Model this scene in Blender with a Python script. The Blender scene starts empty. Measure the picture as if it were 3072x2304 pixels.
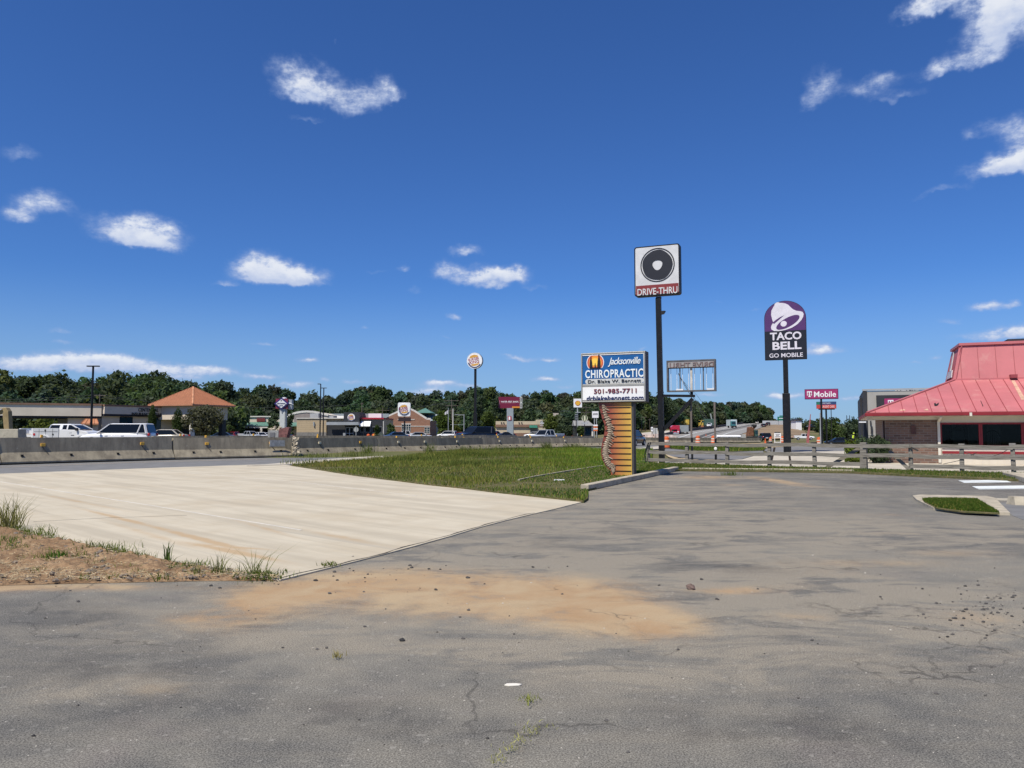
import bpy, math, random
import numpy as np
from mathutils import Vector, Matrix
R = math.radians
sc = bpy.context.scene
COL = sc.collection
rnd = random.Random(11)
rng = np.random.default_rng(5)

# ------------------------------------------------------------------ camera, sky, sun, exposure
CAMH, FPX, TH = 1.5, 768.0, math.atan(48 / 768)
cd = bpy.data.cameras.new('camera'); cd.lens = 27; cd.sensor_width = 36; cd.clip_start = .05; cd.clip_end = 5000
cam = bpy.data.objects.new('camera', cd); COL.objects.link(cam)
cam.location = (0, 0, CAMH); cam.rotation_euler = (R(90) + TH, 0, 0); sc.camera = cam
SUN_EL, SUN_AZ = R(57), R(-143)        # azimuth from the view direction, clockwise: behind us to the left
sl = bpy.data.lights.new('sun', 'SUN'); sl.energy = 4.7; sl.angle = R(.5); sl.color = (1, .93, .79)
so = bpy.data.objects.new('sun', sl); COL.objects.link(so)
sdir = Vector((math.cos(SUN_EL) * math.sin(SUN_AZ), math.cos(SUN_EL) * math.cos(SUN_AZ), math.sin(SUN_EL)))
so.rotation_euler = sdir.to_track_quat('Z', 'Y').to_euler(); so.location = sdir * 60
sc.view_settings.view_transform = 'Standard'; sc.view_settings.look = 'None'
sc.view_settings.exposure = 0.22; sc.view_settings.gamma = 1
sc.cycles.max_bounces = 5; sc.cycles.transparent_max_bounces = 8; sc.cycles.use_denoising = True

def ray(X, Y):
    """direction of a photograph pixel (full size 3072x2304), used once to survey where things stand"""
    a = (X / 3 - 512) / FPX; b = (384 - Y / 3) / FPX; c, s = math.cos(TH), math.sin(TH)
    return a, c - b * s, s + b * c
def P(X, Y, d):
    r = ray(X, Y); k = d / r[1]
    return Vector((r[0] * k, d, CAMH + r[2] * k))
def G(X, Y, z=0.):
    r = ray(X, Y); k = (z - CAMH) / r[2]
    return Vector((r[0] * k, r[1] * k, z))
def sm(a, b, x):
    t = min(1, max(0, (x - a) / (b - a))); return t * t * (3 - 2 * t)
def hz(x, y):
    """height of the land: level near by, a dip on the right, then the embankment the highway climbs"""
    if y < 40: return 0.
    t = x / y; up = .3 * sm(43, 50, y) * (1 - sm(95, 125, y)) * sm(.02, -.08, t) if t < .02 else 0.
    if y < 60: return up
    w = sm(.08, .16, t)
    dip = -(.5 + .7 * sm(.345, .41, t)) * sm(95, 150, y) * w
    rise = max(0, y - 190) * .0225 * sm(190, 260, y) * w * (1 - .75 * sm(.42, .5, t))
    return dip + rise + up
class PN(tuple):
    pass
class Plane:
    """upright plane through (x, y), turned by yaw so that its right end comes nearer"""
    def __init__(s, x, y, yaw=0.): s.o = (x, y); s.yaw = yaw; s.u = (math.cos(yaw), -math.sin(yaw)); s.v = (math.sin(yaw), math.cos(yaw))
    def at(s, X, Y, b=0.):
        r = ray(X, Y); k = (s.o[0] * s.v[0] + s.o[1] * s.v[1] + b) / (r[0] * s.v[0] + r[1] * s.v[1])
        x, y, z = r[0] * k, r[1] * k, CAMH + r[2] * k
        return ((x - s.o[0]) * s.u[0] + (y - s.o[1]) * s.u[1], z)
    def box(s, X0, X1, Y0, Y1, b=0.):      # left,right,top,bottom pixels -> a0,a1,z0,z1
        Xm, Ym = (X0 + X1) / 2, (Y0 + Y1) / 2
        return s.at(X0, Ym, b)[0], s.at(X1, Ym, b)[0], s.at(Xm, Y1, b)[1], s.at(Xm, Y0, b)[1]
    def w(s, a, b, z=0.): return Vector((s.o[0] + a * s.u[0] + b * s.v[0], s.o[1] + a * s.u[1] + b * s.v[1], z))

# ------------------------------------------------------------------ node helper
class NB:
    def __init__(s, nt): s.nt = nt
    def __call__(s, t, *a, **k):
        n = s.nt.nodes.new('ShaderNode' + t)
        for key, v in k.items():
            if key.startswith('_'): setattr(n, key[1:], v)
            else: s.put(n.inputs[key.replace('__', ' ')], v)
        for i, v in enumerate(a):
            if v is not None: s.put(n.inputs[i], v)
        return n
    def put(s, inp, v):
        if hasattr(v, 'is_output'): s.nt.links.new(v, inp)
        elif hasattr(v, 'outputs'): s.nt.links.new(v.outputs[0], inp)
        else: inp.default_value = v if not (isinstance(v, (tuple, list)) and len(v) == 3 and inp.type == 'RGBA') else (*v, 1)
    def m(s, op, *a, clamp=False): return s('Math', *a, _operation=op, _use_clamp=clamp).outputs[0]
    def v(s, op, *a):
        n = s('VectorMath', *a, _operation=op); return n.outputs['Value'] if op in ('DOT_PRODUCT', 'LENGTH') else n.outputs[0]
    def mix(s, f, a, b, mode='MIX'):
        n = s('Mix', _data_type='RGBA', _blend_type=mode); s.put(n.inputs[0], f); s.put(n.inputs[6], a); s.put(n.inputs[7], b); return n.outputs[2]
    def noise(s, vec, scale, detail=4, rough=.55, dist=0):
        return s('TexNoise', Vector=vec, Scale=scale, Detail=detail, Roughness=rough, Distortion=dist).outputs[0]
    def ramp(s, f, lo, hi): return s('MapRange', f, lo, hi, 0., 1., _clamp=True, _interpolation_type='SMOOTHSTEP').outputs[0]
    def blobs(s, vec, lst, lift=False):
        acc = acc2 = None; vec0 = vec
        for cx, cy, sx, sy, ang, st in lst:
            if acc is not None: vec = s.v('MULTIPLY_ADD', s.m('ADD', acc, acc2) if lift else acc, (1e-9, 1e-9, 0), vec0)   # makes the patches evaluate one after another
            mp = s('Mapping', _vector_type='TEXTURE', Vector=vec, Location=(cx, cy, 0), Rotation=(0, 0, ang), Scale=(sx, sy, 1))
            r2 = s.v('DOT_PRODUCT', mp.outputs[0], mp.outputs[0])
            e = s.m('POWER', math.exp(-1), r2)
            e = s.m('MULTIPLY', e, st)
            if lift:
                q = s.m('MULTIPLY', e, s.v('DOT_PRODUCT', mp.outputs[0], (0, 1, 0))); acc2 = q if acc2 is None else s.m('ADD', acc2, q)
            acc = e if acc is None else s.m('ADD', acc, e)   # the sum comes first, so few values stay live
        return (acc, acc2) if lift else acc

# ------------------------------------------------------------------ sky with clouds (a direction-mapped sky, nothing hangs before the lens)
W = bpy.data.worlds.new('World'); sc.world = W; W.use_nodes = True
nt = W.node_tree; nt.nodes.clear(); n = NB(nt)
sky = n('TexSky', _sky_type='NISHITA', _sun_disc=False, _sun_elevation=SUN_EL, _sun_rotation=SUN_AZ, _altitude=60., _air_density=1.0, _dust_density=.1, _ozone_density=3.0)
geo = n('TexCoord').outputs['Generated']
sep = n('SeparateXYZ', geo)
az = n.m('ARCTAN2', sep.outputs[0], sep.outputs[1]); el = n.m('ARCSINE', sep.outputs[2])
p2 = n('CombineXYZ', az, el, 0.).outputs[0]
n1 = n('TexNoise', Vector=p2, Scale=26., Detail=3.).outputs['Color']
n1b = n('TexNoise', Vector=p2, Scale=90., Detail=3.).outputs['Color']
wv = n.v('SCALE', n.v('SUBTRACT', n1, (.5, .5, .5)), None); wv.node.inputs['Scale'].default_value = .036
wv2 = n.v('SCALE', n.v('SUBTRACT', n1b, (.5, .5, .5)), None); wv2.node.inputs['Scale'].default_value = .016
amp = n.m('MULTIPLY_ADD', el, 2.2, .24)
wsum = n.v('SCALE', n.v('ADD', wv, wv2), None); n.put(wsum.node.inputs['Scale'], amp)
pw = n.v('ADD', p2, n.v('MULTIPLY', wsum, (1., .8, 1.)))
ps = n.v('MULTIPLY', p2, (1., 1.7, 1.))
CL = [(912, 270, 62, 44, 1.1), (870, 205, 85, 34, .42), (1020, 300, 80, 40, .5), (1085, 300, 50, 40, .4), (1150, 275, 42, 44, .6), (1190, 290, 28, 26, .4), (925, 368, 50, 11, .3),
 (2760, 30, 46, 30, .8), (2850, 10, 80, 26, .6), (2985, 30, 70, 40, .6), (3050, 0, 70, 50, .8), (3005, 85, 60, 42, .95), (2950, 165, 80, 34, .42), (2870, 198, 70, 24, .5), (2815, 205, 28, 18, .45),
 (2470, 255, 40, 46, .62), (2420, 300, 26, 26, .32), (2615, 255, 60, 26, .52), (2700, 288, 60, 14, .4), (2660, 225, 40, 18, .3), (3000, 375, 55, 26, .48), (3060, 385, 36, 26, .38), (2905, 400, 18, 18, .32),
 (3010, 500, 70, 26, 1), (3085, 470, 46, 40, 1.2), (2820, 575, 58, 9, .42), (62, 465, 45, 18, .42), (135, 612, 56, 30, .85), (58, 650, 34, 20, .62),
 (408, 698, 84, 40, 1.2), (440, 730, 80, 22, .7), (500, 690, 25, 16, .4), (775, 795, 56, 36, 1.1), (830, 830, 100, 28, 1), (905, 838, 54, 24, .9), (672, 857, 28, 10, .6),
 (1400, 755, 46, 14, .7), (1385, 742, 20, 12, .5), (1440, 832, 96, 26, .85), (1520, 822, 58, 24, .95), (1335, 812, 36, 22, .7), (1480, 862, 40, 10, .5), (1610, 860, 34, 8, .36), (1208, 805, 20, 12, .6), (1128, 815, 40, 9, .28), (1245, 878, 24, 10, .34),
 (1362, 950, 22, 12, .75), (1335, 1006, 20, 5, .4), (1092, 980, 16, 6, .45), (790, 1030, 36, 6, .6), (920, 1082, 28, 8, .85), (180, 995, 30, 7, .5), (190, 1026, 26, 6, .5),
 (40, 1084, 60, 18, .8), (150, 1086, 60, 20, .8), (275, 1080, 66, 24, 1.0), (345, 1083, 46, 18, .85), (440, 1094, 56, 16, .8), (520, 1110, 46, 12, .5), (250, 1114, 330, 16, .42), (700, 1160, 300, 14, .3),
 (620, 1106, 56, 10, .8), (560, 1130, 50, 9, .6), (650, 1118, 60, 8, .5), (790, 1130, 46, 8, .75), (890, 1155, 46, 9, .6), (975, 1140, 14, 7, .6), (1060, 1143, 36, 6, .6),
 (1320, 1150, 46, 10, 1.2), (1290, 1174, 60, 10, .8), (1410, 1160, 34, 8, .7), (1560, 1078, 40, 8, .75), (1645, 1077, 32, 7, .85), (1518, 1066, 22, 6, .5), (1640, 1137, 42, 8, .9), (1700, 1160, 50, 6, .4),
 (2470, 1052, 40, 15, 1.1), (2400, 1052, 24, 12, .5), (2430, 1030, 30, 7, .4), (2960, 925, 42, 13, 1), (2855, 967, 26, 10, .55), (3046, 915, 15, 8, .6), (3000, 1008, 90, 14, .8), (3060, 990, 44, 16, .7),
 (2750, 1085, 18, 5, .55), (2805, 1073, 14, 6, .55), (2155, 908, 18, 5, .3), (2265, 933, 24, 6, .34), (2330, 1185, 24, 8, .8), (2395, 1188, 60, 9, .8), (2560, 1195, 40, 7, .7), (2125, 1183, 46, 6, .6), (1930, 1045, 18, 5, .5), (1008, 128, 12, 7, .3),
 (2200, 1240, 500, 26, .22), (1200, 1190, 500, 22, .16)]
lst = []
for X, Y, sx, sy, st in CL:
    r = ray(X, Y); L = math.sqrt(sum(c * c for c in r))
    lst.append((math.atan2(r[0], r[1]), math.asin(r[2] / L), sx / 2304 * 1.12, sy / 2304 * 1.12, 0, st))
fb = n.noise(ps, 46., 6, .6); fb2 = n.noise(ps, 150., 4, .65)
fbm = n.m('MULTIPLY_ADD', fb, .75, n.m('MULTIPLY', fb2, .35))
tint = n.mix(1., sky, (.31, .55, .95, 1), 'MULTIPLY')
low = n.m('MULTIPLY', n.m('SUBTRACT', 1., n.ramp(el, .0, .20)), .62)
skyc = n.mix(low, tint, (2.7, 4.0, 5.9, 1))
def cloudy(bl):
    """one sector of the sky with its own clouds, so that the rest of the sky costs nothing there"""
    fld, up = n.blobs(pw, bl, True); up = n.m('DIVIDE', up, n.m('ADD', fld, .02))     # how high in its cloud: flat grey base, bright top
    fld = n.m('MULTIPLY', fld, n.ramp(up, -1.15, -.35))
    dens = n.m('SUBTRACT', n.m('MULTIPLY', fld, n.m('MULTIPLY_ADD', fbm, 2.7, -.28)), .15)
    core = n.m('MULTIPLY', n.ramp(dens, .25, 1.4), n.m('MULTIPLY_ADD', n.ramp(n.m('ADD', up, n.m('MULTIPLY_ADD', fb, 1.2, -.6)), -.55, .5), .75, .25))
    return n('Background', Color=n.mix(n.m('MULTIPLY', n.ramp(dens, 0., 1.2), .95), skyc, n.mix(core, (3.4, 4.3, 6.5, 1), (7.0, 7.3, 7.9, 1))), Strength=.1).outputs[0]
out = n('Background', Color=skyc, Strength=.1).outputs[0]
CELLS = [(a, b, .135, .62) for a, b in ((-.62, -.33), (-.33, .05), (.05, .42), (.42, .68))] + [(a, b, -.03, .135) for a, b in ((-.62, -.36), (-.36, -.17), (-.17, .03), (.03, .3), (.3, .68))]
NCL = []
for a0, a1, e0, e1 in CELLS:
    bl = [b for b in lst if b[0] + 2.4 * b[2] > a0 - .02 and b[0] - 2.4 * b[2] < a1 + .02 and b[1] + 2.4 * b[3] > e0 - .02 and b[1] - 2.4 * b[3] < e1 + .02]
    NCL.append(len(bl))
    f = n.m('MULTIPLY', n.m('MULTIPLY', n.m('GREATER_THAN', az, a0), n.m('LESS_THAN', az, a1)), n.m('MULTIPLY', n.m('GREATER_THAN', el, e0), n.m('LESS_THAN', el, e1)))
    mx = n('MixShader', f); nt.links.new(out, mx.inputs[1]); nt.links.new(cloudy(bl), mx.inputs[2]); out = mx.outputs[0]
nt.links.new(out, n('OutputWorld').inputs[0])

# ------------------------------------------------------------------ materials
def lin(r, g, b):
    f = lambda c: c / 12.92 if c <= .04045 else ((c + .055) / 1.055) ** 2.4
    return tuple(f(c / 255) for c in (r, g, b))
MATS = {}
def newmat(name):
    m = bpy.data.materials.new(name); m.use_nodes = True; m.node_tree.nodes.clear(); MATS[name] = m
    return m, NB(m.node_tree)
def finish(m, n, bsdf, disp=None):
    o = n('OutputMaterial'); m.node_tree.links.new(bsdf.outputs[0], o.inputs[0])
    return m
def M(name, col, rough=.6, var=.18, scale=2., metal=0., bump=0., bscale=40., spec=.4, streak=False, dirt=None, dirtamt=.0):
    """weathered plain surface: base colour mottled by noise, optional grime and fine relief"""
    if name in MATS: return MATS[name]
    m, n = newmat(name)
    tc = n('TexCoord').outputs['Object']
    v = n('Mapping', Vector=tc, Scale=(1, 1, .18 if streak else 1)).outputs[0]
    f = n.noise(v, scale, 5, .6)
    lo = tuple(c * (1 - var) for c in col); hi = tuple(min(.95, c * (1 + var)) for c in col)
    c = n.mix(n.ramp(f, .3, .7), (*lo, 1), (*hi, 1))
    if dirt: c = n.mix(n.m('MULTIPLY', n.ramp(n.noise(v, scale * 2.3, 6, .7), .52, .72), dirtamt), c, (*dirt, 1))
    b = n('BsdfPrincipled', Base__Color=c, Roughness=rough, Metallic=metal)
    b.inputs['Specular IOR Level'].default_value = spec
    if bump: b.inputs['Normal'].default_value; n.put(b.inputs['Normal'], n('Bump', Strength=bump, Distance=.02, Height=n.noise(tc, bscale, 4, .6)))
    return finish(m, n, b)
def leafmat(name, cols, rough=.6, trans=.25):
    m, n = newmat(name)
    at = n('Attribute', _attribute_name='tint')
    tc = n('TexCoord').outputs['Object']
    f = n.ramp(n.noise(tc, .12, 3), .35, .65)
    c = n.mix(f, (*cols[0], 1), (*cols[1], 1))
    c = n.mix(1., c, at.outputs['Color'], 'MULTIPLY')
    d = n('BsdfDiffuse', Color=c); t = n('BsdfTranslucent', Color=n.mix(1., c, (1.1, 1.15, .6, 1), 'MULTIPLY'))
    mx = n('MixShader', trans, d, t)
    return finish(m, n, mx)

# ------------------------------------------------------------------ mesh building
class MB:
    def __init__(s): s.v = []; s.f = []
    def add(s, vs, fs):
        o = len(s.v); s.v += [tuple(p) for p in vs]; s.f += [tuple(i + o for i in f) for f in fs]; return s
    def box(s, x0, x1, y0, y1, z0, z1):
        return s.add([(x0, y0, z0), (x1, y0, z0), (x1, y1, z0), (x0, y1, z0), (x0, y0, z1), (x1, y0, z1), (x1, y1, z1), (x0, y1, z1)],
                     [(0, 3, 2, 1), (4, 5, 6, 7), (0, 1, 5, 4), (1, 2, 6, 5), (2, 3, 7, 6), (3, 0, 4, 7)])
    def bar(s, p, q, w, h=None, up=(0, 0, 1)):
        h = h or w; p, q = Vector(p), Vector(q); d = (q - p).normalized(); u = Vector(up)
        if abs(d.dot(u)) > .97: u = Vector((0, 1, 0))
        a = d.cross(u).normalized() * w / 2; b = a.cross(d).normalized() * h / 2
        vs = [p - a - b, p + a - b, p + a + b, p - a + b, q - a - b, q + a - b, q + a + b, q - a + b]
        return s.add(vs, [(3, 2, 1, 0), (4, 5, 6, 7), (0, 1, 5, 4), (1, 2, 6, 5), (2, 3, 7, 6), (3, 0, 4, 7)])
    def cyl(s, p, q, r0, r1=None, k=12, cap=True):
        r1 = r0 if r1 is None else r1; p, q = Vector(p), Vector(q); d = (q - p).normalized()
        u = Vector((0, 0, 1)) if abs(d.z) < .9 else Vector((1, 0, 0))
        a = d.cross(u).normalized(); b = d.cross(a)
        vs = []
        for c, r in ((p, r0), (q, r1)):
            vs += [c + (a * math.cos(2 * math.pi * i / k) + b * math.sin(2 * math.pi * i / k)) * r for i in range(k)]
        fs = [(i, (i + 1) % k, k + (i + 1) % k, k + i) for i in range(k)]
        if cap: fs += [tuple(range(k - 1, -1, -1)), tuple(range(k, 2 * k))]
        return s.add(vs, fs)
    def tube(s, pts, r, k=6):
        for a, b in zip(pts[:-1], pts[1:]): s.cyl(a, b, r, r, k)
        return s
    def prism(s, poly, y0, y1):            # polygon in x,z drawn from the front, pushed along y
        k = len(poly)
        vs = [(x, y0, z) for x, z in poly] + [(x, y1, z) for x, z in poly]
        return s.add(vs, [tuple(range(k)), tuple(range(2 * k - 1, k - 1, -1))] + [(i, k + i, k + (i + 1) % k, (i + 1) % k) for i in range(k)])
    def slab(s, poly, z0, z1):             # polygon in x,y, raised along z
        k = len(poly)
        vs = [(p[0], p[1], z0) for p in poly] + [(p[0], p[1], z1) for p in poly]
        return s.add(vs, [tuple(range(k - 1, -1, -1)), tuple(range(k, 2 * k))] + [(i, (i + 1) % k, k + (i + 1) % k, k + i) for i in range(k)])
    def ell(s, c, r, nu=10, nv=7, noise=0., rot=0.):
        vs = []; fs = []
        for j in range(nv + 1):
            th = math.pi * j / nv
            for i in range(nu):
                ph = 2 * math.pi * i / nu; k = 1 + noise * (rnd.random() - .5)
                x, y = r[0] * math.sin(th) * math.cos(ph) * k, r[1] * math.sin(th) * math.sin(ph) * k
                z = r[2] * math.cos(th) * k
                if rot: x, z = x * math.cos(rot) - z * math.sin(rot), x * math.sin(rot) + z * math.cos(rot)
                vs.append((c[0] + x, c[1] + y, c[2] + z))
        for j in range(nv):
            for i in range(nu):
                fs.append((j * nu + i, (j + 1) * nu + i, (j + 1) * nu + (i + 1) % nu, j * nu + (i + 1) % nu))
        return s.add(vs, fs)
    def build(s, name, mat, parent=None, bevel=0., smooth=False, off=None):
        me = bpy.data.meshes.new(name)
        vs = s.v if off is None else [(x - off[0], y - off[1], z - off[2]) for x, y, z in s.v]
        me.from_pydata(vs, [], s.f)
        me.materials.append(mat)
        if smooth:
            for p in me.polygons: p.use_smooth = True
        o = bpy.data.objects.new(name, me); COL.objects.link(o)
        if parent: o.parent = parent
        if bevel:
            b = o.modifiers.new('bevel', 'BEVEL'); b.width = bevel; b.segments = 2; b.limit_method = 'ANGLE'
        fixn(me)
        return o
import bmesh
def fixn(me):
    bm = bmesh.new(); bm.from_mesh(me); bmesh.ops.recalc_face_normals(bm, faces=bm.faces); bm.to_mesh(me); bm.free()
def tag(o, label, cat, group=None):
    o['label'] = label; o['category'] = cat
    if group: o['group'] = group
    return o
def thing(name, label, cat, loc=(0, 0, 0), yaw=0., group=None):
    o = bpy.data.objects.new(name, None); COL.objects.link(o); o.empty_display_size = .3
    o.location = loc; o.rotation_euler = (0, 0, -yaw)
    return tag(o, label, cat, group)
def pthing(name, label, cat, pl, group=None, z=0.): return thing(name, label, cat, (pl.o[0], pl.o[1], z), pl.yaw, group)
def dup(root, loc, yaw, label=None, group=None):
    r = root.copy(); COL.objects.link(r); r.location = loc; r.rotation_euler = (0, 0, -yaw)
    if label: r['label'] = label
    if group: r['group'] = group
    for ch in list(root.children):
        c = ch.copy(); COL.objects.link(c); c.parent = r
        for g in list(ch.children):
            d = g.copy(); COL.objects.link(d); d.parent = c
    return r
def struct(o): o['kind'] = 'structure'; return o
def stuff(o): o['kind'] = 'stuff'; return o

_tc = {}
def text_verts(s, shear=0., bold=0., space=1.):
    key = (s, shear, bold, space)
    if key in _tc: return _tc[key]
    cu = bpy.data.curves.new('t', 'FONT'); cu.body = s; cu.size = 1; cu.shear = shear; cu.offset = bold; cu.space_character = space; cu.extrude = .05; cu.resolution_u = 3
    ob = bpy.data.objects.new('t', cu); COL.objects.link(ob); bpy.context.view_layer.update()
    me = bpy.data.meshes.new_from_object(ob.evaluated_get(bpy.context.evaluated_depsgraph_get()))
    vs = np.array([v.co[:] for v in me.vertices]); fs = [tuple(p.vertices) for p in me.polygons]
    bpy.data.objects.remove(ob); bpy.data.curves.remove(cu); bpy.data.meshes.remove(me)
    lo, hi = vs.min(0), vs.max(0)
    vs = (vs - lo) / (hi - lo)
    _tc[key] = (vs, fs); return _tc[key]
def text(parent, s, a0, a1, z0, z1, b, mat, shear=0., bold=0., space=1., rise=0., name='lettering', flip=False, th=.02, mb=None):
    """lettering filling the rectangle a0..a1 x z0..z1, standing th proud of the face at depth b"""
    vs, fs = text_verts(s, shear, bold, space)
    q = mb or MB()
    q.add([((a1 - (a1 - a0) * x) if flip else (a0 + (a1 - a0) * x), b - th + th * .9 * (1 - z), z0 + (z1 - z0) * y + rise * (x - .5)) for x, y, z in vs], fs)
    if mb: return mb
    return q.build(name, mat, parent)
def disc(mb, a, z, r, b0, b1, k=40, rz=None):
    return mb.prism([(a + r * math.cos(2 * math.pi * i / k), z + (rz or r) * math.sin(2 * math.pi * i / k)) for i in range(k)], b0, b1)
def ring(mb, a, z, r0, r1, b0, b1, k=48, t0=0., t1=2 * math.pi):
    full = abs(t1 - t0 - 2 * math.pi) < 1e-6; m = k if full else k + 1
    vs = []
    for i in range(m):
        t = t0 + (t1 - t0) * i / k
        for r in (r0, r1):
            for b in (b0, b1): vs.append((a + r * math.cos(t), b, z + r * math.sin(t)))
    fs = []
    for i in range(k):
        p, q = 4 * i, 4 * ((i + 1) % m)
        fs += [(p, p + 2, q + 2, q), (p + 1, q + 1, q + 3, p + 3), (p, q, q + 1, p + 1), (p + 2, p + 3, q + 3, q + 2)]
    if not full: fs += [(0, 1, 3, 2), (4 * k, 4 * k + 2, 4 * k + 3, 4 * k + 1)]
    return mb.add(vs, fs)
def rrect(a0, a1, z0, z1, r, k=5):
    pts = []
    for cx, cz, t in ((a1 - r, z1 - r, 0), (a0 + r, z1 - r, 90), (a0 + r, z0 + r, 180), (a1 - r, z0 + r, 270)):
        pts += [(cx + r * math.cos(R(t + 90 * i / k)), cz + r * math.sin(R(t + 90 * i / k))) for i in range(k + 1)]
    return pts
def frame(mb, a0, a1, z0, z1, t, b0, b1):
    mb.box(a0, a0 + t, b0, b1, z0, z1); mb.box(a1 - t, a1, b0, b1, z0, z1)
    mb.box(a0 + t, a1 - t, b0, b1, z1 - t, z1); mb.box(a0 + t, a1 - t, b0, b1, z0, z0 + t); return mb

def mesh_np(name, V, F, mat, tint=None, parent=None):
    """fast mesh from numpy arrays, F is (n, k) corners"""
    me = bpy.data.meshes.new(name); k = F.shape[1]
    me.vertices.add(len(V)); me.vertices.foreach_set('co', np.ascontiguousarray(V, np.float32).ravel())
    me.loops.add(F.size); me.loops.foreach_set('vertex_index', np.ascontiguousarray(F, np.int32).ravel())
    me.polygons.add(len(F)); me.polygons.foreach_set('loop_start', np.arange(0, F.size, k, dtype=np.int32))
    if tint is not None:
        at = me.attributes.new('tint', 'FLOAT_COLOR', 'POINT')
        c = np.ones((len(V), 4), np.float32); c[:, :3] = tint; at.data.foreach_set('color', c.ravel())
    me.update(calc_edges=True); me.materials.append(mat)
    o = bpy.data.objects.new(name, me); COL.objects.link(o)
    if parent: o.parent = parent
    return o
def leaves(clumps, n, size, g, flat=.6, inner=.55):
    """leaf sized quads spread through ellipsoid clumps; returns verts, faces, tint"""
    cl = np.array([c[:6] for c in clumps]); wts = cl[:, 3] * cl[:, 4] + cl[:, 4] * cl[:, 5] + cl[:, 3] * cl[:, 5]
    idx = g.choice(len(cl), n, p=wts / wts.sum())
    d = g.normal(size=(n, 3)); d /= np.linalg.norm(d, axis=1)[:, None]
    rad = inner + (1 - inner) * g.random(n) ** .6; rad *= 1 + .14 * g.normal(size=n)
    c = cl[idx, :3] + d * cl[idx, 3:] * rad[:, None]
    nrm = d + .9 * g.normal(size=(n, 3)); nrm /= np.linalg.norm(nrm, axis=1)[:, None]
    u = np.cross(nrm, g.normal(size=(n, 3))); u /= np.linalg.norm(u, axis=1)[:, None]; w = np.cross(nrm, u)
    s = size * (.55 + .9 * g.random(n))[:, None]
    V = np.stack([c - u * s, c - w * s * flat, c + u * s, c + w * s * flat], 1).reshape(-1, 3)
    F = np.arange(4 * n).reshape(n, 4)
    ct = (.75 + .5 * g.random(len(cl)))[idx]; t = ct * (.7 + .6 * g.random(n))
    T = np.repeat(np.stack([t, t, t * (.85 + .3 * g.random(n))], 1), 4, 0)
    return V, F, T

# ------------------------------------------------------------------ land: materials
def stain(X, Y, sX, sY, st):
    c = G(X, Y); k = c.y / 2304
    sy = (G(X, max(1330, Y - sY)).y - G(X, Y + sY).y) / 2
    return (c.x, c.y, sX * k, max(.05, sy), 0., st)
def streak(X0, Y0, X1, Y1, wpx, st):
    a, b = G(X0, Y0), G(X1, Y1); c = (a + b) / 2; d = b - a
    return (c.x, c.y, d.length / 2, wpx * c.y / 2304, math.atan2(d.y, d.x), st)

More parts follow.
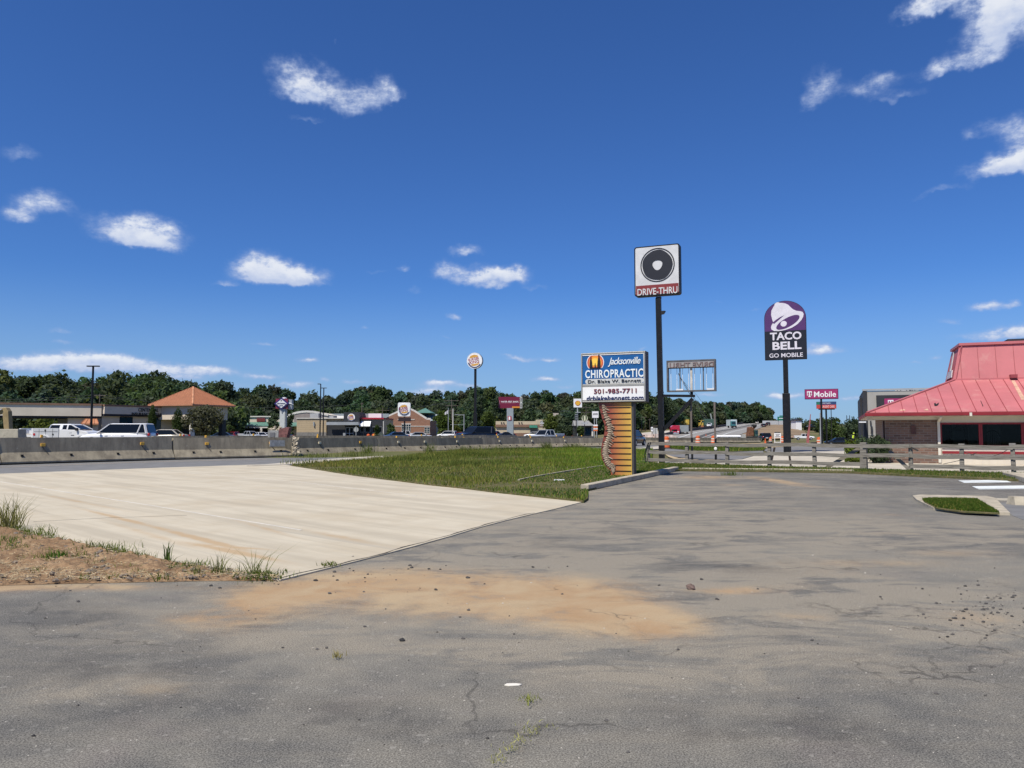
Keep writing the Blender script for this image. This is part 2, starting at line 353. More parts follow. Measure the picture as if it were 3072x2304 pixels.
def asphalt_mat():
    m, n = newmat('asphalt')
    tc = n('TexCoord').outputs['Object']
    big = n.noise(tc, .35, 5, .62, .8); mid = n.noise(tc, 2.2, 6, .65); fine = n.noise(tc, 105., 5, .85); grit = n('TexVoronoi', Vector=tc, Scale=120.)
    st = n.noise(n('Mapping', Vector=tc, Rotation=(0, 0, R(-20)), Scale=(.25, 1.6, 1)).outputs[0], 1.1, 5, .65)
    base = n.mix(n.ramp(n.m('ADD', n.m('MULTIPLY', big, .62), n.m('MULTIPLY', mid, .38)), .40, .60), (.092, .091, .085, 1), (.262, .243, .198, 1))
    base = n.mix(n.m('MULTIPLY', n.ramp(st, .44, .70), .6), base, (.285, .25, .19, 1))
    lil = n.m('MULTIPLY', n.ramp(n.noise(tc, .9, 4, .6, .5), .55, .72), .35)
    base = n.mix(lil, base, (.235, .19, .18, 1))
    HZ = [stain(*a) for a in [(1400, 1690, 1000, 110, 1.), (1450, 1770, 620, 110, .8), (2500, 1760, 500, 110, 1.), (2300, 1850, 500, 90, .7), (2900, 1880, 260, 60, .8), (2000, 1560, 800, 60, .9), (1800, 1480, 500, 30, .7), (2700, 1600, 500, 50, .8), (2000, 1980, 420, 90, .62), (1400, 1960, 420, 60, .4), (500, 1900, 420, 50, .5), (420, 2060, 260, 40, .55), (2250, 1470, 400, 20, .6), (1950, 1440, 160, 16, .8), (100, 2090, 260, 60, .4), (2700, 2100, 420, 90, .35)]]
    hzf = n.m('MULTIPLY', n.blobs(tc, HZ), n.m('ADD', n.m('MULTIPLY', n.noise(n('Mapping', Vector=tc, Scale=(.7, 1.5, 1)).outputs[0], 1.15, 7, .72, .7), 5.0), -2.0))
    base = n.mix(n.m('MULTIPLY', n.ramp(hzf, .02, .75), .9), base, (.39, .335, .245, 1))
    spk = n.ramp(grit.outputs['Distance'], .05, .62)
    col = n.mix(n.m('MULTIPLY', n.ramp(fine, .40, .62), .8), n.mix(.68, base, (.015, .015, .016, 1), 'MIX'), n.mix(.36, base, (.55, .53, .48, 1)))
    wh = n.ramp(n('TexVoronoi', Vector=tc, Scale=46.).outputs['Color'], .8, .98)
    col = n.mix(n.m('MULTIPLY', wh, .32), col, (.42, .4, .36, 1))
    DIRT = [stain(*a) for a in [(860, 1780, 180, 40, 1.1), (1100, 1745, 260, 50, .9), (1400, 1752, 300, 48, .8), (1730, 1775, 230, 48, .95), (1830, 1850, 210, 54, 1.1), (1980, 1880, 140, 44, .85), (1600, 1815, 300, 50, .7), (700, 1870, 180, 40, .6), (1250, 1830, 300, 40, .4), (740, 1800, 60, 30, .7),
        (2200, 1773, 120, 12, .85), (760, 1830, 120, 22, .5), (560, 1850, 110, 22, .55), (470, 2065, 110, 24, .4), (250, 1762, 320, 13, .9), (-60, 1765, 150, 18, .9), (2400, 1850, 140, 20, .5), (2600, 1690, 300, 14, .5),
        (2850, 1660, 200, 14, .45), (2900, 1850, 160, 36, .5), (2350, 1446, 45, 18, .9), (2120, 1432, 120, 8, .8), (2040, 1505, 120, 7, .5), (2200, 1455, 60, 4, .6), (2650, 1545, 160, 5, .4), (2700, 1600, 160, 7, .35), (1900, 1590, 300, 9, .3),
        (2330, 1760, 220, 20, .3), (1500, 2040, 60, 40, .12), (1770, 1462, 60, 8, .7), (2500, 1720, 250, 18, .35), (1560, 2200, 20, 90, .4), (2050, 2160, 26, 80, .22)]]
    f = n.blobs(tc, DIRT)
    dn = n.noise(tc, 5., 6, .7); dn2 = n.noise(tc, 1.4, 4, .6, .6)
    f = n.m('MULTIPLY', f, n.m('ADD', n.m('MULTIPLY', dn, 1.8), n.m('MULTIPLY_ADD', dn2, 2.6, -1.15)))
    f = n.m('MULTIPLY', n.ramp(n.m('SUBTRACT', f, n.m('MULTIPLY', n.ramp(n.noise(tc, 16., 5, .75), .3, .7), .22)), .0, 1.25), n.m('MULTIPLY_ADD', n.ramp(fine, .36, .6), .55, .42))
    dcol = n.mix(n.ramp(dn2, .35, .65), (.40, .25, .125, 1), (.45, .335, .20, 1))
    col = n.mix(f, col, dcol)
    DK = [stain(*a) for a in [(2800, 1450, 420, 14, .9), (2500, 1420, 300, 5, .5), (200, 1860, 240, 30, .5), (1000, 2160, 700, 90, .75), (2350, 2200, 420, 80, .9), (120, 1830, 180, 22, .7), (2180, 1700, 200, 22, .95), (2480, 1690, 200, 18, .9), (1600, 1640, 200, 12, .6), (350, 1990, 260, 50, .9), (2330, 1900, 90, 22, .5), (1700, 1620, 160, 10, .5), (2080, 1450, 60, 8, .4), (300, 2100, 300, 70, .35), (2040, 1870, 70, 14, .5)]] + [streak(2080, 1572, 2500, 1615, 7, .9), streak(2500, 1615, 3000, 1680, 6, .9), streak(1800, 1545, 2080, 1570, 4, .6)]
    dk = n.m('MULTIPLY', n.ramp(n.m('MULTIPLY', n.blobs(tc, DK), n.m('MULTIPLY_ADD', n.noise(tc, 1.3, 6, .72), 5., -1.9)), .05, .9), .62)
    col = n.mix(dk, col, n.mix(1., col, (.48, .48, .51, 1), 'MULTIPLY'))
    cr = n('TexVoronoi', Vector=n.v('ADD', tc, n.v('SCALE', n('TexNoise', Vector=tc, Scale=2.5, Detail=4.).outputs['Color'], None)), Scale=.42, _feature='DISTANCE_TO_EDGE')
    cr.inputs['Vector'].links[0].from_node.inputs[1].links[0].from_node.inputs['Scale'].default_value = .5
    ck = n.m('MULTIPLY', n.m('SUBTRACT', 1., n.ramp(cr.outputs['Distance'], .0, .008)), n.ramp(n.noise(tc, .4, 3), .48, .58))
    col = n.mix(n.m('MULTIPLY', ck, .48), col, (.03, .028, .026, 1))
    wob = n.v('SCALE', n('TexNoise', Vector=tc, Scale=6., Detail=5.).outputs['Color'], None); wob.node.inputs['Scale'].default_value = .3
    c2 = n('TexVoronoi', Vector=n.v('ADD', tc, wob), Scale=1.5, _feature='DISTANCE_TO_EDGE')
    CK = [stain(*q) for q in [(2750, 1880, 330, 120, 1.), (2900, 2020, 260, 60, .8), (1930, 1860, 140, 80, 1.), (1900, 2010, 200, 60, .8), (2400, 1990, 260, 60, .5), (300, 2000, 200, 60, .3)]]
    k2 = n.m('MULTIPLY', n.m('SUBTRACT', 1., n.ramp(c2.outputs['Distance'], .006, .03)), n.ramp(n.m('MULTIPLY', n.blobs(tc, CK), n.m('MULTIPLY_ADD', n.noise(tc, 1.6, 4), 3., -.9)), .2, .8))
    col = n.mix(n.m('MULTIPLY', k2, .6), col, (.045, .04, .036, 1))
    b = n('BsdfPrincipled', Base__Color=col, Roughness=.88); b.inputs['Specular IOR Level'].default_value = .25
    h = n.m('ADD', n.m('MULTIPLY', fine, .6), n.m('MULTIPLY', spk, -.5))
    n.put(b.inputs['Normal'], n('Bump', Strength=.22, Distance=.01, Height=h))
    return finish(m, n, b)
def concrete_mat():
    m, n = newmat('drive_concrete')
    tc = n('TexCoord').outputs['Object']
    a, b_ = G(0, 1447), G(904, 1594); ang = math.atan2(b_.y - a.y, b_.x - a.x)
    al = n('Mapping', _vector_type='TEXTURE', Vector=tc, Rotation=(0, 0, ang)).outputs[0]
    st = n.noise(n('Mapping', Vector=al, Scale=(.10, 1.5, 1)).outputs[0], 1.3, 6, .62, .3)
    st2 = n.noise(n('Mapping', Vector=al, Scale=(.05, 3.2, 1)).outputs[0], 1.6, 4, .6)
    fine = n.noise(tc, 60., 4, .6); mid = n.noise(tc, 1.2, 5, .6)
    c = n.mix(n.ramp(mid, .3, .7), (.51, .455, .35, 1), (.56, .505, .395, 1))
    c = n.mix(n.m('MULTIPLY', n.ramp(n.noise(al, .55, 5, .65), .45, .65), .55), c, (.455, .385, .275, 1))
    c = n.mix(n.m('MULTIPLY', n.ramp(st, .44, .66), .62), c, (.385, .34, .26, 1))
    c = n.mix(n.m('MULTIPLY', n.ramp(st2, .56, .74), .38), c, (.32, .30, .26, 1))
    S = [streak(*q) for q in [(250, 1530, 520, 1598, 14, 1.), (520, 1600, 720, 1650, 18, 1.3), (560, 1630, 850, 1690, 22, 1.), (650, 1640, 900, 1660, 16, .5), (700, 1560, 900, 1620, 16, .5), (900, 1590, 1150, 1640, 24, .55), (100, 1480, 400, 1540, 14, .5), (300, 1560, 620, 1660, 20, .4)]]
    f = n.m('MULTIPLY', n.blobs(tc, S), n.m('MULTIPLY_ADD', n.noise(tc, 2.5, 6, .7), 3.0, -.5))
    c = n.mix(n.m('MULTIPLY', n.ramp(f, .0, .95), .85), c, (.44, .31, .175, 1))
    T = [streak(*q) for q in [(900, 1412, 1300, 1478, 2.5, 1.), (930, 1408, 1400, 1483, 2., .9), (700, 1430, 1250, 1500, 2.5, .8), (500, 1440, 1150, 1530, 3., .6), (150, 1450, 800, 1560, 3., .5)]]
    c = n.mix(n.m('MULTIPLY', n.m('MULTIPLY', n.blobs(tc, T), n.ramp(n.noise(tc, 1.6, 5, .7), .3, .65)), .4), c, (.25, .23, .2, 1))
    c = n.mix(n.m('MULTIPLY', n.ramp(fine, .3, .7), .12), c, (.2, .19, .17, 1))
    b = n('BsdfPrincipled', Base__Color=c, Roughness=.8); b.inputs['Specular IOR Level'].default_value = .3
    n.put(b.inputs['Normal'], n('Bump', Strength=.12, Distance=.01, Height=fine))
    return finish(m, n, b)
def soil_mat(name, c1, c2, c3, s=1.2):
    m, n = newmat(name); tc = n('TexCoord').outputs['Object']
    f = n.noise(tc, s, 6, .68); g = n.noise(tc, s * 9, 5, .7)
    c = n.mix(n.ramp(f, .36, .64), (*c1, 1), (*c2, 1)); c = n.mix(n.m('MULTIPLY', n.ramp(g, .45, .68), .7), c, (*c3, 1))
    b = n('BsdfPrincipled', Base__Color=c, Roughness=.95); b.inputs['Specular IOR Level'].default_value = .1
    n.put(b.inputs['Normal'], n('Bump', Strength=.8, Distance=.04, Height=g))
    return finish(m, n, b)
ASPH = asphalt_mat(); CONC = concrete_mat()
DIRTM = soil_mat('red_dirt', (.24, .15, .085), (.37, .25, .15), (.11, .085, .06), 2.6)
SOILG = soil_mat('grassy_soil', (.07, .078, .03), (.11, .105, .046), (.22, .16, .09), .9)
LAND = soil_mat('rough_land', (.105, .115, .045), (.19, .145, .085), (.09, .105, .04), .045)
PAVE = M('pale_pavement', (.46, .42, .35), .85, .16, .8, bump=.1, dirt=(.3, .25, .18), dirtamt=.5)
PAVE2 = M('far_asphalt', (.17, .168, .168), .9, .22, .5, bump=.1)
ROADM = M('road_asphalt', (.165, .165, .165), .9, .14, 1.6, bump=.2, bscale=60)
HWYM = M('highway_concrete', (.25, .24, .225), .9, .14, .3, streak=False)
CURBM = M('curb_concrete', (.40, .355, .275), .85, .22, 3., bump=.25, dirt=(.2, .16, .11), dirtamt=.55)
WHITEP = M('worn_white_paint', (.68, .72, .72), .7, .12, 6., dirt=(.3, .3, .3), dirtamt=.5)
CREAMP = M('edge_line_paint', (.55, .45, .31), .7, .15, 4.)
DARKG = M('near_black', (.02, .019, .018), .9, .2)

def flat(name, px, z, mat, th=.02):
    mb = MB(); pts = [G(*p, z) if p[1] > 1297 else Vector((p[0], p[1], z)) for p in px]   # rows under 1297 are metres on the ground
    mb.slab([(p.x, p.y) for p in pts], z - th, z); return mb.build(name, mat)
# land sheet, fine near the camera's quarter and reaching the horizon
ys = [-60, -20, 0, 20, 40, 43, 46, 50, 60] + list(range(70, 300, 10)) + list(range(300, 700, 25)) + [760, 900, 1200, 1800, 3000]
ts = [-3.5, -2, -1.2, -.8, -.5, -.2, 0] + [.04 * i for i in range(1, 19)] + [.9, 1.3, 2, 3.5]
mb = MB()
def hsat(x, y): return hz(x * min(1, 640 / max(y, 1)), min(y, 640)) if y > 0 else 0.
for y in ys:
    for t in ts:
        yy = max(y, 60) if y > 0 else 60
        mb.v.append((t * yy, y, hsat(t * yy, y) - .06))
nx = len(ts)
mb.f = [(j * nx + i, j * nx + i + 1, (j + 1) * nx + i + 1, (j + 1) * nx + i) for j in range(len(ys) - 1) for i in range(nx - 1)]
struct(mb.build('ground', LAND, smooth=True))
# the car park we stand on
struct(flat('parking_lot', [(-45., -14.), (46., -14.), (3900, 1466), (3072, 1439), (2740, 1425), (2560, 1416), (2400, 1413), (2040, 1411), (1772, 1466), (1752, 1490), (1300, 1475), (500, 1470), (-45., 16.)], 0., ASPH))
drv = struct(flat('driveway', [(841, 1739), (1000, 1700), (1152, 1662), (1250, 1636), (1347, 1609), (1440, 1581), (1520, 1560), (1600, 1541), (1662, 1527), (1757, 1503), (1501, 1476), (1392, 1463), (1284, 1452), (1067, 1425), (868, 1396), (830, 1391.5), (480, 1403), (0, 1421), (-700, 1449), (-900, 1475), (-300, 1528), (0, 1583), (90, 1601), (294, 1644), (475, 1684), (678, 1721)], .016, CONC, .05))
def strip(name, px, wpx, z, mat, h=.003, jit=0., parent=None):
    mb = MB(); pts = [G(*p) for p in px]; fine = []
    for a, b in zip(pts[:-1], pts[1:]):
        k = max(1, int((b - a).length / .25)) if jit else 1
        fine += [a.lerp(b, i / k) for i in range(k)]
    fine.append(pts[-1]); L = []
    for i, p in enumerate(fine):
        d = (fine[min(i + 1, len(fine) - 1)] - fine[max(i - 1, 0)]).normalized(); nrm = Vector((-d.y, d.x, 0))
        w = wpx * (p.y / 2304 if wpx > 0 else -1) / 2
        o = nrm * (rnd.random() - .5) * jit; w *= 1 + (rnd.random() - .5) * (1.6 if jit else 0)
        L.append((p + o + nrm * w, p + o - nrm * w))
    for (a, b), (c, e) in zip(L[:-1], L[1:]):
        mb.slab([(b.x, b.y), (e.x, e.y), (c.x, c.y), (a.x, a.y)], z, z + h)
    return mb.build(name, mat, parent)
strip('seam', [(845, 1738), (1000, 1701), (1152, 1663), (1347, 1608), (1520, 1560), (1600, 1541)], -.02, .017, DARKG, .002, .05, drv)
strip('joint', [(0, 1447), (452, 1519), (700, 1560), (904, 1594)], -.05, .017, M('joint_sealant', (.56, .53, .47), .8, .1), .004, .0, drv)
strip('joint', [(560, 1420), (900, 1448), (1250, 1490)], -.04, .017, MATS['joint_sealant'], .004, 0, drv)
strip('joint', [(100, 1568), (330, 1556), (560, 1549)], -.012, .017, M('joint_dark', (.2, .185, .16), .9, .1), .002, 0, drv)  # saw-cut joint drawn as a thin darker line
struct(flat('road', [(-700, 1449), (0, 1421), (480, 1403), (830, 1391.5), (868, 1393), (1000, 1382), (1180, 1370), (1300, 1359), (1560, 1349), (1750, 1346), (1905, 1349), (2000, 1338), (20., 118.), (-60., 70.), (-90., 45.)], .008, ROADM))
struct(strip('edge_line', [(-300, 1414), (0, 1403), (400, 1388), (800, 1378)], -.12, .012, CREAMP, .003))
struct(flat('sidewalk', [(740, 1397), (868, 1393), (1000, 1383.5), (1180, 1371.5), (1300, 1362), (1320, 1357), (1180, 1365), (1000, 1376), (850, 1388)], .035, PAVE, .05))
struct(flat('pavement', [(1560, 1350), (1750, 1343), (1890, 1346), (1990, 1337), (2012, 1338), (1992, 1345), (1905, 1351.5), (1750, 1347), (1570, 1353)], .03, PAVE, .05))
# verges
verge_px = [(872, 1395), (1067, 1425), (1284, 1452), (1392, 1463), (1501, 1476), (1752, 1502), (1764, 1494), (1764, 1468), (2030, 1406), (1955, 1389), (1958, 1350), (1900, 1352), (1750, 1348), (1560, 1351), (1400, 1355), (1300, 1361), (1180, 1372), (1000, 1385)]
fence_px = [(1900, 1420), (1960, 1388), (1990, 1389), (2100, 1391), (2180, 1395), (2300, 1399), (2440, 1402), (2590, 1407), (2740, 1411), (2900, 1415), (3072, 1420), (3400, 1434), (3400, 1452), (3072, 1439), (2900, 1432), (2740, 1425), (2560, 1416), (2400, 1413), (2200, 1411), (2040, 1409)]
isl_out = [(2738, 1493), (2760, 1490), (2960, 1494), (2985, 1500), (3030, 1546), (2880, 1541), (2800, 1530), (2750, 1505)]
isl_in = [(2768, 1499), (2790, 1497), (2930, 1499), (2999, 1540), (2890, 1535), (2810, 1524), (2772, 1505)]
struct(flat('verge_soil', verge_px, .05, SOILG, .06)); struct(flat('fence_verge_soil', fence_px, .06, SOILG, .07))
# beyond the fence
struct(flat('service_road', [(1997, 1345), (2060, 1351), (2178, 1356), (2290, 1352), (2290, 1362), (2265, 1366), (2224, 1377), (2177, 1379), (2057, 1373), (2017, 1369), (1990, 1361)], .0, PAVE2))
struct(flat('apron', [(2030, 1376), (2177, 1380), (2226, 1378), (2268, 1366), (2310, 1358), (2560, 1352), (2700, 1352), (3100, 1372), (3400, 1420), (3072, 1420), (2740, 1411), (2440, 1402), (2180, 1395), (2000, 1389), (1960, 1388), (2000, 1380)], .012, PAVE))
struct(flat('kerb_sand', [(1995, 1362), (2017, 1369), (2037, 1374), (2177, 1379), (2177, 1381.5), (2030, 1378), (2005, 1370)], .03, M('pale_sand', (.44, .34, .2), .9, .2, 3.)))
struct(flat('car_park', [(2290, 1350), (2300, 1336), (2560, 1333), (2620, 1350), (2560, 1353), (2310, 1359)], -.008, PAVE2))
struct(flat('sandy_shoulder', [(2140, 1333), (2290, 1329), (2350, 1331), (2350, 1340), (2290, 1344), (2178, 1343)], -.002, M('tan_soil', (.36, .27, .15), .95, .25, 1.), .02))
patch_px = [(1995, 1339), (2100, 1340), (2178, 1342), (2300, 1344), (2290, 1351), (2178, 1355), (2060, 1350), (2008, 1344)]
struct(flat('roadside_soil', patch_px, .03, SOILG, .05))
# highway climbing its embankment
tab = [(150, 1900, 2140), (200, 1960, 2185), (260, 2040, 2235), (330, 2130, 2272), (400, 2175, 2294), (500, 2225, 2308), (620, 2245, 2316), (900, 2268, 2322)]
def ribbon(name, rows, off, mat):
    mb = MB()
    rows2 = []
    for (y0, a0, b0), (y1, a1, b1) in zip(rows[:-1], rows[1:]):
        for i in range(6):
            k = i / 6; rows2.append((y0 + (y1 - y0) * k, a0 + (a1 - a0) * k, b0 + (b1 - b0) * k))
    rows2.append(rows[-1])
    for y, a, b in rows2:
        for q in (0, .25, .5, .75, 1):
            x = ((a + (b - a) * q) - 1536) / 2304 * y
            zz = max(hsat(((a + (b - a) * r) - 1536) / 2304 * y + dx, y) for r in (q,) for dx in (-1, 0, 1))
            mb.v.append((x, y, zz + off))
    mb.f = [(5 * j + i, 5 * j + i + 1, 5 * j + i + 6, 5 * j + i + 5) for j in range(len(rows2) - 1) for i in range(4)]
    return struct(mb.build(name, mat))
ribbon('highway', tab, .25, HWYM)
for nm, q0, q1 in (('highway_shoulder', .455, .545), ('highway_shoulder', .60, .62), ('highway_lane_line', .24, .26), ('highway_lane_line', .76, .775)):
    ribbon(nm, [(y, a + (b - a) * q0, a + (b - a) * q1) for y, a, b in tab], .29, M('dark_lane', (.075, .073, .07), .9) if 'sh' in nm and 'line' not in nm else WHITEP)
ribbon('sand_bank', [(y, a - (b - a) * (.12 + .5 * sm(450, 200, y)), a - (b - a) * .03) for y, a, b in tab], .24, M('white_sand', (.47, .42, .36), .95, .2, .3))
ribbon('bare_slope', [(190, 2150, 2300), (230, 2212, 2400), (270, 2244, 2420), (330, 2274, 2392), (400, 2297, 2366), (500, 2311, 2350), (620, 2318, 2340)], .2, M('bare_slope_soil', (.235, .165, .10), .95, .35, .12, dirt=(.11, .12, .04), dirtamt=.8))
# ------------------------------------------------------------------ kerbs, markings, island
def kerb(name, px, label, w=.16, h=.15, z=0., side=0):
    pts = [G(*p) for p in px]; root = pts[0]; mb = MB(); L = []
    for i, p in enumerate(pts):
        d = (pts[min(i + 1, len(pts) - 1)] - pts[max(i - 1, 0)]).normalized(); nrm = Vector((-d.y, d.x, 0)); L.append((p, p + nrm * w))
    for (a, b), (c, e) in zip(L[:-1], L[1:]):
        mb.slab([(a.x, a.y), (c.x, c.y), (e.x, e.y), (b.x, b.y)], z, z + h)
    o = mb.build(name, CURBM, off=root); o.location = root; o.modifiers.new('b', 'BEVEL').width = .015
    return tag(o, label, 'kerb')
kerb('kerb', [(1766, 1473), (1850, 1454.5), (1930, 1437), (2036, 1412.5)], 'raised concrete kerb with a shaded face below the chiropractic sign', .22, .16)
kerb('kerb', [(2046, 1411.5), (2200, 1413), (2400, 1415), (2562, 1418)], 'long low concrete kerb along the grass below the wooden fence', .2, .10)
kerb('kerb', [(3008, 1432), (3040, 1440), (3120, 1462)], 'thick kerb end beside the white stripes at the right edge', .7, .17)
path = strip('path_edging', [(1556, 1448), (1600, 1438), (1700, 1420), (1800, 1404), (1900, 1391), (1985, 1384)], 6., .05, CURBM, .05); tag(path, 'buried pale concrete edging crossing the grass behind the sign pillar', 'edging')
mb = MB(); co = [G(*p) for p in isl_out]; ci = [G(*p) for p in isl_in]; root = G(2860, 1515)
isl = tag(MB().slab([(p.x - root.x, p.y - root.y) for p in co], 0, .05).build('kerb_island', CURBM), 'flush concrete kerb round the small grass island on the right', 'kerb island'); isl.location = root
struct(flat('island_soil', isl_in, .062, SOILG, .02))
sp = strip('pavement_strip', [(2962, 1499), (3072, 1503), (3300, 1512)], 9., .0, PAVE, .04); struct(sp)
dl = struct(flat('dark_bay', [(2990, 1507), (3300, 1515), (3300, 1590), (3072, 1560), (3036, 1546)], .005, ROADM))
ws = MB(); p, q = G(3046, 1516), G(3130, 1518)
ws.add([(p.x, p.y, 0), (q.x, q.y, 0), (q.x, q.y + .3, 0), (p.x, p.y + .3, 0), (p.x + .02, p.y + .06, .17), (q.x, q.y + .06, .17), (q.x, q.y + .24, .17), (p.x + .02, p.y + .24, .17)], [(0, 3, 2, 1), (4, 5, 6, 7), (0, 1, 5, 4), (1, 2, 6, 5), (2, 3, 7, 6), (3, 0, 4, 7)])
tag(ws.build('wheel_stop', CURBM), 'short concrete wheel stop at the right edge behind the grass island', 'wheel stop')
for px in ([(2875, 1441.5), (3012, 1439), (3034, 1446.5), (2893, 1448)], [(2916, 1458.5), (3090, 1456), (3110, 1466), (2936, 1467.5)]):
    struct(flat('painted_stripe', px, .006, WHITEP, .004))
for px in ([(2400, 1437), (2700, 1442), (3000, 1446)], [(2280, 1463), (2700, 1467), (3072, 1466)]):
    struct(strip('faded_line', px, -.07, .003, M('faded_paint', (.23, .225, .215), .9, .25, 5.), .003))

# ------------------------------------------------------------------ dirt bank at the left
lowb = [G(*p) for p in [(-260, 1690), (0, 1757), (200, 1752), (400, 1748), (600, 1744), (835, 1743)]]
topb = [G(*p) for p in [(-260, 1532), (0, 1584), (90, 1603), (294, 1646), (475, 1686), (838, 1740)]]
def lerpl(L, t):
    k = min(len(L) - 2, int(t * (len(L) - 1))); f = t * (len(L) - 1) - k; return L[k].lerp(L[k + 1], f)
NU, NV = 150, 60; mb = MB(); g2 = np.random.default_rng(3)
from mathutils import noise as mn
for j in range(NV + 1):
    for i in range(NU + 1):
        u, v = i / NU, j / NV; p = lerpl(lowb, u).lerp(lerpl(topb, u), v)
        e = min(1, 5 * v) * min(1, (1 - v) * 6 + .35) * min(1, (1 - u) * 5)
        zz = .035 + .06 * mn.noise(Vector((p.x * 1.3, p.y * 1.3, 0))) + .05 * mn.noise(Vector((p.x * 4, p.y * 4, 3))) + .045 * mn.noise(Vector((p.x * 11, p.y * 11, 9)))
        mb.v.append((p.x, p.y, .004 + e * max(.0, zz + .02) * .8))
mb.f = [(j * (NU + 1) + i, j * (NU + 1) + i + 1, (j + 1) * (NU + 1) + i + 1, (j + 1) * (NU + 1) + i) for j in range(NV) for i in range(NU)]
struct(mb.build('dirt_bank', DIRTM, smooth=True))
def bankpt():
    u, v = rnd.random() ** 1.1, rnd.random(); p = lerpl(lowb, u).lerp(lerpl(topb, u), v); p.z = .03; return p
mb = MB()
for i in range(900):
    p = bankpt(); r = .006 + .024 * rnd.random() ** 4; mb.ell((p.x, p.y, p.z + r * .3), (r * 1.3, r, r * .7), 6, 4, .5)
stuff(mb.build('rubble', M('dark_rubble', (.17, .14, .115), .9, .5, 3.)))
mb = MB()
for i in range(2600):
    p = bankpt() if rnd.random() < .5 else lerpl(lowb, rnd.random() * .75).lerp(lerpl(topb, rnd.random() * .5), rnd.random() * .3)
    p.z = .035 + .02 * rnd.random(); a = rnd.random() * 6.3; L = .02 + .09 * rnd.random() ** 2
    mb.bar(p, (p.x + L * math.cos(a), p.y + L * math.sin(a), p.z + .012 * rnd.random()), .004, .003)
stuff(mb.build('straw', M('dry_straw', (.52, .42, .26), .9, .35, 8.)))
mb = MB()
for i in range(300):
    if i < 120: p = G(rnd.uniform(50, 3050), 1700 + 560 * rnd.random() ** 1.3)
    elif i < 165: p = G(rnd.gauss(1050, 170), rnd.gauss(1730, 25))
    else: p = G(min(3150, rnd.gauss(2950, 100)), rnd.gauss(1825, 44))
    r = .0028 + .010 * rnd.random() ** 2 * (p.y / 6); mb.ell((p.x, p.y, r * .4), (r * 1.4, r, r * .8), 6, 4, .6)
stuff(mb.build('gravel', M('dark_gravel', (.075, .07, .068), .9, .5, 9.)))
mb = MB()
for i in range(230):
    p = G(rnd.uniform(0, 3072), 1640 + 660 * rnd.random() ** .7); r = (.0016 + .003 * rnd.random() ** 2) * (p.y / 4)
    mb.ell((p.x, p.y, r * .2), (r * 1.4, r, r * .5), 5, 4, .6)
stuff(mb.build('pale_grit', M('pale_grit', (.48, .45, .4), .9, .3, 9.)))
def rock(X, Y, r, mat, label, name='stone', cat='stone'):
    p = G(X, Y); o = MB().ell((0, 0, r * .45), (r * 1.2, r, r * .75), 9, 6, .45).build(name, mat); o.location = p; return tag(o, label, cat)
rock(2073, 1768, .042, M('brown_stone', (.15, .105, .09), .9, .3, 12.), 'reddish brown stone alone on the tan dust patch')
rock(540, 1724, .03, M('black_stone', (.03, .03, .032), .9, .3, 12.), 'small black lump on the concrete near its lower corner')
rock(272, 1722, .05, MATS['dark_rubble'], 'grey rock at the front of the dirt bank')
rock(325, 1718, .045, MATS['dark_rubble'], 'dark slate coloured rock right of the grey one on the dirt bank')
rock(1206, 1923, .018, MATS['black_stone'], 'black pebble on the asphalt below the dust patch')
c = MB(); c.slab([(-.05, -.012), (-.02, -.022), (.04, -.014), (.055, .004), (.02, .02), (-.035, .016)], .0, .008)
o = c.build('plastic_scrap', M('bone_white', (.72, .68, .6), .5, .08, 9.), bevel=.003); o.location = G(1538, 2056); tag(o, 'cream coloured flat scrap lying on the dark asphalt', 'scrap')
o = MB().box(-.16, .16, -.05, .05, 0, .09).build('drain_cap', M('pale_plastic', (.6, .62, .62), .5, .1), bevel=.02); o.location = G(1678, 1447); tag(o, 'pale box shaped cap in the grass left of the sign pillar', 'drain cap')

# ------------------------------------------------------------------ grass
GRS = leafmat('grass_blades', [(.14, .168, .045), (.19, .21, .064)], trans=.4)
def inpoly(x, y, poly):
    r = np.zeros(len(x), bool); j = len(poly) - 1
    for i in range(len(poly)):
        xi, yi = poly[i]; xj, yj = poly[j]
        r ^= ((yi > y) != (yj > y)) & (x < (xj - xi) * (y - yi) / (yj - yi + 1e-9) + xi); j = i
    return r
def scatter(poly, cnt, g, pw=1.):
    a = np.array(poly); lo, hi = a.min(0), a.max(0); X = np.zeros((0, 2))
    while len(X) < cnt:
        q = lo + (hi - lo) * g.random((cnt * 2, 2)); q[:, 1] = lo[1] + (hi[1] - lo[1]) * ((q[:, 1] - lo[1]) / (hi[1] - lo[1])) ** pw
        X = np.vstack([X, q[inpoly(q[:, 0], q[:, 1], poly)]])
    return X[:cnt]
def blades(X, h, wd, g, tint, z=.04, lean=.35):
    k = len(X); a = g.random(k) * 6.283; hh = h * (.5 + .9 * g.random(k))
    dx, dy = np.cos(a), np.sin(a); b = g.random(k) * 6.283; ln = hh * lean * g.random(k) * 1.6
    z0 = np.full(k, z); w = wd * (.6 + .8 * g.random(k))
    p = np.stack([X[:, 0], X[:, 1], z0], 1); s = np.stack([dx * w, dy * w, 0 * w], 1)
    mid = p + np.stack([np.cos(b) * ln * .35, np.sin(b) * ln * .35, hh * .6], 1); tip = p + np.stack([np.cos(b) * ln, np.sin(b) * ln, hh], 1)
    V = np.stack([p - s, p + s, mid + s * .7, tip], 1)
    V2 = np.stack([mid + s * .7, mid - s * .7, p - s, tip], 1)
    V = np.stack([p - s, p + s, mid + s * .65, mid - s * .65, tip, tip], 1)
    F = np.concatenate([np.arange(k)[:, None] * 6 + np.array([[0, 1, 2, 3]]), np.arange(k)[:, None] * 6 + np.array([[3, 2, 4, 5]])], 0)
    return V.reshape(-1, 3), F, np.repeat(tint, 6, 0)
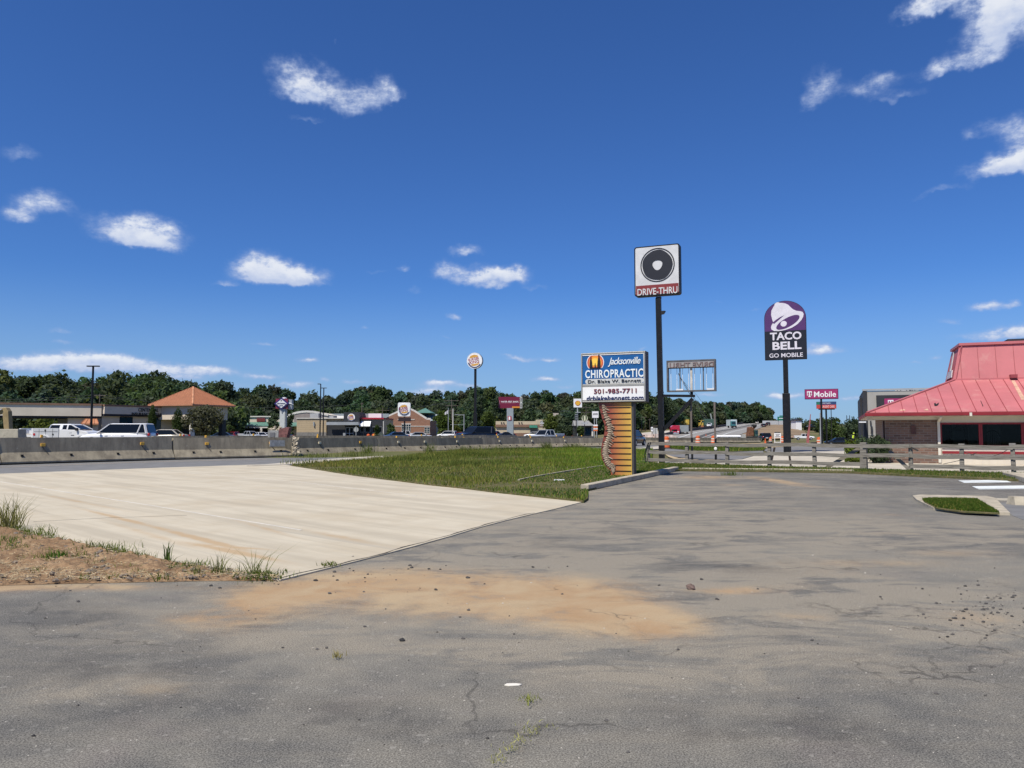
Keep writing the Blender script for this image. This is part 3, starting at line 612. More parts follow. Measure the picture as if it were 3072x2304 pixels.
def wpoly(px, z=.05): return [(G(*p, z).x, G(*p, z).y) for p in px]
def gnoise(X, s, o=0.): return np.array([mn.noise(Vector((x * s, y * s, o))) for x, y in X])
def merge(parts):
    V = np.concatenate([p[0] for p in parts]); o = np.cumsum([0] + [len(p[0]) for p in parts[:-1]])
    return V, np.concatenate([p[1] + k for p, k in zip(parts, o)]), np.concatenate([p[2] for p in parts])
vp = wpoly(verge_px); X = scatter(vp, 80000, rng, 1.35)
nz = gnoise(X, .35); nz2 = gnoise(X, 1.3, 4.)
pathl = [(G(*p, .05).x, G(*p, .05).y) for p in [(1556, 1448), (1700, 1420), (1800, 1404), (1985, 1384), (2040, 1408), (1768, 1470), (1760, 1476)]]
mown = inpoly(X[:, 0], X[:, 1], pathl)
dist = np.sqrt((X[:, 1]) ** 2)
h = .065 + .07 * (nz > .0) * (nz + .25) + .06 * np.clip(nz2, 0, 1) + .0045 * np.clip(dist - 27, 0, 60)
h[mown] = .055
bare = np.zeros(len(X))
for px, rx, ry in [((1500, 1457), .9, .9), ((1590, 1452), 1.1, .6), ((1560, 1372), 2.2, 1.6), ((1690, 1462), .7, .8), ((1330, 1447), .8, .5), ((980, 1404), 1.6, .7), ((1460, 1378), 1.6, 1.2)]:
    c_ = G(*px, .05); bare = np.maximum(bare, np.exp(-((X[:, 0] - c_.x) / rx) ** 2 - ((X[:, 1] - c_.y) / ry) ** 2))
keep = rng.random(len(X)) > bare * 1.05; X, nz, nz2, mown, dist, h = X[keep], nz[keep], nz2[keep], mown[keep], dist[keep], h[keep]; h *= 1 - .45 * bare[keep]
tl = np.clip((G(1100, 1400).x - X[:, 0]) / 6, 0, 1) * (.4 + .6 * rng.random(len(X)))     # drier towards the left tip
rt_ = np.clip((X[:, 0] + 1) / 5, 0, 1)
base = np.stack([1.02 + .5 * nz2 + .35 * nz + .5 * tl - .1 * rt_, 1.05 + .4 * nz2 + .2 * nz + .05 * tl + .2 * rt_, .9 + .3 * nz2 + .6 * tl - .25 * rt_], 1)
base *= (.6 + .85 * rng.random(len(X)))[:, None]; base[mown] *= np.array([.55, .68, .6])
dry = rng.random(len(X)) < (.10 + .35 * tl); base[dry] = np.array([2.6, 1.75, 2.2]) * (.6 + .5 * rng.random((dry.sum(), 1)))
parts = [blades(X, h, .011, rng, np.clip(base, .2, 4))]
for px, sX, cnt, hh in [((945, 1374), 60, 160, .3), ((1065, 1371), 50, 160, .38), ((1105, 1366), 16, 120, .6), ((1290, 1362), 14, 120, .6), ((1400, 1360), 40, 420, .42), ((1500, 1357), 60, 500, .42), ((1640, 1354), 14, 240, .62), ((1720, 1352), 34, 420, .5), ((1560, 1356), 30, 260, .34), ((1420, 1372), 40, 300, .3), ((1250, 1385), 90, 500, .26), ((1390, 1400), 60, 500, .22), ((930, 1392), 30, 60, .22), ((870, 1393), 18, 26, .2)]:
    c = G(*px); q = np.stack([rng.normal(c.x, sX * c.y / 2304 * .6, cnt), rng.normal(c.y, .6, cnt)], 1)
    parts.append(blades(q, np.full(cnt, hh), .012, rng, np.tile([[.8, .85, .8]], (cnt, 1)) * (.6 + .8 * rng.random((cnt, 1))), lean=.55))
stuff(mesh_np('grass', *merge(parts)[:2], GRS, merge(parts)[2]))
parts = []
for px, cnt, hh, tn in [(fence_px, 17000, .06, .72), (isl_in, 14000, .045, .72), (patch_px, 5000, .2, .85)]:
    q = scatter(wpoly(px), cnt, rng); t = tn * (.7 + .6 * rng.random((cnt, 1))) * np.array([[.78, 1.05, .7]])
    t[rng.random(cnt) < .08] = (2.2, 1.6, 1.6)
    parts.append(blades(q, np.full(cnt, hh), .009 if hh < .1 else .02, rng, t, z=.05))
stuff(mesh_np('cut_grass', *merge(parts)[:2], GRS, merge(parts)[2]))
def tuft(X, Y, k, h, sp, tint, label, lean=.6, wd=.006, zz=.02):
    p = G(X, Y); q = rng.normal(0, sp, (k, 2)); t = np.tile([tint], (k, 1)) * (.6 + .7 * rng.random((k, 1)))
    V, F, T = blades(q, np.full(k, h), wd, rng, t, z=zz, lean=lean)
    o = mesh_np('grass_tuft', V, F, GRS, T); o.location = p
    return tag(o, label, 'grass tuft', 'weeds growing along the concrete and asphalt')
gr, dryc = (.75, .9, .9), (2.6, 1.9, 2.6)
tuft(22, 1588, 130, .42, .12, (1.5, 1.25, 1.8), 'tall grey green grass tuft at the left edge of the concrete', .7)
tuft(165, 1683, 90, .10, .06, (.6, 1., .6), 'low bright green clump in the middle of the dirt bank')
tuft(15, 1636, 120, .1, .12, (.6, .9, .6), 'flat dark green patch at the left edge of the dirt bank')
tuft(502, 1693, 16, .2, .02, (.7, .9, .8), 'upright dark spiky tuft alone on the slab edge', .35, .008)
tuft(560, 1706, 130, .055, .13, (.7, .85, .7), 'thick low green weeds along the slab edge right of the spiky tuft')
tuft(655, 1722, 26, .2, .04, (1.2, 1.1, 1.6), 'thin seeding weed leaning over the concrete edge', .9, .004)
tuft(755, 1732, 34, .22, .06, (1.1, 1.05, 1.5), 'wiry pale weed near the lower corner of the concrete', 1.1, .004)
tuft(790, 1738, 170, .05, .13, (.7, .85, .7), 'dark green mat of weeds at the lower corner of the concrete', .8)
tuft(320, 1655, 70, .08, .2, (.9, .95, .9), 'sparse greenish fringe along the upper dirt bank edge')
tuft(120, 1612, 60, .13, .10, (1., 1.05, 1.), 'small fringe of blades beside the tall grey green tuft')
tuft(990, 1701, 60, .035, .06, (.8, .85, .8), 'tiny weed in the crack between concrete and asphalt', .8)
tuft(1016, 1980, 40, .035, .02, dryc, 'small dry straw coloured tuft alone on dark asphalt', .9, .003)
tuft(1588, 2112, 40, .025, .03, (1.6, 1.5, 1.4), 'flat weed sprouting in the asphalt below the cream scrap', 1.2, .003)
for k, (X, Y, n_) in enumerate([(1490, 2292, 30), (1530, 2262, 40), (1560, 2235, 30), (1590, 2205, 50), (1640, 2190, 14)]):
    tuft(X, Y, n_, .014, .03, (2.6, 2.2, 3.), ['bottom', 'second lowest', 'middle', 'bushiest', 'topmost'][k] + ' of the pale dry weeds along the crack at the lower edge', 1.2, .0025)
sp_ = []
for k in range(46):
    p = bankpt(); q = rng.normal(0, .05, (22, 2)) + np.array([p.x, p.y]); sp_.append(blades(q, np.full(22, .05 + .05 * rnd.random()), .004, rng, np.tile([[.9, .95, .8]], (22, 1)) * (.5 + .9 * rng.random((22, 1))), z=.02, lean=.8))
for k in range(60):
    p = lerpl(topb, rnd.random()); q = rng.normal(0, .035, (16, 2)) + np.array([p.x, p.y - .02]); sp_.append(blades(q, np.full(16, .05 + .06 * rnd.random()), .004, rng, np.tile([[.8, .85, .75]], (16, 1)) * (.5 + .9 * rng.random((16, 1))), z=.0, lean=.9))
stuff(mesh_np('bank_weeds', *merge(sp_)[:2], GRS, merge(sp_)[2]))
tuft(2192, 1428, 120, .16, .16, (.7, .85, .7), 'weed clump growing from asphalt just before the long kerb')
tuft(2040, 1410, 160, .2, .2, (.55, .7, .55), 'dark weeds filling the gap between the two kerbs')

# ------------------------------------------------------------------ concrete barriers
def barrier_mat():
    m, n = newmat('barrier_concrete'); tc = n('TexCoord').outputs['Object']
    f = n.noise(n('Mapping', Vector=tc, Scale=(1, 1, .25)).outputs[0], 2.2, 6, .7); g = n.noise(tc, 14., 5, .7)
    z = n('SeparateXYZ', tc).outputs[2]
    c = n.mix(n.ramp(f, .32, .68), (.19, .165, .125, 1), (.33, .29, .215, 1)); c = n.mix(n.m('MULTIPLY', n.ramp(g, .55, .75), .35), c, (.12, .11, .09, 1))
    c = n.mix(n.m('MULTIPLY', n.ramp(n.noise(tc, 5., 4, .7), .66, .74), .55), c, (.5, .48, .43, 1))
    b = n('BsdfPrincipled', Base__Color=c, Roughness=.9); b.inputs['Specular IOR Level'].default_value = .2
    n.put(b.inputs['Normal'], n('Bump', Strength=.3, Distance=.02, Height=g))
    return finish(m, n, b)
BARM = barrier_mat(); YEL = M('amber_reflector', (.75, .42, .06), .4, .1, 5.); PALEREF = M('pale_reflector', (.75, .68, .5), .4, .1, 5.)
RUSTS = M('dark_strap', (.05, .045, .04), .8, .2); BROKEN = M('broken_concrete', (.38, .33, .25), .95, .35, 6., bump=.8, bscale=18)
def barrier(a, b, h, label, group, refl=(), slots=True, jag=False, wbase=.50, top=True):
    """one cast barrier between two ground points; refl are fractions along it"""
    a, b = Vector(a), Vector(b); d = b - a; L = d.length; yaw = -math.atan2(d.y, d.x)
    t = thing('concrete_barrier', label, 'barrier', (a.x, a.y, a.z), yaw, group)
    pr = [(-wbase, .07), (-wbase, .14), (-wbase * .42, h * .45), (-wbase * .24, h), (wbase * .24, h), (wbase * .42, h * .45), (wbase, .14), (wbase, .07)]
    mb = MB(); k = 14; g = .015
    for i in range(k + 1):
        x = g + (L - 2 * g) * i / k
        for y, z in pr: mb.v.append((x + (rnd.uniform(-.12, .02) if jag and i == k else 0), y + wbase, z + (rnd.uniform(-.2, 0) if jag and i == k and z > .5 else 0)))
    m = len(pr)
    mb.f = [(i * m + j, i * m + (j + 1) % m, (i + 1) * m + (j + 1) % m, (i + 1) * m + j) for i in range(k) for j in range(m)] + [tuple(range(m)), tuple(range((k + 1) * m - 1, k * m - 1, -1))]
    mb.build('body', BARM, t)
    MB().box(.02, L - .02, .05, 2 * wbase - .05, 0, .075).build('dark_plinth', DARKG, t)  # inset plinth block under the barrier, coloured nearly black
    if slots:
        for fr in (.12, .37, .66, .88):
            x = L * (fr + rnd.uniform(-.03, .03)); z = h * .33; y = wbase - wbase * .70
            MB().box(x, x + .1, y - .03, y + .08, z - .05, z + .05).build('lifting_slot', DARKG, t)
    for fr, mt in refl:
        x = L * fr; z = h * .72; y = wbase - wbase * .34
        MB().box(x - .1, x + .1, y - .05, y + .08, z - .07, z + .07).build('reflector', mt, t, .008)
        MB().bar((x - .02, y, z - .08), (x + .2, y - .13, h * .38), .035, .02).build('strap', RUSTS, t)
    if top:
        for fr, mt in refl[:1]:
            MB().box(L * fr - .05, L * fr + .05, wbase - .05, wbase + .05, h - .002, h + .13).build('marker', YEL, t, .01)
    return t
JX = [(-330, 1410), (5, 1396), (525, 1380), (885, 1371.5), (1143, 1362), (1321, 1356), (1458, 1350.5), (1566, 1347), (1660, 1344.5), (1745, 1342.5), (1830, 1341)]
JT = [1309, 1311, 1312.5, 1313, 1313, 1313, 1313, 1313.5, 1314, 1314, 1314]
FRL = [[], [(.22, YEL), (.80, YEL)], [(.26, YEL), (.80, YEL)], [(.3, PALEREF), (.78, YEL)], [(.33, PALEREF), (.78, PALEREF)], [(.42, PALEREF)], [(.45, PALEREF)], [(.4, PALEREF)], [(.5, PALEREF)], []]
FLB = ['near barrier cut by the left edge of the picture', 'longest near barrier, in front of the white utility pickup', 'near barrier whose right end is smashed to rubble', 'near barrier to the right of the smashed joint, with a chipped face',
       'near barrier in front of the gabled brick building', 'near barrier in front of the tall pole with a round sign', 'near barrier below the dark red billboard', 'near barrier behind the weeds, in front of the beige cafe', 'near barrier in front of the seashell sign', 'last near barrier, running behind the spine pillar']
PB = [G(*p) for p in JX]
for i in range(len(PB) - 1):
    h = (P(JX[i][0], JT[i], PB[i].y).z + P(JX[i + 1][0], JT[i + 1], PB[i + 1].y).z) / 2
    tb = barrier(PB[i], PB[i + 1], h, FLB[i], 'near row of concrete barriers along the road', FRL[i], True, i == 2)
    if i == 2:
        L = (PB[3] - PB[2]).length; mb = MB()
        pl = mb.box(L - 1.55, L - .62, .075, .13, h * .55, h * .86).build('placard', M('grey_placard', (.35, .35, .34), .7, .25, 9.), tb)
# rubble where the joint is smashed
c0 = PB[3]
mb = MB()
for k in range(44):
    z = rnd.uniform(.05, 1.15); x = .28 * (1.15 - z) * 1.0 - .12 + rnd.gauss(0, .07) + (.16 if z > .7 else 0) * rnd.random(); r = rnd.uniform(.05, .13)
    mb.ell((x, rnd.uniform(-.12, .12) - .25 * (1 - z / 1.2), z), (r, r * .7, r * rnd.uniform(.6, 1.3)), 6, 4, .9, rnd.random() * 3)
o = mb.build('rubble_heap', BROKEN); o.location = c0; tag(o, 'pale broken concrete jammed in the smashed barrier joint', 'rubble')
mb = MB(); dd = c0.y / 2304
p0 = P(835, 1312, c0.y + 1.2)
t = thing('wrecked_impact_block', 'wrecked grey and reddish block sticking up behind the smashed barrier joint', 'impact block', (p0.x, p0.y, 0))
MB().box(-.55, .1, -.3, .3, 0, p0.z + .42).build('grey_body', M('grey_block', (.3, .3, .29), .8, .25, 5.), t, .02)
MB().box(-.43, -.12, -.33, -.29, p0.z + .02, p0.z + .3).build('hatch', M('hatch_grey', (.16, .16, .17), .7), t)
mb = MB()
mb.add([(.1, -.35, .6), (.42, -.35, .5), (.75, -.3, p0.z + .6), (.55, -.3, p0.z + .62), (.12, -.3, p0.z + .5), (.1, .3, .6), (.42, .3, .5), (.75, .3, p0.z + .6), (.55, .3, p0.z + .62), (.12, .3, p0.z + .5)], [(0, 1, 2, 3, 4), (9, 8, 7, 6, 5), (0, 5, 6, 1), (1, 6, 7, 2), (2, 7, 8, 3), (3, 8, 9, 4), (4, 9, 5, 0)])
mb.build('torn_face', M('rusty_red', (.17, .075, .07), .9, .4, 6., bump=.5, bscale=12), t)
mb = MB()
for k in range(14): mb.ell((rnd.uniform(-.5, .5), rnd.uniform(-.2, .2), p0.z + .42 + rnd.uniform(0, .25) * (1 - abs(k - 7) / 9)), (.13, .12, .08), 6, 4, .7)
mb.build('debris', MATS['broken_concrete'], t)
# second row beyond the lane
d2 = [(470, 48.), (700, 52.5), (900, 57), (1080, 61.5), (1230, 66), (1360, 71), (1470, 76), (1560, 81), (1640, 86), (1720, 91.5), (1790, 97)]
names2 = ['by the white estate car', 'below the corner pavilion', 'by the tall diamond sign', 'by the light coloured burger restaurant wall', 'by the restaurant door', 'by the gabled brick building', 'in front of the dark oncoming utility car', 'below the billboard pillar', 'in front of the silver pickup', 'below the seashell sign']
for i in range(len(d2) - 1):
    a, b = P(d2[i][0], 1296, d2[i][1]), P(d2[i + 1][0], 1296, d2[i + 1][1]); a.z, b.z = hz(a.x, a.y), hz(b.x, b.y)
    Yt = 1306.5 + 2.5 * i / 9; h = P(1000, Yt, (a.y + b.y) / 2).z - (a.z + b.z) / 2
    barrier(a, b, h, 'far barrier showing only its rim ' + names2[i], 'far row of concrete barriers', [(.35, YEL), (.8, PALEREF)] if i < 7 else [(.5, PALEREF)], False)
# barriers across the road on the right
prv = None
rl = ['by the parked dark red car', 'right behind the black sign pole', 'pale newer one beside an orange barrel', 'behind the first thin post', 'behind the second thin post', 'left of the white pipe end', 'under the long white pipe', 'nearest the black estate car']
xs = [1896, 1962, 2015, 2062, 2110, 2155, 2200, 2243, 2282]
for i in range(8):
    d = 108 + 3 * i
    a, b = P(xs[i], 1296, d), P(xs[i + 1], 1296, d + 3)
    a.z, b.z = hz(a.x, a.y), hz(b.x, b.y)
    h = P(xs[i], 1312.5 + .2 * i, d).z - a.z
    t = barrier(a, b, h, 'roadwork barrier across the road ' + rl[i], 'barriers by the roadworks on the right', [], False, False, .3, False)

# ------------------------------------------------------------------ wooden fence
def wood_mat():
    m, n = newmat('weathered_wood'); tc = n('TexCoord').outputs['Object']
    f = n.noise(n('Mapping', Vector=tc, Scale=(.6, 6, 9)).outputs[0], 3., 6, .7); g = n.noise(tc, 1.3, 4, .6)
    c = n.mix(n.ramp(f, .3, .7), (.11, .10, .088, 1), (.31, .29, .255, 1)); c = n.mix(n.m('MULTIPLY', n.ramp(g, .45, .7), .5), c, (.17, .15, .125, 1))
    b = n('BsdfPrincipled', Base__Color=c, Roughness=.92); b.inputs['Specular IOR Level'].default_value = .15
    n.put(b.inputs['Normal'], n('Bump', Strength=.5, Distance=.01, Height=f)); return finish(m, n, b)
WOOD = wood_mat(); BLK = M('black_paint', (.008, .009, .012), .5, .25, 3., dirt=(.07, .055, .05), dirtamt=.3, spec=.25); BLACKS = M('black_steel', (.014, .014, .016), .5, .2)
fa, fb = G(1945, 1391), G(3060, 1421); fyaw = -math.atan2(fb.y - fa.y, fb.x - fa.x)
FP = Plane(fa.x, fa.y, fyaw)
t = pthing('wooden_fence', 'weathered grey three rail wooden fence along the car park edge', 'fence', FP)
pxs = [1945, 2061, 2182, 2308, 2444, 2591, 2732, 2885, 3040, 3215]
pa = [FP.at(x, 1380)[0] for x in pxs]; H = 1.04
for i, a in enumerate(pa):
    w = .13 if i == 5 else .075; hh = H + (.04 if i == 5 else rnd.uniform(-.02, .02)); lean = rnd.uniform(-.02, .02)
    po = MB().add([(a - w, -w, -.1), (a + w, -w, -.1), (a + w, w, -.1), (a - w, w, -.1), (a - w * .9 + lean, -w * .9, hh), (a + w * .9 + lean, -w * .9, hh), (a + w * .9 + lean, w * .9, hh), (a - w * .9 + lean, w * .9, hh)],
                  [(0, 3, 2, 1), (4, 5, 6, 7), (0, 1, 5, 4), (1, 2, 6, 5), (2, 3, 7, 6), (3, 0, 4, 7)]).build('post', WOOD, t, .012)
    if i in (3, 4, 6, 7, 8):
        MB().box(a - .1 + lean, a + .1 + lean, -.1, .1, hh - .14, hh + .035).build('post_cap', M('cap_dark' if i < 7 else 'cap_grey', (.05, .045, .04) if i < 7 else (.2, .19, .18), .8), po, .01)
for i in range(len(pa) - 1):
    for z, hh in ((.95, .15), (.575, .15), (.2, .15)):
        if i == 5 and z < .5: continue
        sag = rnd.uniform(-.035, .02); e = [rnd.uniform(-.02, .02) for _ in range(2)]; mb = MB(); k = 6; y = -.09 if i != 5 else -.14
        for q in range(k + 1):
            f = q / k; a = pa[i] + (pa[i + 1] - pa[i]) * f; zz = z + e[0] * (1 - f) + e[1] * f + sag * 4 * f * (1 - f)
            mb.v += [(a, y - .022, zz - hh / 2), (a, y + .022, zz - hh / 2), (a, y + .022, zz + hh / 2), (a, y - .022, zz + hh / 2)]
        mb.f = [(4 * q + j, 4 * q + (j + 1) % 4, 4 * q + 4 + (j + 1) % 4, 4 * q + 4 + j) for q in range(k) for j in range(4)] + [(0, 1, 2, 3), (4 * k + 3, 4 * k + 2, 4 * k + 1, 4 * k)]
        mb.build('rail', WOOD, t)
def brd(X0, Y0, X1, Y1, b, w=.14):
    a0, z0 = FP.at(X0, Y0, b); a1, z1 = FP.at(X1, Y1, b)
    return MB().bar((a0, b, z0), (a1, b, z1), .045, w, up=(0, 0, 1))
brd(2578, 1345, 2475, 1406, .12).build('loose_board', WOOD, t); brd(2668, 1352, 2728, 1409, .05, .13).build('loose_board', WOOD, t)
brd(2732, 1342, 2755, 1352, -.12, .06).build('splinter', MATS['cap_dark'], t)
MB().tube([(FP.at(x, y, -.12)[0], -.12, FP.at(x, y, -.12)[1]) for x, y in [(1946, 1328), (1938, 1346), (1934, 1366), (1938, 1386), (1940, 1398)]], .022).build('cable_bundle', BLACKS, t)
MB().tube([(FP.at(x, y, -.13)[0], -.13, FP.at(x, y, -.13)[1]) for x, y in [(1952, 1326), (1944, 1350), (1943, 1380), (1928, 1376)]], .015).build('cable_bundle', BLACKS, t)
for pts in ([(2892, 1355), (2930, 1369), (2965, 1372), (3000, 1362), (3030, 1345)], [(2830, 1392), (2885, 1380), (2930, 1358)]):
    MB().tube([(FP.at(x, y, .2)[0], .2, FP.at(x, y, .2)[1]) for x, y in pts], .012).build('sagging_wire', BLACKS, t)
FP2 = Plane(fa.x, fa.y + 1.2, fyaw)
for nm, q, lb in (('prop', (2324, 1342, 2310, 1398), 'dark prop leaning behind the fence left of the taco sign pole'), ('prop', (2367, 1357, 2373, 1403), 'dark prop leaning under the foot of the taco sign pole')):
    z = [FP2.at(q[0], q[1]), FP2.at(q[2], q[3])]
    o = pthing('leaning_prop', lb, 'prop', FP2); MB().bar((z[0][0], 0, z[0][1]), (z[1][0], 0, -.05), .07, .07).build('bar', M('dark_brown', (.035, .025, .022), .8), o)

# ------------------------------------------------------------------ chiropractor's sign
WHT = M('sign_white', (.80, .80, .80), .45, .05, 1.5, dirt=(.55, .53, .5), dirtamt=.4); ALU = M('sign_aluminium', (.36, .355, .33), .45, .12, 2., metal=.35); DKF = M('dark_frame', (.06, .058, .058), .6, .2)
BLUE = M('sign_blue', (.012, .10, .30), .4, .12, 1.2, dirt=(.06, .18, .38), dirtamt=.3)
def sgn(name, col, r=.45): return M(name, col, r, .06, 3.)
b0 = G(1850, 1430); SP = Plane(b0.x, b0.y, R(23))
t = pthing('chiropractic_sign', 'blue and white chiropractic sign on an orange pillar painted with a spine', 'sign', SP)
a0, a1, z0, z1 = SP.box(1748, 1941, 1057.5, 1208)
MB().box(a0, a1, -.16, .28, z0, z1).build('cabinet', DKF, t, .02)
mb = MB(); f0 = -.20
frame(mb, a0 + .005, a1 - .01, z0 + .02, z1 - .01, .045, f0, -.155)
zg = SP.at(1845, 1156)[1]; mb.box(a0 + .051, a1 - .056, f0 + .01, -.155, zg - .045, zg + .045); mb.build('trim', ALU, t, .008)
ul, ur = a0 + .055, a1 - .06; zt = z1 - .08
up = MB().box(ul, ur, -.175, -.15, zg + .045, zt).build('title_panel', BLUE, t)
MB().box(ul, ur, -.19, -.17, zt - .012, zt + .012).build('bright_lip', sgn('white_metal', (.8, .8, .78)), t)
MB().box(ur - .008, ur + .004, -.2, -.17, zg + .03, zt + .01).build('bright_lip', MATS['white_metal'], t)
zl = z0 + .09
lo = MB().box(ul, ur, -.185, -.15, zl, zg - .05).build('contact_panel', WHT, t)
LET = sgn('letter_white', (.78, .82, .82)); INK = sgn('letter_black', (.012, .012, .015)); MAR = sgn('letter_maroon', (.16, .018, .03)); NAV = sgn('letter_navy', (.012, .018, .10))
def sbox(X0, X1, Y0, Y1): return SP.box(X0, X1, Y0, Y1, -.18)
A0, A1, Z0, Z1 = sbox(1824, 1922, 1072, 1099); text(up, 'Jacksonville', A0, A1, Z0, Z1, -.176, LET, shear=.35, bold=.006, space=.92)
A0, A1, Z0, Z1 = sbox(1756, 1930, 1108, 1133); text(up, 'CHIROPRACTIC', A0, A1, Z0, Z1, -.176, LET, bold=.02, space=1.12)
A0, A1, Z0, Z1 = sbox(1756, 1931, 1135.5, 1150.5); pill = MB().prism(rrect(A0, A1, Z0, Z1, (Z1 - Z0) * .48, 8), -.183, -.17).build('name_pill', sgn('pill_grey', (.55, .56, .55)), up)
A0, A1, Z0, Z1 = sbox(1764, 1923, 1138.5, 1147.5); text(pill, 'Dr. Blake W. Bennett', A0, A1, Z0, Z1, -.184, INK, bold=.0)
A0, A1, Z0, Z1 = sbox(1782, 1910, 1166, 1180); text(lo, '501-985-7711', A0, A1, Z0, Z1, -.186, MAR, bold=.012)
A0, A1, Z0, Z1 = sbox(1760, 1931, 1187, 1200); text(lo, 'drblakebennett.com', A0, A1, Z0, Z1, -.186, NAV, bold=.012, shear=.12)
A0, A1, Z0, Z1 = sbox(1760, 1812, 1069, 1109); cx, cz, r = (A0 + A1) / 2, Z0 + .24, (A1 - A0) / 2
def sun(r): return [(cx + r * math.cos(R(q)), cz + r * math.sin(R(q))) for q in range(-38, 219, 8)]
em = MB().prism(sun(r), -.182, -.17).build('emblem', LET, up)
MB().prism(sun(r * .93), -.186, -.181).build('sunset_rim', sgn('sunset_red', (.55, .11, .06)), em)
MB().prism(sun(r * .74), -.190, -.185).build('sunset_glow', sgn('sunset_orange', (.8, .30, .04)), em)
MB().prism(sun(r * .5), -.194, -.189).build('sunset_core', sgn('sunset_yellow', (.85, .55, .08)), em)
mb = MB(); zb = cz - r * .6
for ox, s, mir in ((-.15, .40, 1), (.135, .46, -1), (.0, .17, 1)):
    pts = [(-.26, 0), (-.25, .45), (-.17, .72), (-.1, .76), (-.12, .86), (-.06, .98), (.06, 1.), (.13, .92), (.12, .8), (.16, .7), (.24, .5), (.3, .15), (.28, 0)]
    mb.prism([(cx + ox + x * s * .46 * mir, zb + z * s) for x, z in pts], -.199, -.193)
mb.box(cx - r * .62, cx + r * .62, -.199, -.193, zb - .02, zb + .02); mb.build('family_silhouette', INK, em)
# pillar
def pillar_mat():
    m, n = newmat('painted_pillar'); tc = n('TexCoord').outputs['Object']; s = n('SeparateXYZ', tc)
    f = n('MapRange', s.outputs[0], SP.at(1806, 1320)[0], SP.at(1896, 1320)[0], 0., 1.).outputs[0]
    r = n('ValToRGB', f); e = r.color_ramp.elements; e[0].color = (.19, .04, .03, 1); e[1].color = (.60, .38, .07, 1)
    for p, c in ((.33, (.30, .075, .04, 1)), (.55, (.44, .17, .05, 1)), (.8, (.52, .28, .055, 1))): q = e.new(p); q.color = c
    st = n.noise(n('Mapping', Vector=tc, Scale=(1, 1, 4)).outputs[0], 4., 6, .7)
    sp = n.ramp(n.noise(tc, 9., 4, .7), .62, .74)
    c = n.mix(n.m('MULTIPLY', n.ramp(st, .5, .75), .4), r.outputs[0], n.mix(1., r.outputs[0], (.5, .45, .5, 1), 'MULTIPLY')); c = n.mix(n.m('MULTIPLY', sp, .35), c, (.10, .06, .03, 1))
    b = n('BsdfPrincipled', Base__Color=c, Roughness=.55); return finish(m, n, b)
def zp(zx, zy): return SP.at(1780 + zx / 6.911, 1200 + zy / 6.911, -.1)
PO = [(100, 40), (130, 170), (180, 380), (230, 500), (240, 620), (215, 760), (180, 900), (160, 1050), (165, 1150), (190, 1240), (250, 1360), (330, 1440), (365, 1480), (366, 1600)]
pts = [zp(*q) for q in PO]; rt = zp(795, 900)[0]; zb = -.02
poly = [(a, z) for a, z in pts] + [(rt, zb), (rt, pts[0][1])]; poly[len(pts) - 1] = (pts[-1][0], zb)
pil = MB().prism(poly[::-1], -.10, .2).build('pillar', pillar_mat(), t)
MB().box(rt + .003, rt + .07, -.09, .21, 0, pts[0][1]).build('post', DKF, t)
mb = MB()
for k in range(12):
    y = 155 + 119.7 * k; zz = zp(500, y)[1]
    xa = None
    for (x0, y0), (x1, y1) in zip(PO[:-1], PO[1:]):
        if y0 <= y <= y1: xa = zp(x0 + (x1 - x0) * (y - y0) / (y1 - y0), y)[0]
    mb.box(xa + .02, rt - .02, -.112, -.095, zz - .016, zz + .016)
mb.build('slat_line', sgn('slat_black', (.02, .012, .01)), pil)
SPI = [(205, 115), (213, 190), (228, 270), (252, 350), (282, 430), (312, 510), (330, 590), (334, 660), (328, 730), (306, 800), (280, 865), (258, 930), (244, 995), (238, 1060), (240, 1125), (250, 1190), (272, 1250), (305, 1310), (350, 1360), (390, 1400), (415, 1440), (420, 1480)]
mb = MB(); mb2 = MB(); N = 34
for i in range(N):
    f = i / (N - 1) * (len(SPI) - 1); k = min(len(SPI) - 2, int(f)); f -= k
    x = SPI[k][0] + (SPI[k + 1][0] - SPI[k][0]) * f; y = SPI[k][1] + (SPI[k + 1][1] - SPI[k][1]) * f
    dx, dy = SPI[k + 1][0] - SPI[k][0], SPI[k + 1][1] - SPI[k][1]; ang = math.atan2(dx, dy)
    a, z = zp(x, y); w = (.045 + .05 * min(1, i / 24)) * (.6 if i > 29 else 1)
    mb.ell((a, -.115, z), (w, .03, .036), 10, 6, .45, ang * .8 + rnd.uniform(-.25, .25))
    if i < 30:
        pw = .06 + .03 * math.sin(i * 1.7) + rnd.uniform(-.012, .03)
        (mb if i % 3 else mb2).ell((a + w + pw * .75, -.115, z - .055), (pw, .022, .02), 8, 5, .25, -.5 + ang * .5)
        mb2.ell((a + w * .9, -.12, z - .012), (.035, .02, .045), 7, 5, .3)
for i in range(3): mb.ell((zp(395 + 9 * i, 1440 + 22 * i)[0], -.115, zp(395, 1440 + 22 * i)[1]), (.04, .02, .07), 8, 6, .2)
mb.build('painted_spine', sgn('bone_grey', (.33, .26, .19)), pil); mb2.build('painted_spine', sgn('bone_shadow_paint', (.19, .14, .10)), pil)

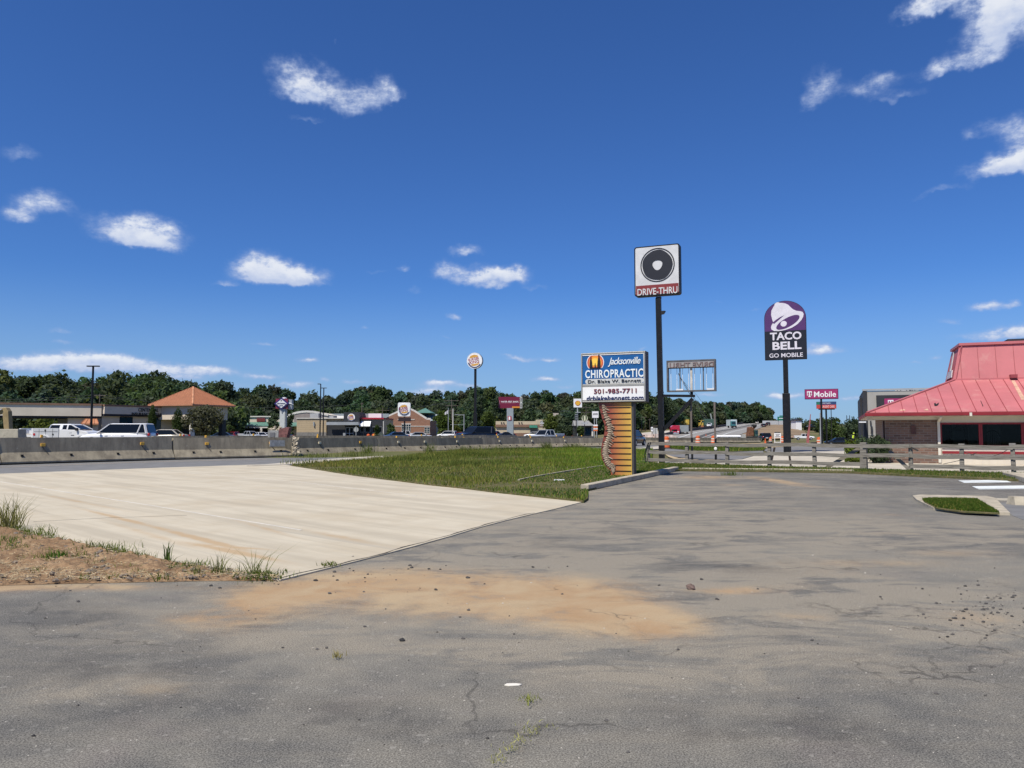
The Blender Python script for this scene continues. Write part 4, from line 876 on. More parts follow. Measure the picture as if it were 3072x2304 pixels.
# ------------------------------------------------------------------ drive-thru sign with its empty reader board
b0 = G(1986, 1389); DP = Plane(b0.x, b0.y, R(23))
t = pthing('drive_thru_sign', 'tall black pole sign with a black ring and red band lettered DRIVE-THRU', 'sign', DP)
aP = DP.at(1985, 1300)[0]; aT = DP.at(1975, 893)[0]; zT = DP.at(1975, 895)[1]
tp = (aP + aT) / 2
MB().add([(aP - .125, -.125, 0), (aP + .125, -.125, 0), (aP + .125, .125, 0), (aP - .125, .125, 0), (aT - .12, -.12, zT), (aT + .12, -.12, zT), (aT + .12, .12, zT), (aT - .12, .12, zT)], [(0, 3, 2, 1), (4, 5, 6, 7), (0, 1, 5, 4), (1, 2, 6, 5), (2, 3, 7, 6), (3, 0, 4, 7)]).build('pole', BLK, t)
a0, a1, z0, z1 = DP.box(1906, 2042, 738.5, 888)
cab = MB().prism(rrect(a0, a1, z0, z1, .12), -.2, .2).build('cabinet', BLK, t)
fc = MB().prism(rrect(a0 + .06, a1 - .06, z0 + .06, z1 - .06, .08), -.215, -.19)
fc = fc.build('face', M('vinyl_white', (.60, .60, .61), .5, .08, 2.5, bump=.15, bscale=4), cab)
zb_ = DP.at(1974, 853.5, -.2)[1]
MB().prism([(a0 + .075, z0 + .075), (a1 - .075, z0 + .075), (a1 - .075, zb_), (a0 + .075, zb_)], -.225, -.21).build('red_band', sgn('band_red', (.22, .035, .035)), cab)
A0, A1, Z0, Z1 = DP.box(1913, 2033, 864, 883, -.2); text(cab, 'DRIVE-THRU', A0, A1, Z0 - .01, Z1 + .01, -.226, sgn('letter_offwhite', (.62, .62, .62)), bold=.012)
ca, cz = DP.at(1972.5, 795, -.2); rr = (DP.at(2024, 795, -.2)[0] - DP.at(1921, 795, -.2)[0]) / 2
EMB = sgn('emblem_black', (.022, .022, .028)); mb = MB(); ring(mb, ca, cz, rr * .935, rr, -.226, -.214); mb.build('ring', EMB, cab)
mb = MB(); k = 40; vs = []
ro = [rr * (.885 + .012 * math.sin(5 * 2 * math.pi * i / k + 1) + .008 * rnd.uniform(-1, 1)) for i in range(k)]; ri = [rr * (.285 + .02 * math.sin(3 * 2 * math.pi * i / k)) for i in range(k)]
for i in range(k):
    q = 2 * math.pi * i / k
    for r_ in (ri[i], ro[i]):
        for b in (-.227, -.214): vs.append((ca + r_ * math.cos(q), b, cz + r_ * math.sin(q)))
fs = []
for i in range(k):
    p, q = 4 * i, 4 * ((i + 1) % k); fs += [(p, p + 2, q + 2, q), (p, q, q + 1, p + 1), (p + 2, p + 3, q + 3, q + 2), (p + 1, q + 1, q + 3, p + 3)]
mb.add(vs, fs).build('ring_emblem', EMB, cab)
la, lz = DP.at(1990, 937)
fl = MB().bar((aT + .1, 0, lz), (aT + .34, 0, lz + .02), .05).build('lamp_arm', BLACKS, t)
MB().add([(aT + .13, -.1, lz - .1), (aT + .26, -.1, lz - .08), (aT + .34, -.1, lz + .06), (aT + .12, -.1, lz + .07), (aT + .13, .1, lz - .1), (aT + .26, .1, lz - .08), (aT + .34, .1, lz + .06), (aT + .12, .1, lz + .07)], [(0, 1, 2, 3), (7, 6, 5, 4), (0, 4, 5, 1), (1, 5, 6, 2), (2, 6, 7, 3), (3, 7, 4, 0)]).build('floodlight', BLACKS, fl)
MB().box(aT - .1, aT + .14, -.1, .1, zT - .01, zT + .06).build('saddle', BLACKS, t)
# bracket
az, zz1 = DP.at(2085, 1188)
mb = MB(); mb.bar((aP, 0, DP.at(1990, 1187)[1]), (az, 0, zz1), .1, .12); q0, q1 = DP.at(1990, 1290), DP.at(2078, 1196); mb.bar((q0[0], 0, q0[1]), (q1[0], 0, q1[1]), .12, .16); q = DP.at(2075, 1180); mb.box(q[0] - .06, q[0] + .06, -.06, .06, zz1 - .03, DP.at(2075, 1172)[1]); mb.build('bracket', BLK, t)
a0, a1, z0, z1 = DP.box(2001.5, 2148, 1080, 1175)
GRYF = M('board_frame', (.10, .10, .105), .6, .25, 3.); rb = MB(); frame(rb, a0, a1, z0, z1, .07, -.14, .14); rb = rb.build('reader_board', GRYF, t)
zbd = z1 - (z1 - z0) * .23
MB().box(a0 + .07, a1 - .07, -.125, .03, zbd, z1 - .07).build('header_panel', M('back_grey', (.30, .29, .29), .6, .15, 3.), rb)
A0, A1, Z0, Z1 = DP.box(2009, 2142, 1087, 1102, -.13)
text(rb, 'DRIVE THRU', A0, A1, Z0, Z1, -.126, M('ghost_letters', (.17, .12, .12), .7, .2, 4.), flip=True, bold=.02)
mb = MB(); mb.box(a0 + .07, a1 - .07, -.05, .05, zbd - .04, zbd)
for X in (2040, 2110): q = DP.at(X, 1130)[0]; mb.box(q - .025, q + .025, -.02, .02, z0 + (.1 if X < 2080 else .05), zbd - .04)
mb.build('crossbar', MATS['board_frame'], rb)
mb = MB(); q = DP.at(2074, 1130)[0]; mb.box(q - .05, q + .05, -.03, .03, z0 + .03, z1 - .07); mb.build('post', M('rusty_white', (.55, .52, .47), .7, .2, 5., dirt=(.3, .16, .08), dirtamt=.7), rb)
mb = MB()
for X in (2012, 2030, 2047, 2065, 2083, 2101, 2119, 2138): q = DP.at(X, 1130)[0]; mb.box(q - .009, q + .009, .06, .08, z0 + .07, zbd - .04)
mb.build('lamp_rod', sgn('rod_white', (.72, .72, .74)), rb)
mb = MB()
for X in (2039, 2131): q = DP.at(X, 1130)[0]; mb.box(q - .17, q + .17, -.06, .06, z0 + .071, z0 + .14)
mb.build('ballast', MATS['rod_white'], rb)
for X, Yb, lb in ((2077, 1390, 'thin dark steel post under the empty reader board, left one'), (2148, 1395, 'thin dark steel post right of the empty reader board with a white tag')):
    g = G(X, Yb); pl = Plane(g.x, g.y, R(23)); o = pthing('steel_post', lb, 'post', pl); q = pl.at(X - 3, 1207)
    MB().box(-.045, .045, -.045, .045, 0, q[1] * .42).build('tube', BLK, o); MB().box(-.04 - .02, .04 - .02, -.04, .04, q[1] * .42, q[1]).build('tube', M('brown_steel', (.15, .125, .11), .7, .2, 3.), o)
    if X > 2100: MB().ell((0, -.06, pl.at(X, 1346)[1]), (.07, .02, .08), 10, 6).build('tag', WHT, o)

# ------------------------------------------------------------------ taco sign
b0 = G(2360, 1356); TP = Plane(b0.x, b0.y, R(23))
t = pthing('taco_sign', 'purple and black arched sign with a white bell lettered TACO BELL', 'sign', TP)
def tz(x, y): return TP.at(1860 + x * .2803, 700 + y * .2803, -.12)
zs = TP.at(2360, 1180)[1]; ztop = TP.at(2360, 1078)[1]; aL = TP.at(2360, 1250)[0]
MB().box(aL - .26, aL + .26, -.26, .26, 0, zs).build('sleeve', BLK, t, .02)
MB().box(aL - .175, aL + .175, -.17, .17, zs, ztop + .1).build('pole', BLK, t)
a0, z0 = tz(1552, 1358); a1 = tz(1998, 1200)[0]; zt = tz(1770, 720)[1]; zc = tz(1770, 905)[1]; zm = tz(1770, 1042)[1]
hw = (a1 - a0) / 2; am = (a0 + a1) / 2
arc = [(am + hw * math.cos(R(q)), zc + (zt - zc) * math.sin(R(q))) for q in range(0, 181, 9)]
MB().prism([(a0, z0), (a1, z0)] + arc, -.1, .25).build('cabinet', BLK, t)
PUR = sgn('sign_purple', (.085, .032, .13)); MB().prism([(a0 + .03, zm), (a1 - .03, zm)] + [(am + (hw - .03) * math.cos(R(q)), zc + (zt - zc - .03) * math.sin(R(q))) for q in range(0, 181, 9)], -.112, -.098).build('purple_field', PUR, t)
MB().box(a0 + .03, a1 - .03, -.112, -.098, z0 + .03, zm).build('black_field', sgn('sign_black', (.012, .014, .022)), t)
BW = sgn('bell_white', (.66, .64, .70))
BELL = [(1655, 757), (1672, 742), (1695, 737), (1708, 744), (1740, 745), (1768, 750), (1800, 765), (1826, 790), (1850, 812), (1885, 828), (1930, 834), (1955, 842), (1966, 862), (1960, 895), (1940, 930), (1900, 972), (1840, 1010), (1770, 1035), (1700, 1047), (1650, 1046), (1622, 1030), (1616, 1008), (1622, 985), (1640, 955), (1628, 920), (1617, 870), (1620, 830), (1640, 790), (1652, 775)]
bell = MB().prism([tz(*q) for q in BELL], -.135, -.11).build('bell', BW, t)
def epoly(cx, cy, rx, ry, an): return [tz(cx + rx * math.cos(R(q)) * math.cos(an) - ry * math.sin(R(q)) * math.sin(an), cy + rx * math.cos(R(q)) * math.sin(an) + ry * math.sin(R(q)) * math.cos(an)) for q in range(0, 360, 12)]
MB().prism(epoly(1797, 952, 140, 48, R(-29)), -.145, -.134).build('bell_mouth', PUR, bell)
MB().prism(epoly(1752, 968, 34, 30, R(-20)), -.155, -.144).build('clapper', BW, bell)
MB().prism([tz(*q) for q in [(1632, 958), (1670, 925), (1712, 898), (1756, 878), (1722, 906), (1690, 935), (1650, 968)]], -.145, -.134).build('bell_slit', PUR, bell)
for s, q, bo in (('TACO', (1605, 1943, 1056, 1140), .03), ('BELL', (1632, 1942, 1158, 1243), .03), ('GO MOBILE', (1598, 1958, 1281, 1326), .012)):
    A0 = tz(q[0], (q[2] + q[3]) / 2)[0]; A1 = tz(q[1], (q[2] + q[3]) / 2)[0]; xm = (q[0] + q[1]) / 2
    text(t, s, A0, A1, tz(xm, q[3])[1], tz(xm, q[2])[1], -.113, BW, bold=bo)

# ------------------------------------------------------------------ phone shop pole sign and the clinic sign behind it
MAG = sgn('sign_magenta', (.32, .03, .13)); LW = sgn('plain_white', (.8, .8, .82))
b0 = G(2465, 1342); MP = Plane(b0.x, b0.y, R(23))
t = pthing('phone_shop_sign', 'magenta rectangular pole sign lettered T Mobile', 'sign', MP)
def tlogo(mb, a, z0, z1, b, th=.03):
    h = z1 - z0; w = h * .82
    mb.box(a, a + w, b - th, b, z1 - h * .17, z1); mb.box(a, a + h * .13, b - th, b, z1 - h * .42, z1 - h * .17); mb.box(a + w - h * .13, a + w, b - th, b, z1 - h * .42, z1 - h * .17)
    mb.box(a + w * .4, a + w * .6, b - th, b, z0 + h * .1, z1 - h * .17); mb.box(a + w * .26, a + w * .74, b - th, b, z0, z0 + h * .12)
    mb.box(a, a + h * .2, b - th, b, z1 - h * .72, z1 - h * .53); mb.box(a + w - h * .2, a + w, b - th, b, z1 - h * .72, z1 - h * .53); return mb
a0, a1, z0, z1 = MP.box(2414, 2515, 1167, 1197.5)
MB().box(a0, a1, -.15, .15, z0, z1).build('cabinet', M('plum_edge', (.06, .01, .05), .5), t, .02); MB().box(a0 + .06, a1 - .06, -.165, -.14, z0 + .06, z1 - .06).build('face', MAG, t)
A0, A1, Z0, Z1 = MP.box(2421, 2437, 1174, 1191, -.16); tlogo(MB(), A0, Z0, Z1, -.166).build('emblem', LW, t)
A0, A1, Z0, Z1 = MP.box(2442, 2508, 1174, 1191, -.16); text(t, 'Mobile', A0, A1, Z0, Z1, -.166, LW, bold=.012)
q = MP.at(2465, 1260)[0]; MB().box(q - .09, q + .09, -.09, .09, 0, z0).build('pole', BLK, t)
g = P(2479, 1296, 112); UP = Plane(g.x, g.y, R(23)); t = pthing('clinic_sign', 'small blue over red sign lettered URGENT CARE behind the magenta one', 'sign', UP, z=hz(g.x, g.y)); zo = hz(g.x, g.y)
a0, a1, z0, z1 = UP.box(2449, 2509, 1205, 1226); z0 -= zo; z1 -= zo; zm = (z0 + z1) / 2 + .06
MB().box(a0, a1, -.12, .12, z0, z1).build('cabinet', BLACKS, t); MB().box(a0 + .02, a1 - .02, -.135, -.11, zm, z1 - .02).build('blue_field', sgn('clinic_blue', (.03, .06, .16)), t); MB().box(a0 + .02, a1 - .02, -.135, -.11, z0 + .02, zm - .005).build('red_field', sgn('clinic_red', (.5, .06, .05)), t)
w = a1 - a0; text(t, 'Baptist Health', a0 + w * .2, a1 - w * .28, zm + .1, z1 - .12, -.136, LW); text(t, 'URGENT CARE', a0 + w * .28, a1 - w * .09, z0 + .12, zm - .1, -.136, sgn('pale_pink', (.75, .5, .5)), bold=.02); MB().box(a0 + .02, a0 + w * .17, -.14, -.13, zm + .02, z1 - .03).build('green_tab', sgn('clinic_green', (.02, .16, .10)), t)
zz = UP.at(2479, 1228)[1] - zo; MB().box(a0 + w * .1, a1 - w * .08, -.06, .06, zz - .06, z0).build('beam', BLACKS, t)
q = UP.at(2479, 1260)[0]; MB().box(q - .12, q + .12, -.1, .1, 0, zz - .06).build('pole', BLK, t); q = UP.at(2494, 1260)[0]; MB().box(q - .05, q + .05, -.05, .05, 0, zz - .06).build('pole', BLACKS, t)

# ------------------------------------------------------------------ shared building materials
def glassmat(name, tint=(.007, .009, .012), rough=.04):
    m, n = newmat(name); b = n('BsdfPrincipled', Base__Color=(*tint, 1), Roughness=rough); b.inputs['Specular IOR Level'].default_value = .3; return finish(m, n, b)
GLS = glassmat('dark_glass'); GLB = glassmat('blue_glass', (.015, .04, .06))
def clearmat():
    m, n = newmat('window_pane'); t = n('BsdfTransparent', Color=(.5, .54, .54, 1)); g = n('BsdfGlossy', Roughness=.03)
    f = n('Fresnel', IOR=1.5); return finish(m, n, n('MixShader', n.m('MULTIPLY', f.outputs[0], .35), t, g))
CLR = clearmat()
def brickmat(name, c1, c2, mort, sx, contrast=.5):
    m, n = newmat(name); tc = n('TexCoord').outputs['Object']
    s = n('SeparateXYZ', tc); v = n('CombineXYZ', n.m('ADD', s.outputs[0], s.outputs[1]), s.outputs[2], 0.).outputs[0]
    br = n('TexBrick', Vector=v, Color1=(*c1, 1), Color2=(*c2, 1), Mortar=(*mort, 1), Scale=1., Mortar__Size=.012 * sx, Brick__Width=.24 * sx, Row__Height=.085 * sx, Bias=-.25); br.inputs['Mortar Smooth'].default_value = .2
    c = n.mix(n.m('MULTIPLY', n.ramp(n.noise(tc, 1.5, 5, .7), .4, .7), .3), br.outputs[0], (*[q * .55 for q in c1], 1))
    b = n('BsdfPrincipled', Base__Color=c, Roughness=.85); n.put(b.inputs['Normal'], n('Bump', Strength=.4, Distance=.01, Height=br.outputs[1], _invert=True)); return finish(m, n, b)
BEIGE = M('beige_stucco', (.60, .53, .44), .9, .07, .6, dirt=(.3, .26, .2), dirtamt=.25); TAN = M('tan_siding', (.47, .37, .24), .8, .06, .4); GREY = M('grey_stucco', (.34, .33, .31), .9, .08, .5)
DKW = M('charcoal_cladding', (.028, .030, .036), .6, .15, 1.); MET = M('grey_metal', (.36, .38, .40), .5, .1, .5, metal=.2); RBR = M('brown_trim', (.22, .13, .09), .7, .12, 2.)
DOOR = M('dark_void', (.010, .010, .012), .8, .1); GRN = M('green_metal_roof', (.10, .21, .17), .55, .1, 1.); WPL = M('white_plaster', (.62, .60, .56), .8, .06, 1.); WHM = M('white_metal_sheet', (.78, .79, .80), .45, .05, .6)

# ------------------------------------------------------------------ pink roofed restaurant
e0 = P(2602, 1238, 37.); HP = Plane(e0.x, e0.y, R(23)); ZE = e0.z
PINK = M('faded_red_roof', (.47, .15, .16), .5, .10, .5, dirt=(.52, .25, .23), dirtamt=.6); PINKD = M('roof_seam', (.27, .055, .065), .55, .1); REDT = M('red_trim', (.23, .018, .025), .5, .12, 2.)
t = pthing('restaurant', 'closed brick restaurant with a faded pink two stage metal roof', 'restaurant', HP)
Lr, Dr, k1, k2, zt, zm = 17., 12.5, 4.24, 4.63, P(2866, 1140, 39.2).z, P(2889, 1036, 39.45).z
LW_ = .8
BRK = brickmat('restaurant_brick', (.20, .115, .085), (.075, .045, .038), (.20, .165, .14), 1.35)
ab = HP.at(2818, 1320, LW_)[0]
wl = MB(); wl.box(LW_, ab, LW_, LW_ + .25, 0, ZE - .1); wl.box(LW_, LW_ + .25, LW_ + .25, Dr - LW_, 0, ZE - .1); wl.build('brick_wall', BRK, t)
wz0, wz1 = HP.at(2900, 1340, LW_)[1], HP.at(2900, 1268, LW_)[1]
SIDE = M('cream_boarding', (.60, .545, .46), .8, .08, 1.2, streak=True)
wb = MB(); aw0 = HP.at(2820, 1300, LW_)[0]
wb.box(ab + .002, Lr - LW_, LW_ + .02, LW_ + .22, 0, wz0); wb.box(ab + .002, Lr - LW_, LW_ + .02, LW_ + .22, wz1, ZE - .1)
for i in range(36): wb.box(ab + .2 + i * .3, ab + .215 + i * .3, LW_ + .012, LW_ + .02, .02, wz0 - .35)
wb.build('window_wall', SIDE, t)
cuts = [aw0] + [HP.at(x, 1300, LW_)[0] for x in (2942, 3070)] + [HP.at(3200, 1300, LW_)[0]]
for i in range(3):
    wf = MB(); frame(wf, cuts[i] + .003, cuts[i + 1] - .003, wz0 + .002, wz1 - .002, .075, LW_ - .01, LW_ + .12); wf = wf.build('window', REDT, t)
    MB().box(cuts[i] + .08, cuts[i + 1] - .08, LW_ + .05, LW_ + .06, wz0 + .08, wz1 - .08).build('pane', CLR, wf)
mb = MB(); zz = HP.at(2950, 1358, LW_)[1]; mb.box(ab + .1, Lr - LW_, LW_ - .03, LW_ + .015, zz - .06, zz + .06); mb.box(ab + .1, Lr - LW_, LW_ - .04, LW_ + .015, wz0 - .06, wz0 + .001); mb.build('red_band', REDT, t)
# room behind the glass
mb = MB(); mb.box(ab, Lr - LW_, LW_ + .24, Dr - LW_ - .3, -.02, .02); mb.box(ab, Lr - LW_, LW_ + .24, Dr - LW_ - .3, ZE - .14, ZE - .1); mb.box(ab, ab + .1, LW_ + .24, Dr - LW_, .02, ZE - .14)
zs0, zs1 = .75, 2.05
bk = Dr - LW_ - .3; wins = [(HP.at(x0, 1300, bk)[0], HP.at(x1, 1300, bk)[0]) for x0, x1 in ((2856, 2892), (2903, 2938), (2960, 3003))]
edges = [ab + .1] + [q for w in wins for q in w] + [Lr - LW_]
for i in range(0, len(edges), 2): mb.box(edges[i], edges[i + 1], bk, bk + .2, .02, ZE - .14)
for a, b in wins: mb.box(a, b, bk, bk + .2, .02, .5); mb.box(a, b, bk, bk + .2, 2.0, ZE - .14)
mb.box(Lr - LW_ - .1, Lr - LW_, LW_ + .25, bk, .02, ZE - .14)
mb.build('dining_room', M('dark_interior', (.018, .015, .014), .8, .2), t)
mb = MB()
for a, b in wins: mb.box(a, b, bk + .08, bk + .1, .5, 2.0)
mb.build('frosted_window', M('frosted_pane', (.5, .52, .52), .5), t)
lx = HP.at(2873, 1300, 5.)[0]; mb = MB(); mb.cyl((lx, 5., 1.95), (lx, 5., 2.3), .012, .012, 6); mb.cyl((lx, 5., 1.55), (lx, 5., 1.78), .42, .08, 16); mb.cyl((lx, 5., 1.78), (lx, 5., 1.95), .08, .03, 12); mb.build('pendant_lamp', DOOR, t)
cx_ = HP.at(2976, 1300, 6.)[0]; mb = MB(); ring(mb, cx_, 1.25, .30, .34, 5.9, 5.94, 20, 0, math.pi)
for i in range(-3, 4): mb.box(cx_ + i * .08 - .01, cx_ + i * .08 + .01, 5.9, 5.93, .85, 1.25 + .3 * math.cos(i * .42))
mb.build('chair_back', M('chair_wood', (.10, .06, .035), .6), t)
# lower roof
def quad_slab(mb, q, th=.06):
    a = [Vector(p) for p in q]; nrm = (a[1] - a[0]).cross(a[2] - a[1]).normalized() * th
    mb.add([*a, *[p - nrm for p in a]], [(0, 1, 2, 3), (7, 6, 5, 4), (0, 4, 5, 1), (1, 5, 6, 2), (2, 6, 7, 3), (3, 7, 4, 0)]); return mb
A, B, C_, D_ = (0, 0, ZE), (Lr, 0, ZE), (Lr, Dr, ZE), (0, Dr, ZE); a_, b_, c_, d_ = (k1, k1, zt), (Lr - k1, k1, zt), (Lr - k1, Dr - k1, zt), (k1, Dr - k1, zt)
mb = MB(); mb.v = [A, B, C_, D_, a_, b_, c_, d_]; mb.f = [(0, 1, 5, 4), (1, 2, 6, 5), (2, 3, 7, 6), (3, 0, 4, 7), (0, 3, 2, 1)]
lr_ = mb.build('hip_roof', PINK, t)
mb = MB(); s = .6; i = 0
while .35 + i * s < Lr - .3:
    a = .35 + i * s; kk = min(a, k1, Lr - a) * .985; mb.bar((a, .0, ZE + .012), (a, kk, ZE + (zt - ZE) * kk / k1 + .012), .025, .03); i += 1
i = 0
while .35 + i * s < Dr - .3:
    b = .35 + i * s; kk = min(b, k1, Dr - b) * .985; mb.bar((.0, b, ZE + .012), (kk, b, ZE + (zt - ZE) * kk / k1 + .012), .025, .03); i += 1
mb.build('seam', PINKD, lr_)
mb = MB(); mb.bar((0, 0, ZE + .03), (k1, k1, zt + .03), .12, .05); mb.bar((k1, k1 - .02, zt + .02), (Lr - k1, k1 - .02, zt + .02), .08, .09); mb.bar((k1 - .02, k1, zt + .02), (k1 - .02, Dr - k1, zt + .02), .08, .09); mb.build('ridge_trim', PINK, lr_)
mb = MB(); mb.box(-.06, Lr, -.10, .02, ZE - .17, ZE - .012); mb.box(-.10, .02, .02, Dr, ZE - .17, ZE - .012); mb.build('gutter', REDT, t, .015)
MB().box(.0, Lr, .03, Dr, ZE - .2, ZE - .165).build('soffit', M('cream_soffit', (.62, .57, .49), .8), t)
MB().box(0, Lr, LW_ - .05, LW_ + .02, ZE - .34, ZE - .2).build('frieze', SIDE, t)
m1 = MB(); P1 = [(k1, k1, zt), (Lr - k1, k1, zt), (Lr - k1, Dr - k1, zt), (k1, Dr - k1, zt)]; P2 = [(k2, k2, zm), (Lr - k2, k2, zm), (Lr - k2, Dr - k2, zm), (k2, Dr - k2, zm)]
m1.v = P1 + P2; m1.f = [(0, 1, 5, 4), (1, 2, 6, 5), (2, 3, 7, 6), (3, 0, 4, 7), (4, 5, 6, 7)]; up_ = m1.build('mansard_roof', PINK, t)
mb = MB(); i = 0
while k1 + .32 + i * .78 < Lr - k1:
    a = k1 + .32 + i * .78; f = 0; mb.bar((a, k1 - .006, zt + .02), (a, k2 - .006, zm - .05), .022, .02, up=(0, -1, 0)); i += 1
for b in np.arange(k1 + .25, Dr - k1, .3): mb.bar((k1 - .006, b, zt + .02), (k2 - .006, b, zm - .05), .02, .02, up=(-1, 0, 0))
mb.build('seam', PINKD, up_)
mb = MB(); mb.bar((k1, k1, zt), (k2, k2, zm), .16, .05, up=(-1, -1, 0)); mb.build('edge_trim', PINK, up_)
mb = MB(); mb.box(k2 - .1, Lr - k2 + .1, k2 - .1, k2, zm - .02, zm + .11); mb.box(k2 - .1, k2, k2 + .001, Dr - k2 + .1, zm - .02, zm + .11); mb.build('roof_cap', PINK, up_)
q = HP.at(3022, 1027, k2 + 1.)[0]; MB().box(q, q + 4, k2 + .9, k2 + 2.5, zm + .05, zm + .32).build('rooftop_unit', DKW, up_)
q = HP.at(3028, 1132, k1)[0]; MB().box(q, q + .3, k1 - .3, k1 + .05, zt + .03, zt + .2).build('vent_cap', PINKD, up_)
# faded sign on the left slope of the upper roof
mb = MB(); x_ = lambda z: k1 + (k2 - k1) * (z - zt) / (zm - zt) - .05
for b0_, b1_, z0, z1 in ((k1 + 2.2, k1 + 2.75, zt + .6, zm - .12), (k1 + 1.3, k1 + 3.3, zt + .22, zt + .62)):
    mb.add([(x_(z0), b0_, z0), (x_(z0), b1_, z0), (x_(z1), b1_, z1), (x_(z1), b0_ + .3, z1), (x_(z0) + .04, b0_, z0), (x_(z0) + .04, b1_, z0), (x_(z1) + .04, b1_, z1), (x_(z1) + .04, b0_ + .3, z1)], [(0, 1, 2, 3), (7, 6, 5, 4), (0, 4, 5, 1), (1, 5, 6, 2), (2, 6, 7, 3), (3, 7, 4, 0)])
mb.build('blank_sign', M('sign_grey', (.42, .42, .45), .6, .2, 3.), up_)
mb = MB(); DSP = M('cream_downpipe', (.64, .60, .52), .6, .08); q = HP.at(2817, 1300, .7)[0]; mb.bar((q + .05, .05, ZE - .2), (q, LW_ - .06, ZE - .42), .11, .09); mb.box(q - .055, q + .055, LW_ - .11, LW_ - .01, .05, ZE - .42); mb.build('downpipe', DSP, t)
q = HP.at(2911, 1240)[0]; MB().box(q - .05, q + .05, -.16, -.1, ZE - .2, ZE - .04).build('gutter_outlet', DSP, t)
q, z = HP.at(2740, 1290, LW_); MB().box(q - .1, q + .1, LW_ - .06, LW_, z - .2, z + .22).build('wall_light', M('brown_box', (.10, .045, .04), .7), t)
q0, q1 = HP.at(2633, 1330, LW_)[0], HP.at(2641, 1330, LW_)[0]
MB().box(LW_ - .06, LW_ - .01, LW_ + .6, LW_ + 1.5, .02, 2.05).build('door', M('dark_red_door', (.06, .02, .02), .6), t)
# torn marks on the lower roof
mb = MB()
def onroof(X, Y):
    # point on the front slope seen at that pixel
    r = ray(X, Y); u, v = HP.u, HP.v; o = Vector((HP.o[0], HP.o[1], 0)); sl_ = (zt - ZE) / k1
    # z = ZE + b*sl ; b = (p-o).v
    kk = (ZE - CAMH - (o.x * v[0] + o.y * v[1]) * sl_) / (r[2] - (r[0] * v[0] + r[1] * v[1]) * sl_)
    p = Vector((r[0] * kk, r[1] * kk, CAMH + r[2] * kk)); return ((p.x - o.x) * u[0] + (p.y - o.y) * u[1], (p.x - o.x) * v[0] + (p.y - o.y) * v[1], p.z + .012)
for pts in ([(2802, 1211), (2806, 1209), (2809, 1213), (2814, 1210), (2817, 1208), (2815, 1216), (2808, 1219), (2803, 1218)], [(2941, 1202), (2943, 1203), (2950, 1219), (2948, 1220)]):
    mb.add([onroof(*q) for q in pts], [tuple(range(len(pts)))])
mb.build('tear', DOOR, lr_)
mb = MB()
for pts in ([(3034, 1142), (3044, 1142), (3078, 1200), (3064, 1200)], [(2698, 1231), (2712, 1228), (2718, 1232), (2700, 1233)], [(2770, 1231), (2782, 1226), (2786, 1232)]):
    mb.add([onroof(*q) for q in pts], [tuple(range(len(pts)))])
mb.build('rust_streak', M('peeled_paint', (.55, .33, .24), .7, .2, 5.), lr_)

# ------------------------------------------------------------------ phone shop building behind it
g = P(2604, 1296, 74.); QP = Plane(g.x, g.y, R(23))
t = pthing('phone_shop', 'grey and black shop with a magenta panel, behind the pink roof', 'shop', QP)
a0, z1 = QP.at(2604, 1174); al = 26.
MB().box(.02, al, 0, 14., 0, z1).build('wall', GREY, t); MB().box(-.35, 0., -.05, 13.9, 0, z1 + .05).build('black_wall', DKW, t)
MB().box(-.4, al, -.08, .3, z1 + .052, z1 + .22).build('parapet_cap', MET, t)
A0, A1, Z0, Z1 = QP.box(2629, 2760, 1185, 1226, -.1); MB().box(A0, A1 + 4, -.18, -.01, Z0, Z1).build('black_panel', DKW, t)
A0, _, Z0, Z1 = QP.box(2653, 2760, 1195, 1222, -.2); pn = MB().box(A0, A0 + 6.5, -.3, -.181, Z0, Z1).build('magenta_panel', MAG, t)
tlogo(MB(), A0 + .3, Z0 + .12, Z1 - .15, -.302).build('emblem', LW, pn); text(pn, 'Mobile', A0 + 1.4, A0 + 5.8, Z0 + .12, Z1 - .15, -.302, LW)
for X0, X1, Y0, Y1, nm in ((2612, 2618, 1279, 1300, 'wall_lamp'), (2610, 2614, 1262, 1275, 'downpipe')):
    q = QP.box(X0, X1, Y0, Y1, -.1); MB().box(q[0], q[1], -.2, -.01, q[2], q[3]).build(nm, DKW, t)
q = QP.box(2577, 2598, 1264.5, 1268, -1.5); MB().box(q[0], q[1], -1.7, -.06, q[2], q[3]).build('entrance_canopy', WHM, t)
q = QP.box(2589, 2594, 1180, 1250, -.1); MB().box(-.55, -.36, 3., 13, 0, z1 - .5).build('annex', DKW, t)
g = P(2577, 1296, 98.); Q2 = Plane(g.x, g.y, R(23)); o = pthing('clinic_building', 'dark two storey building with an orange red strip behind the phone shop', 'building', Q2)
MB().box(.4, 9, 0, 10, 0, Q2.at(2585, 1190)[1]).build('wall', DKW, o); q = Q2.box(2577, 2590, 1206, 1240); MB().box(q[0], q[1], -.4, -.01, q[2], q[3]).build('orange_strip', M('orange_red_panel', (.36, .07, .035), .6), o); q = Q2.box(2584, 2598, 1187, 1193); MB().box(q[0], q[1], -.5, 9, q[2], q[3]).build('cornice', GREY, o)
g = P(2688, 1296, 120.); Q3 = Plane(g.x, g.y, R(23)); o = pthing('exit_sign', 'white EXIT board just showing above the phone shop parapet', 'sign', Q3)
A0, A1, Z0, Z1 = Q3.box(2685, 2756, 1166, 1180); MB().box(A0, A1, -.1, .1, Z0, Z1).build('board', WHT, o); w = A1 - A0; text(o, 'EXIT', A0 + w * .48, A0 + w * .9, Z0 + .1, Z1 - .12, -.101, INK, bold=.02); mb = MB(); ring(mb, A0 + w * .17, (Z0 + Z1) / 2, .22, .3, -.12, -.1, 20); mb.build('emblem', INK, o)
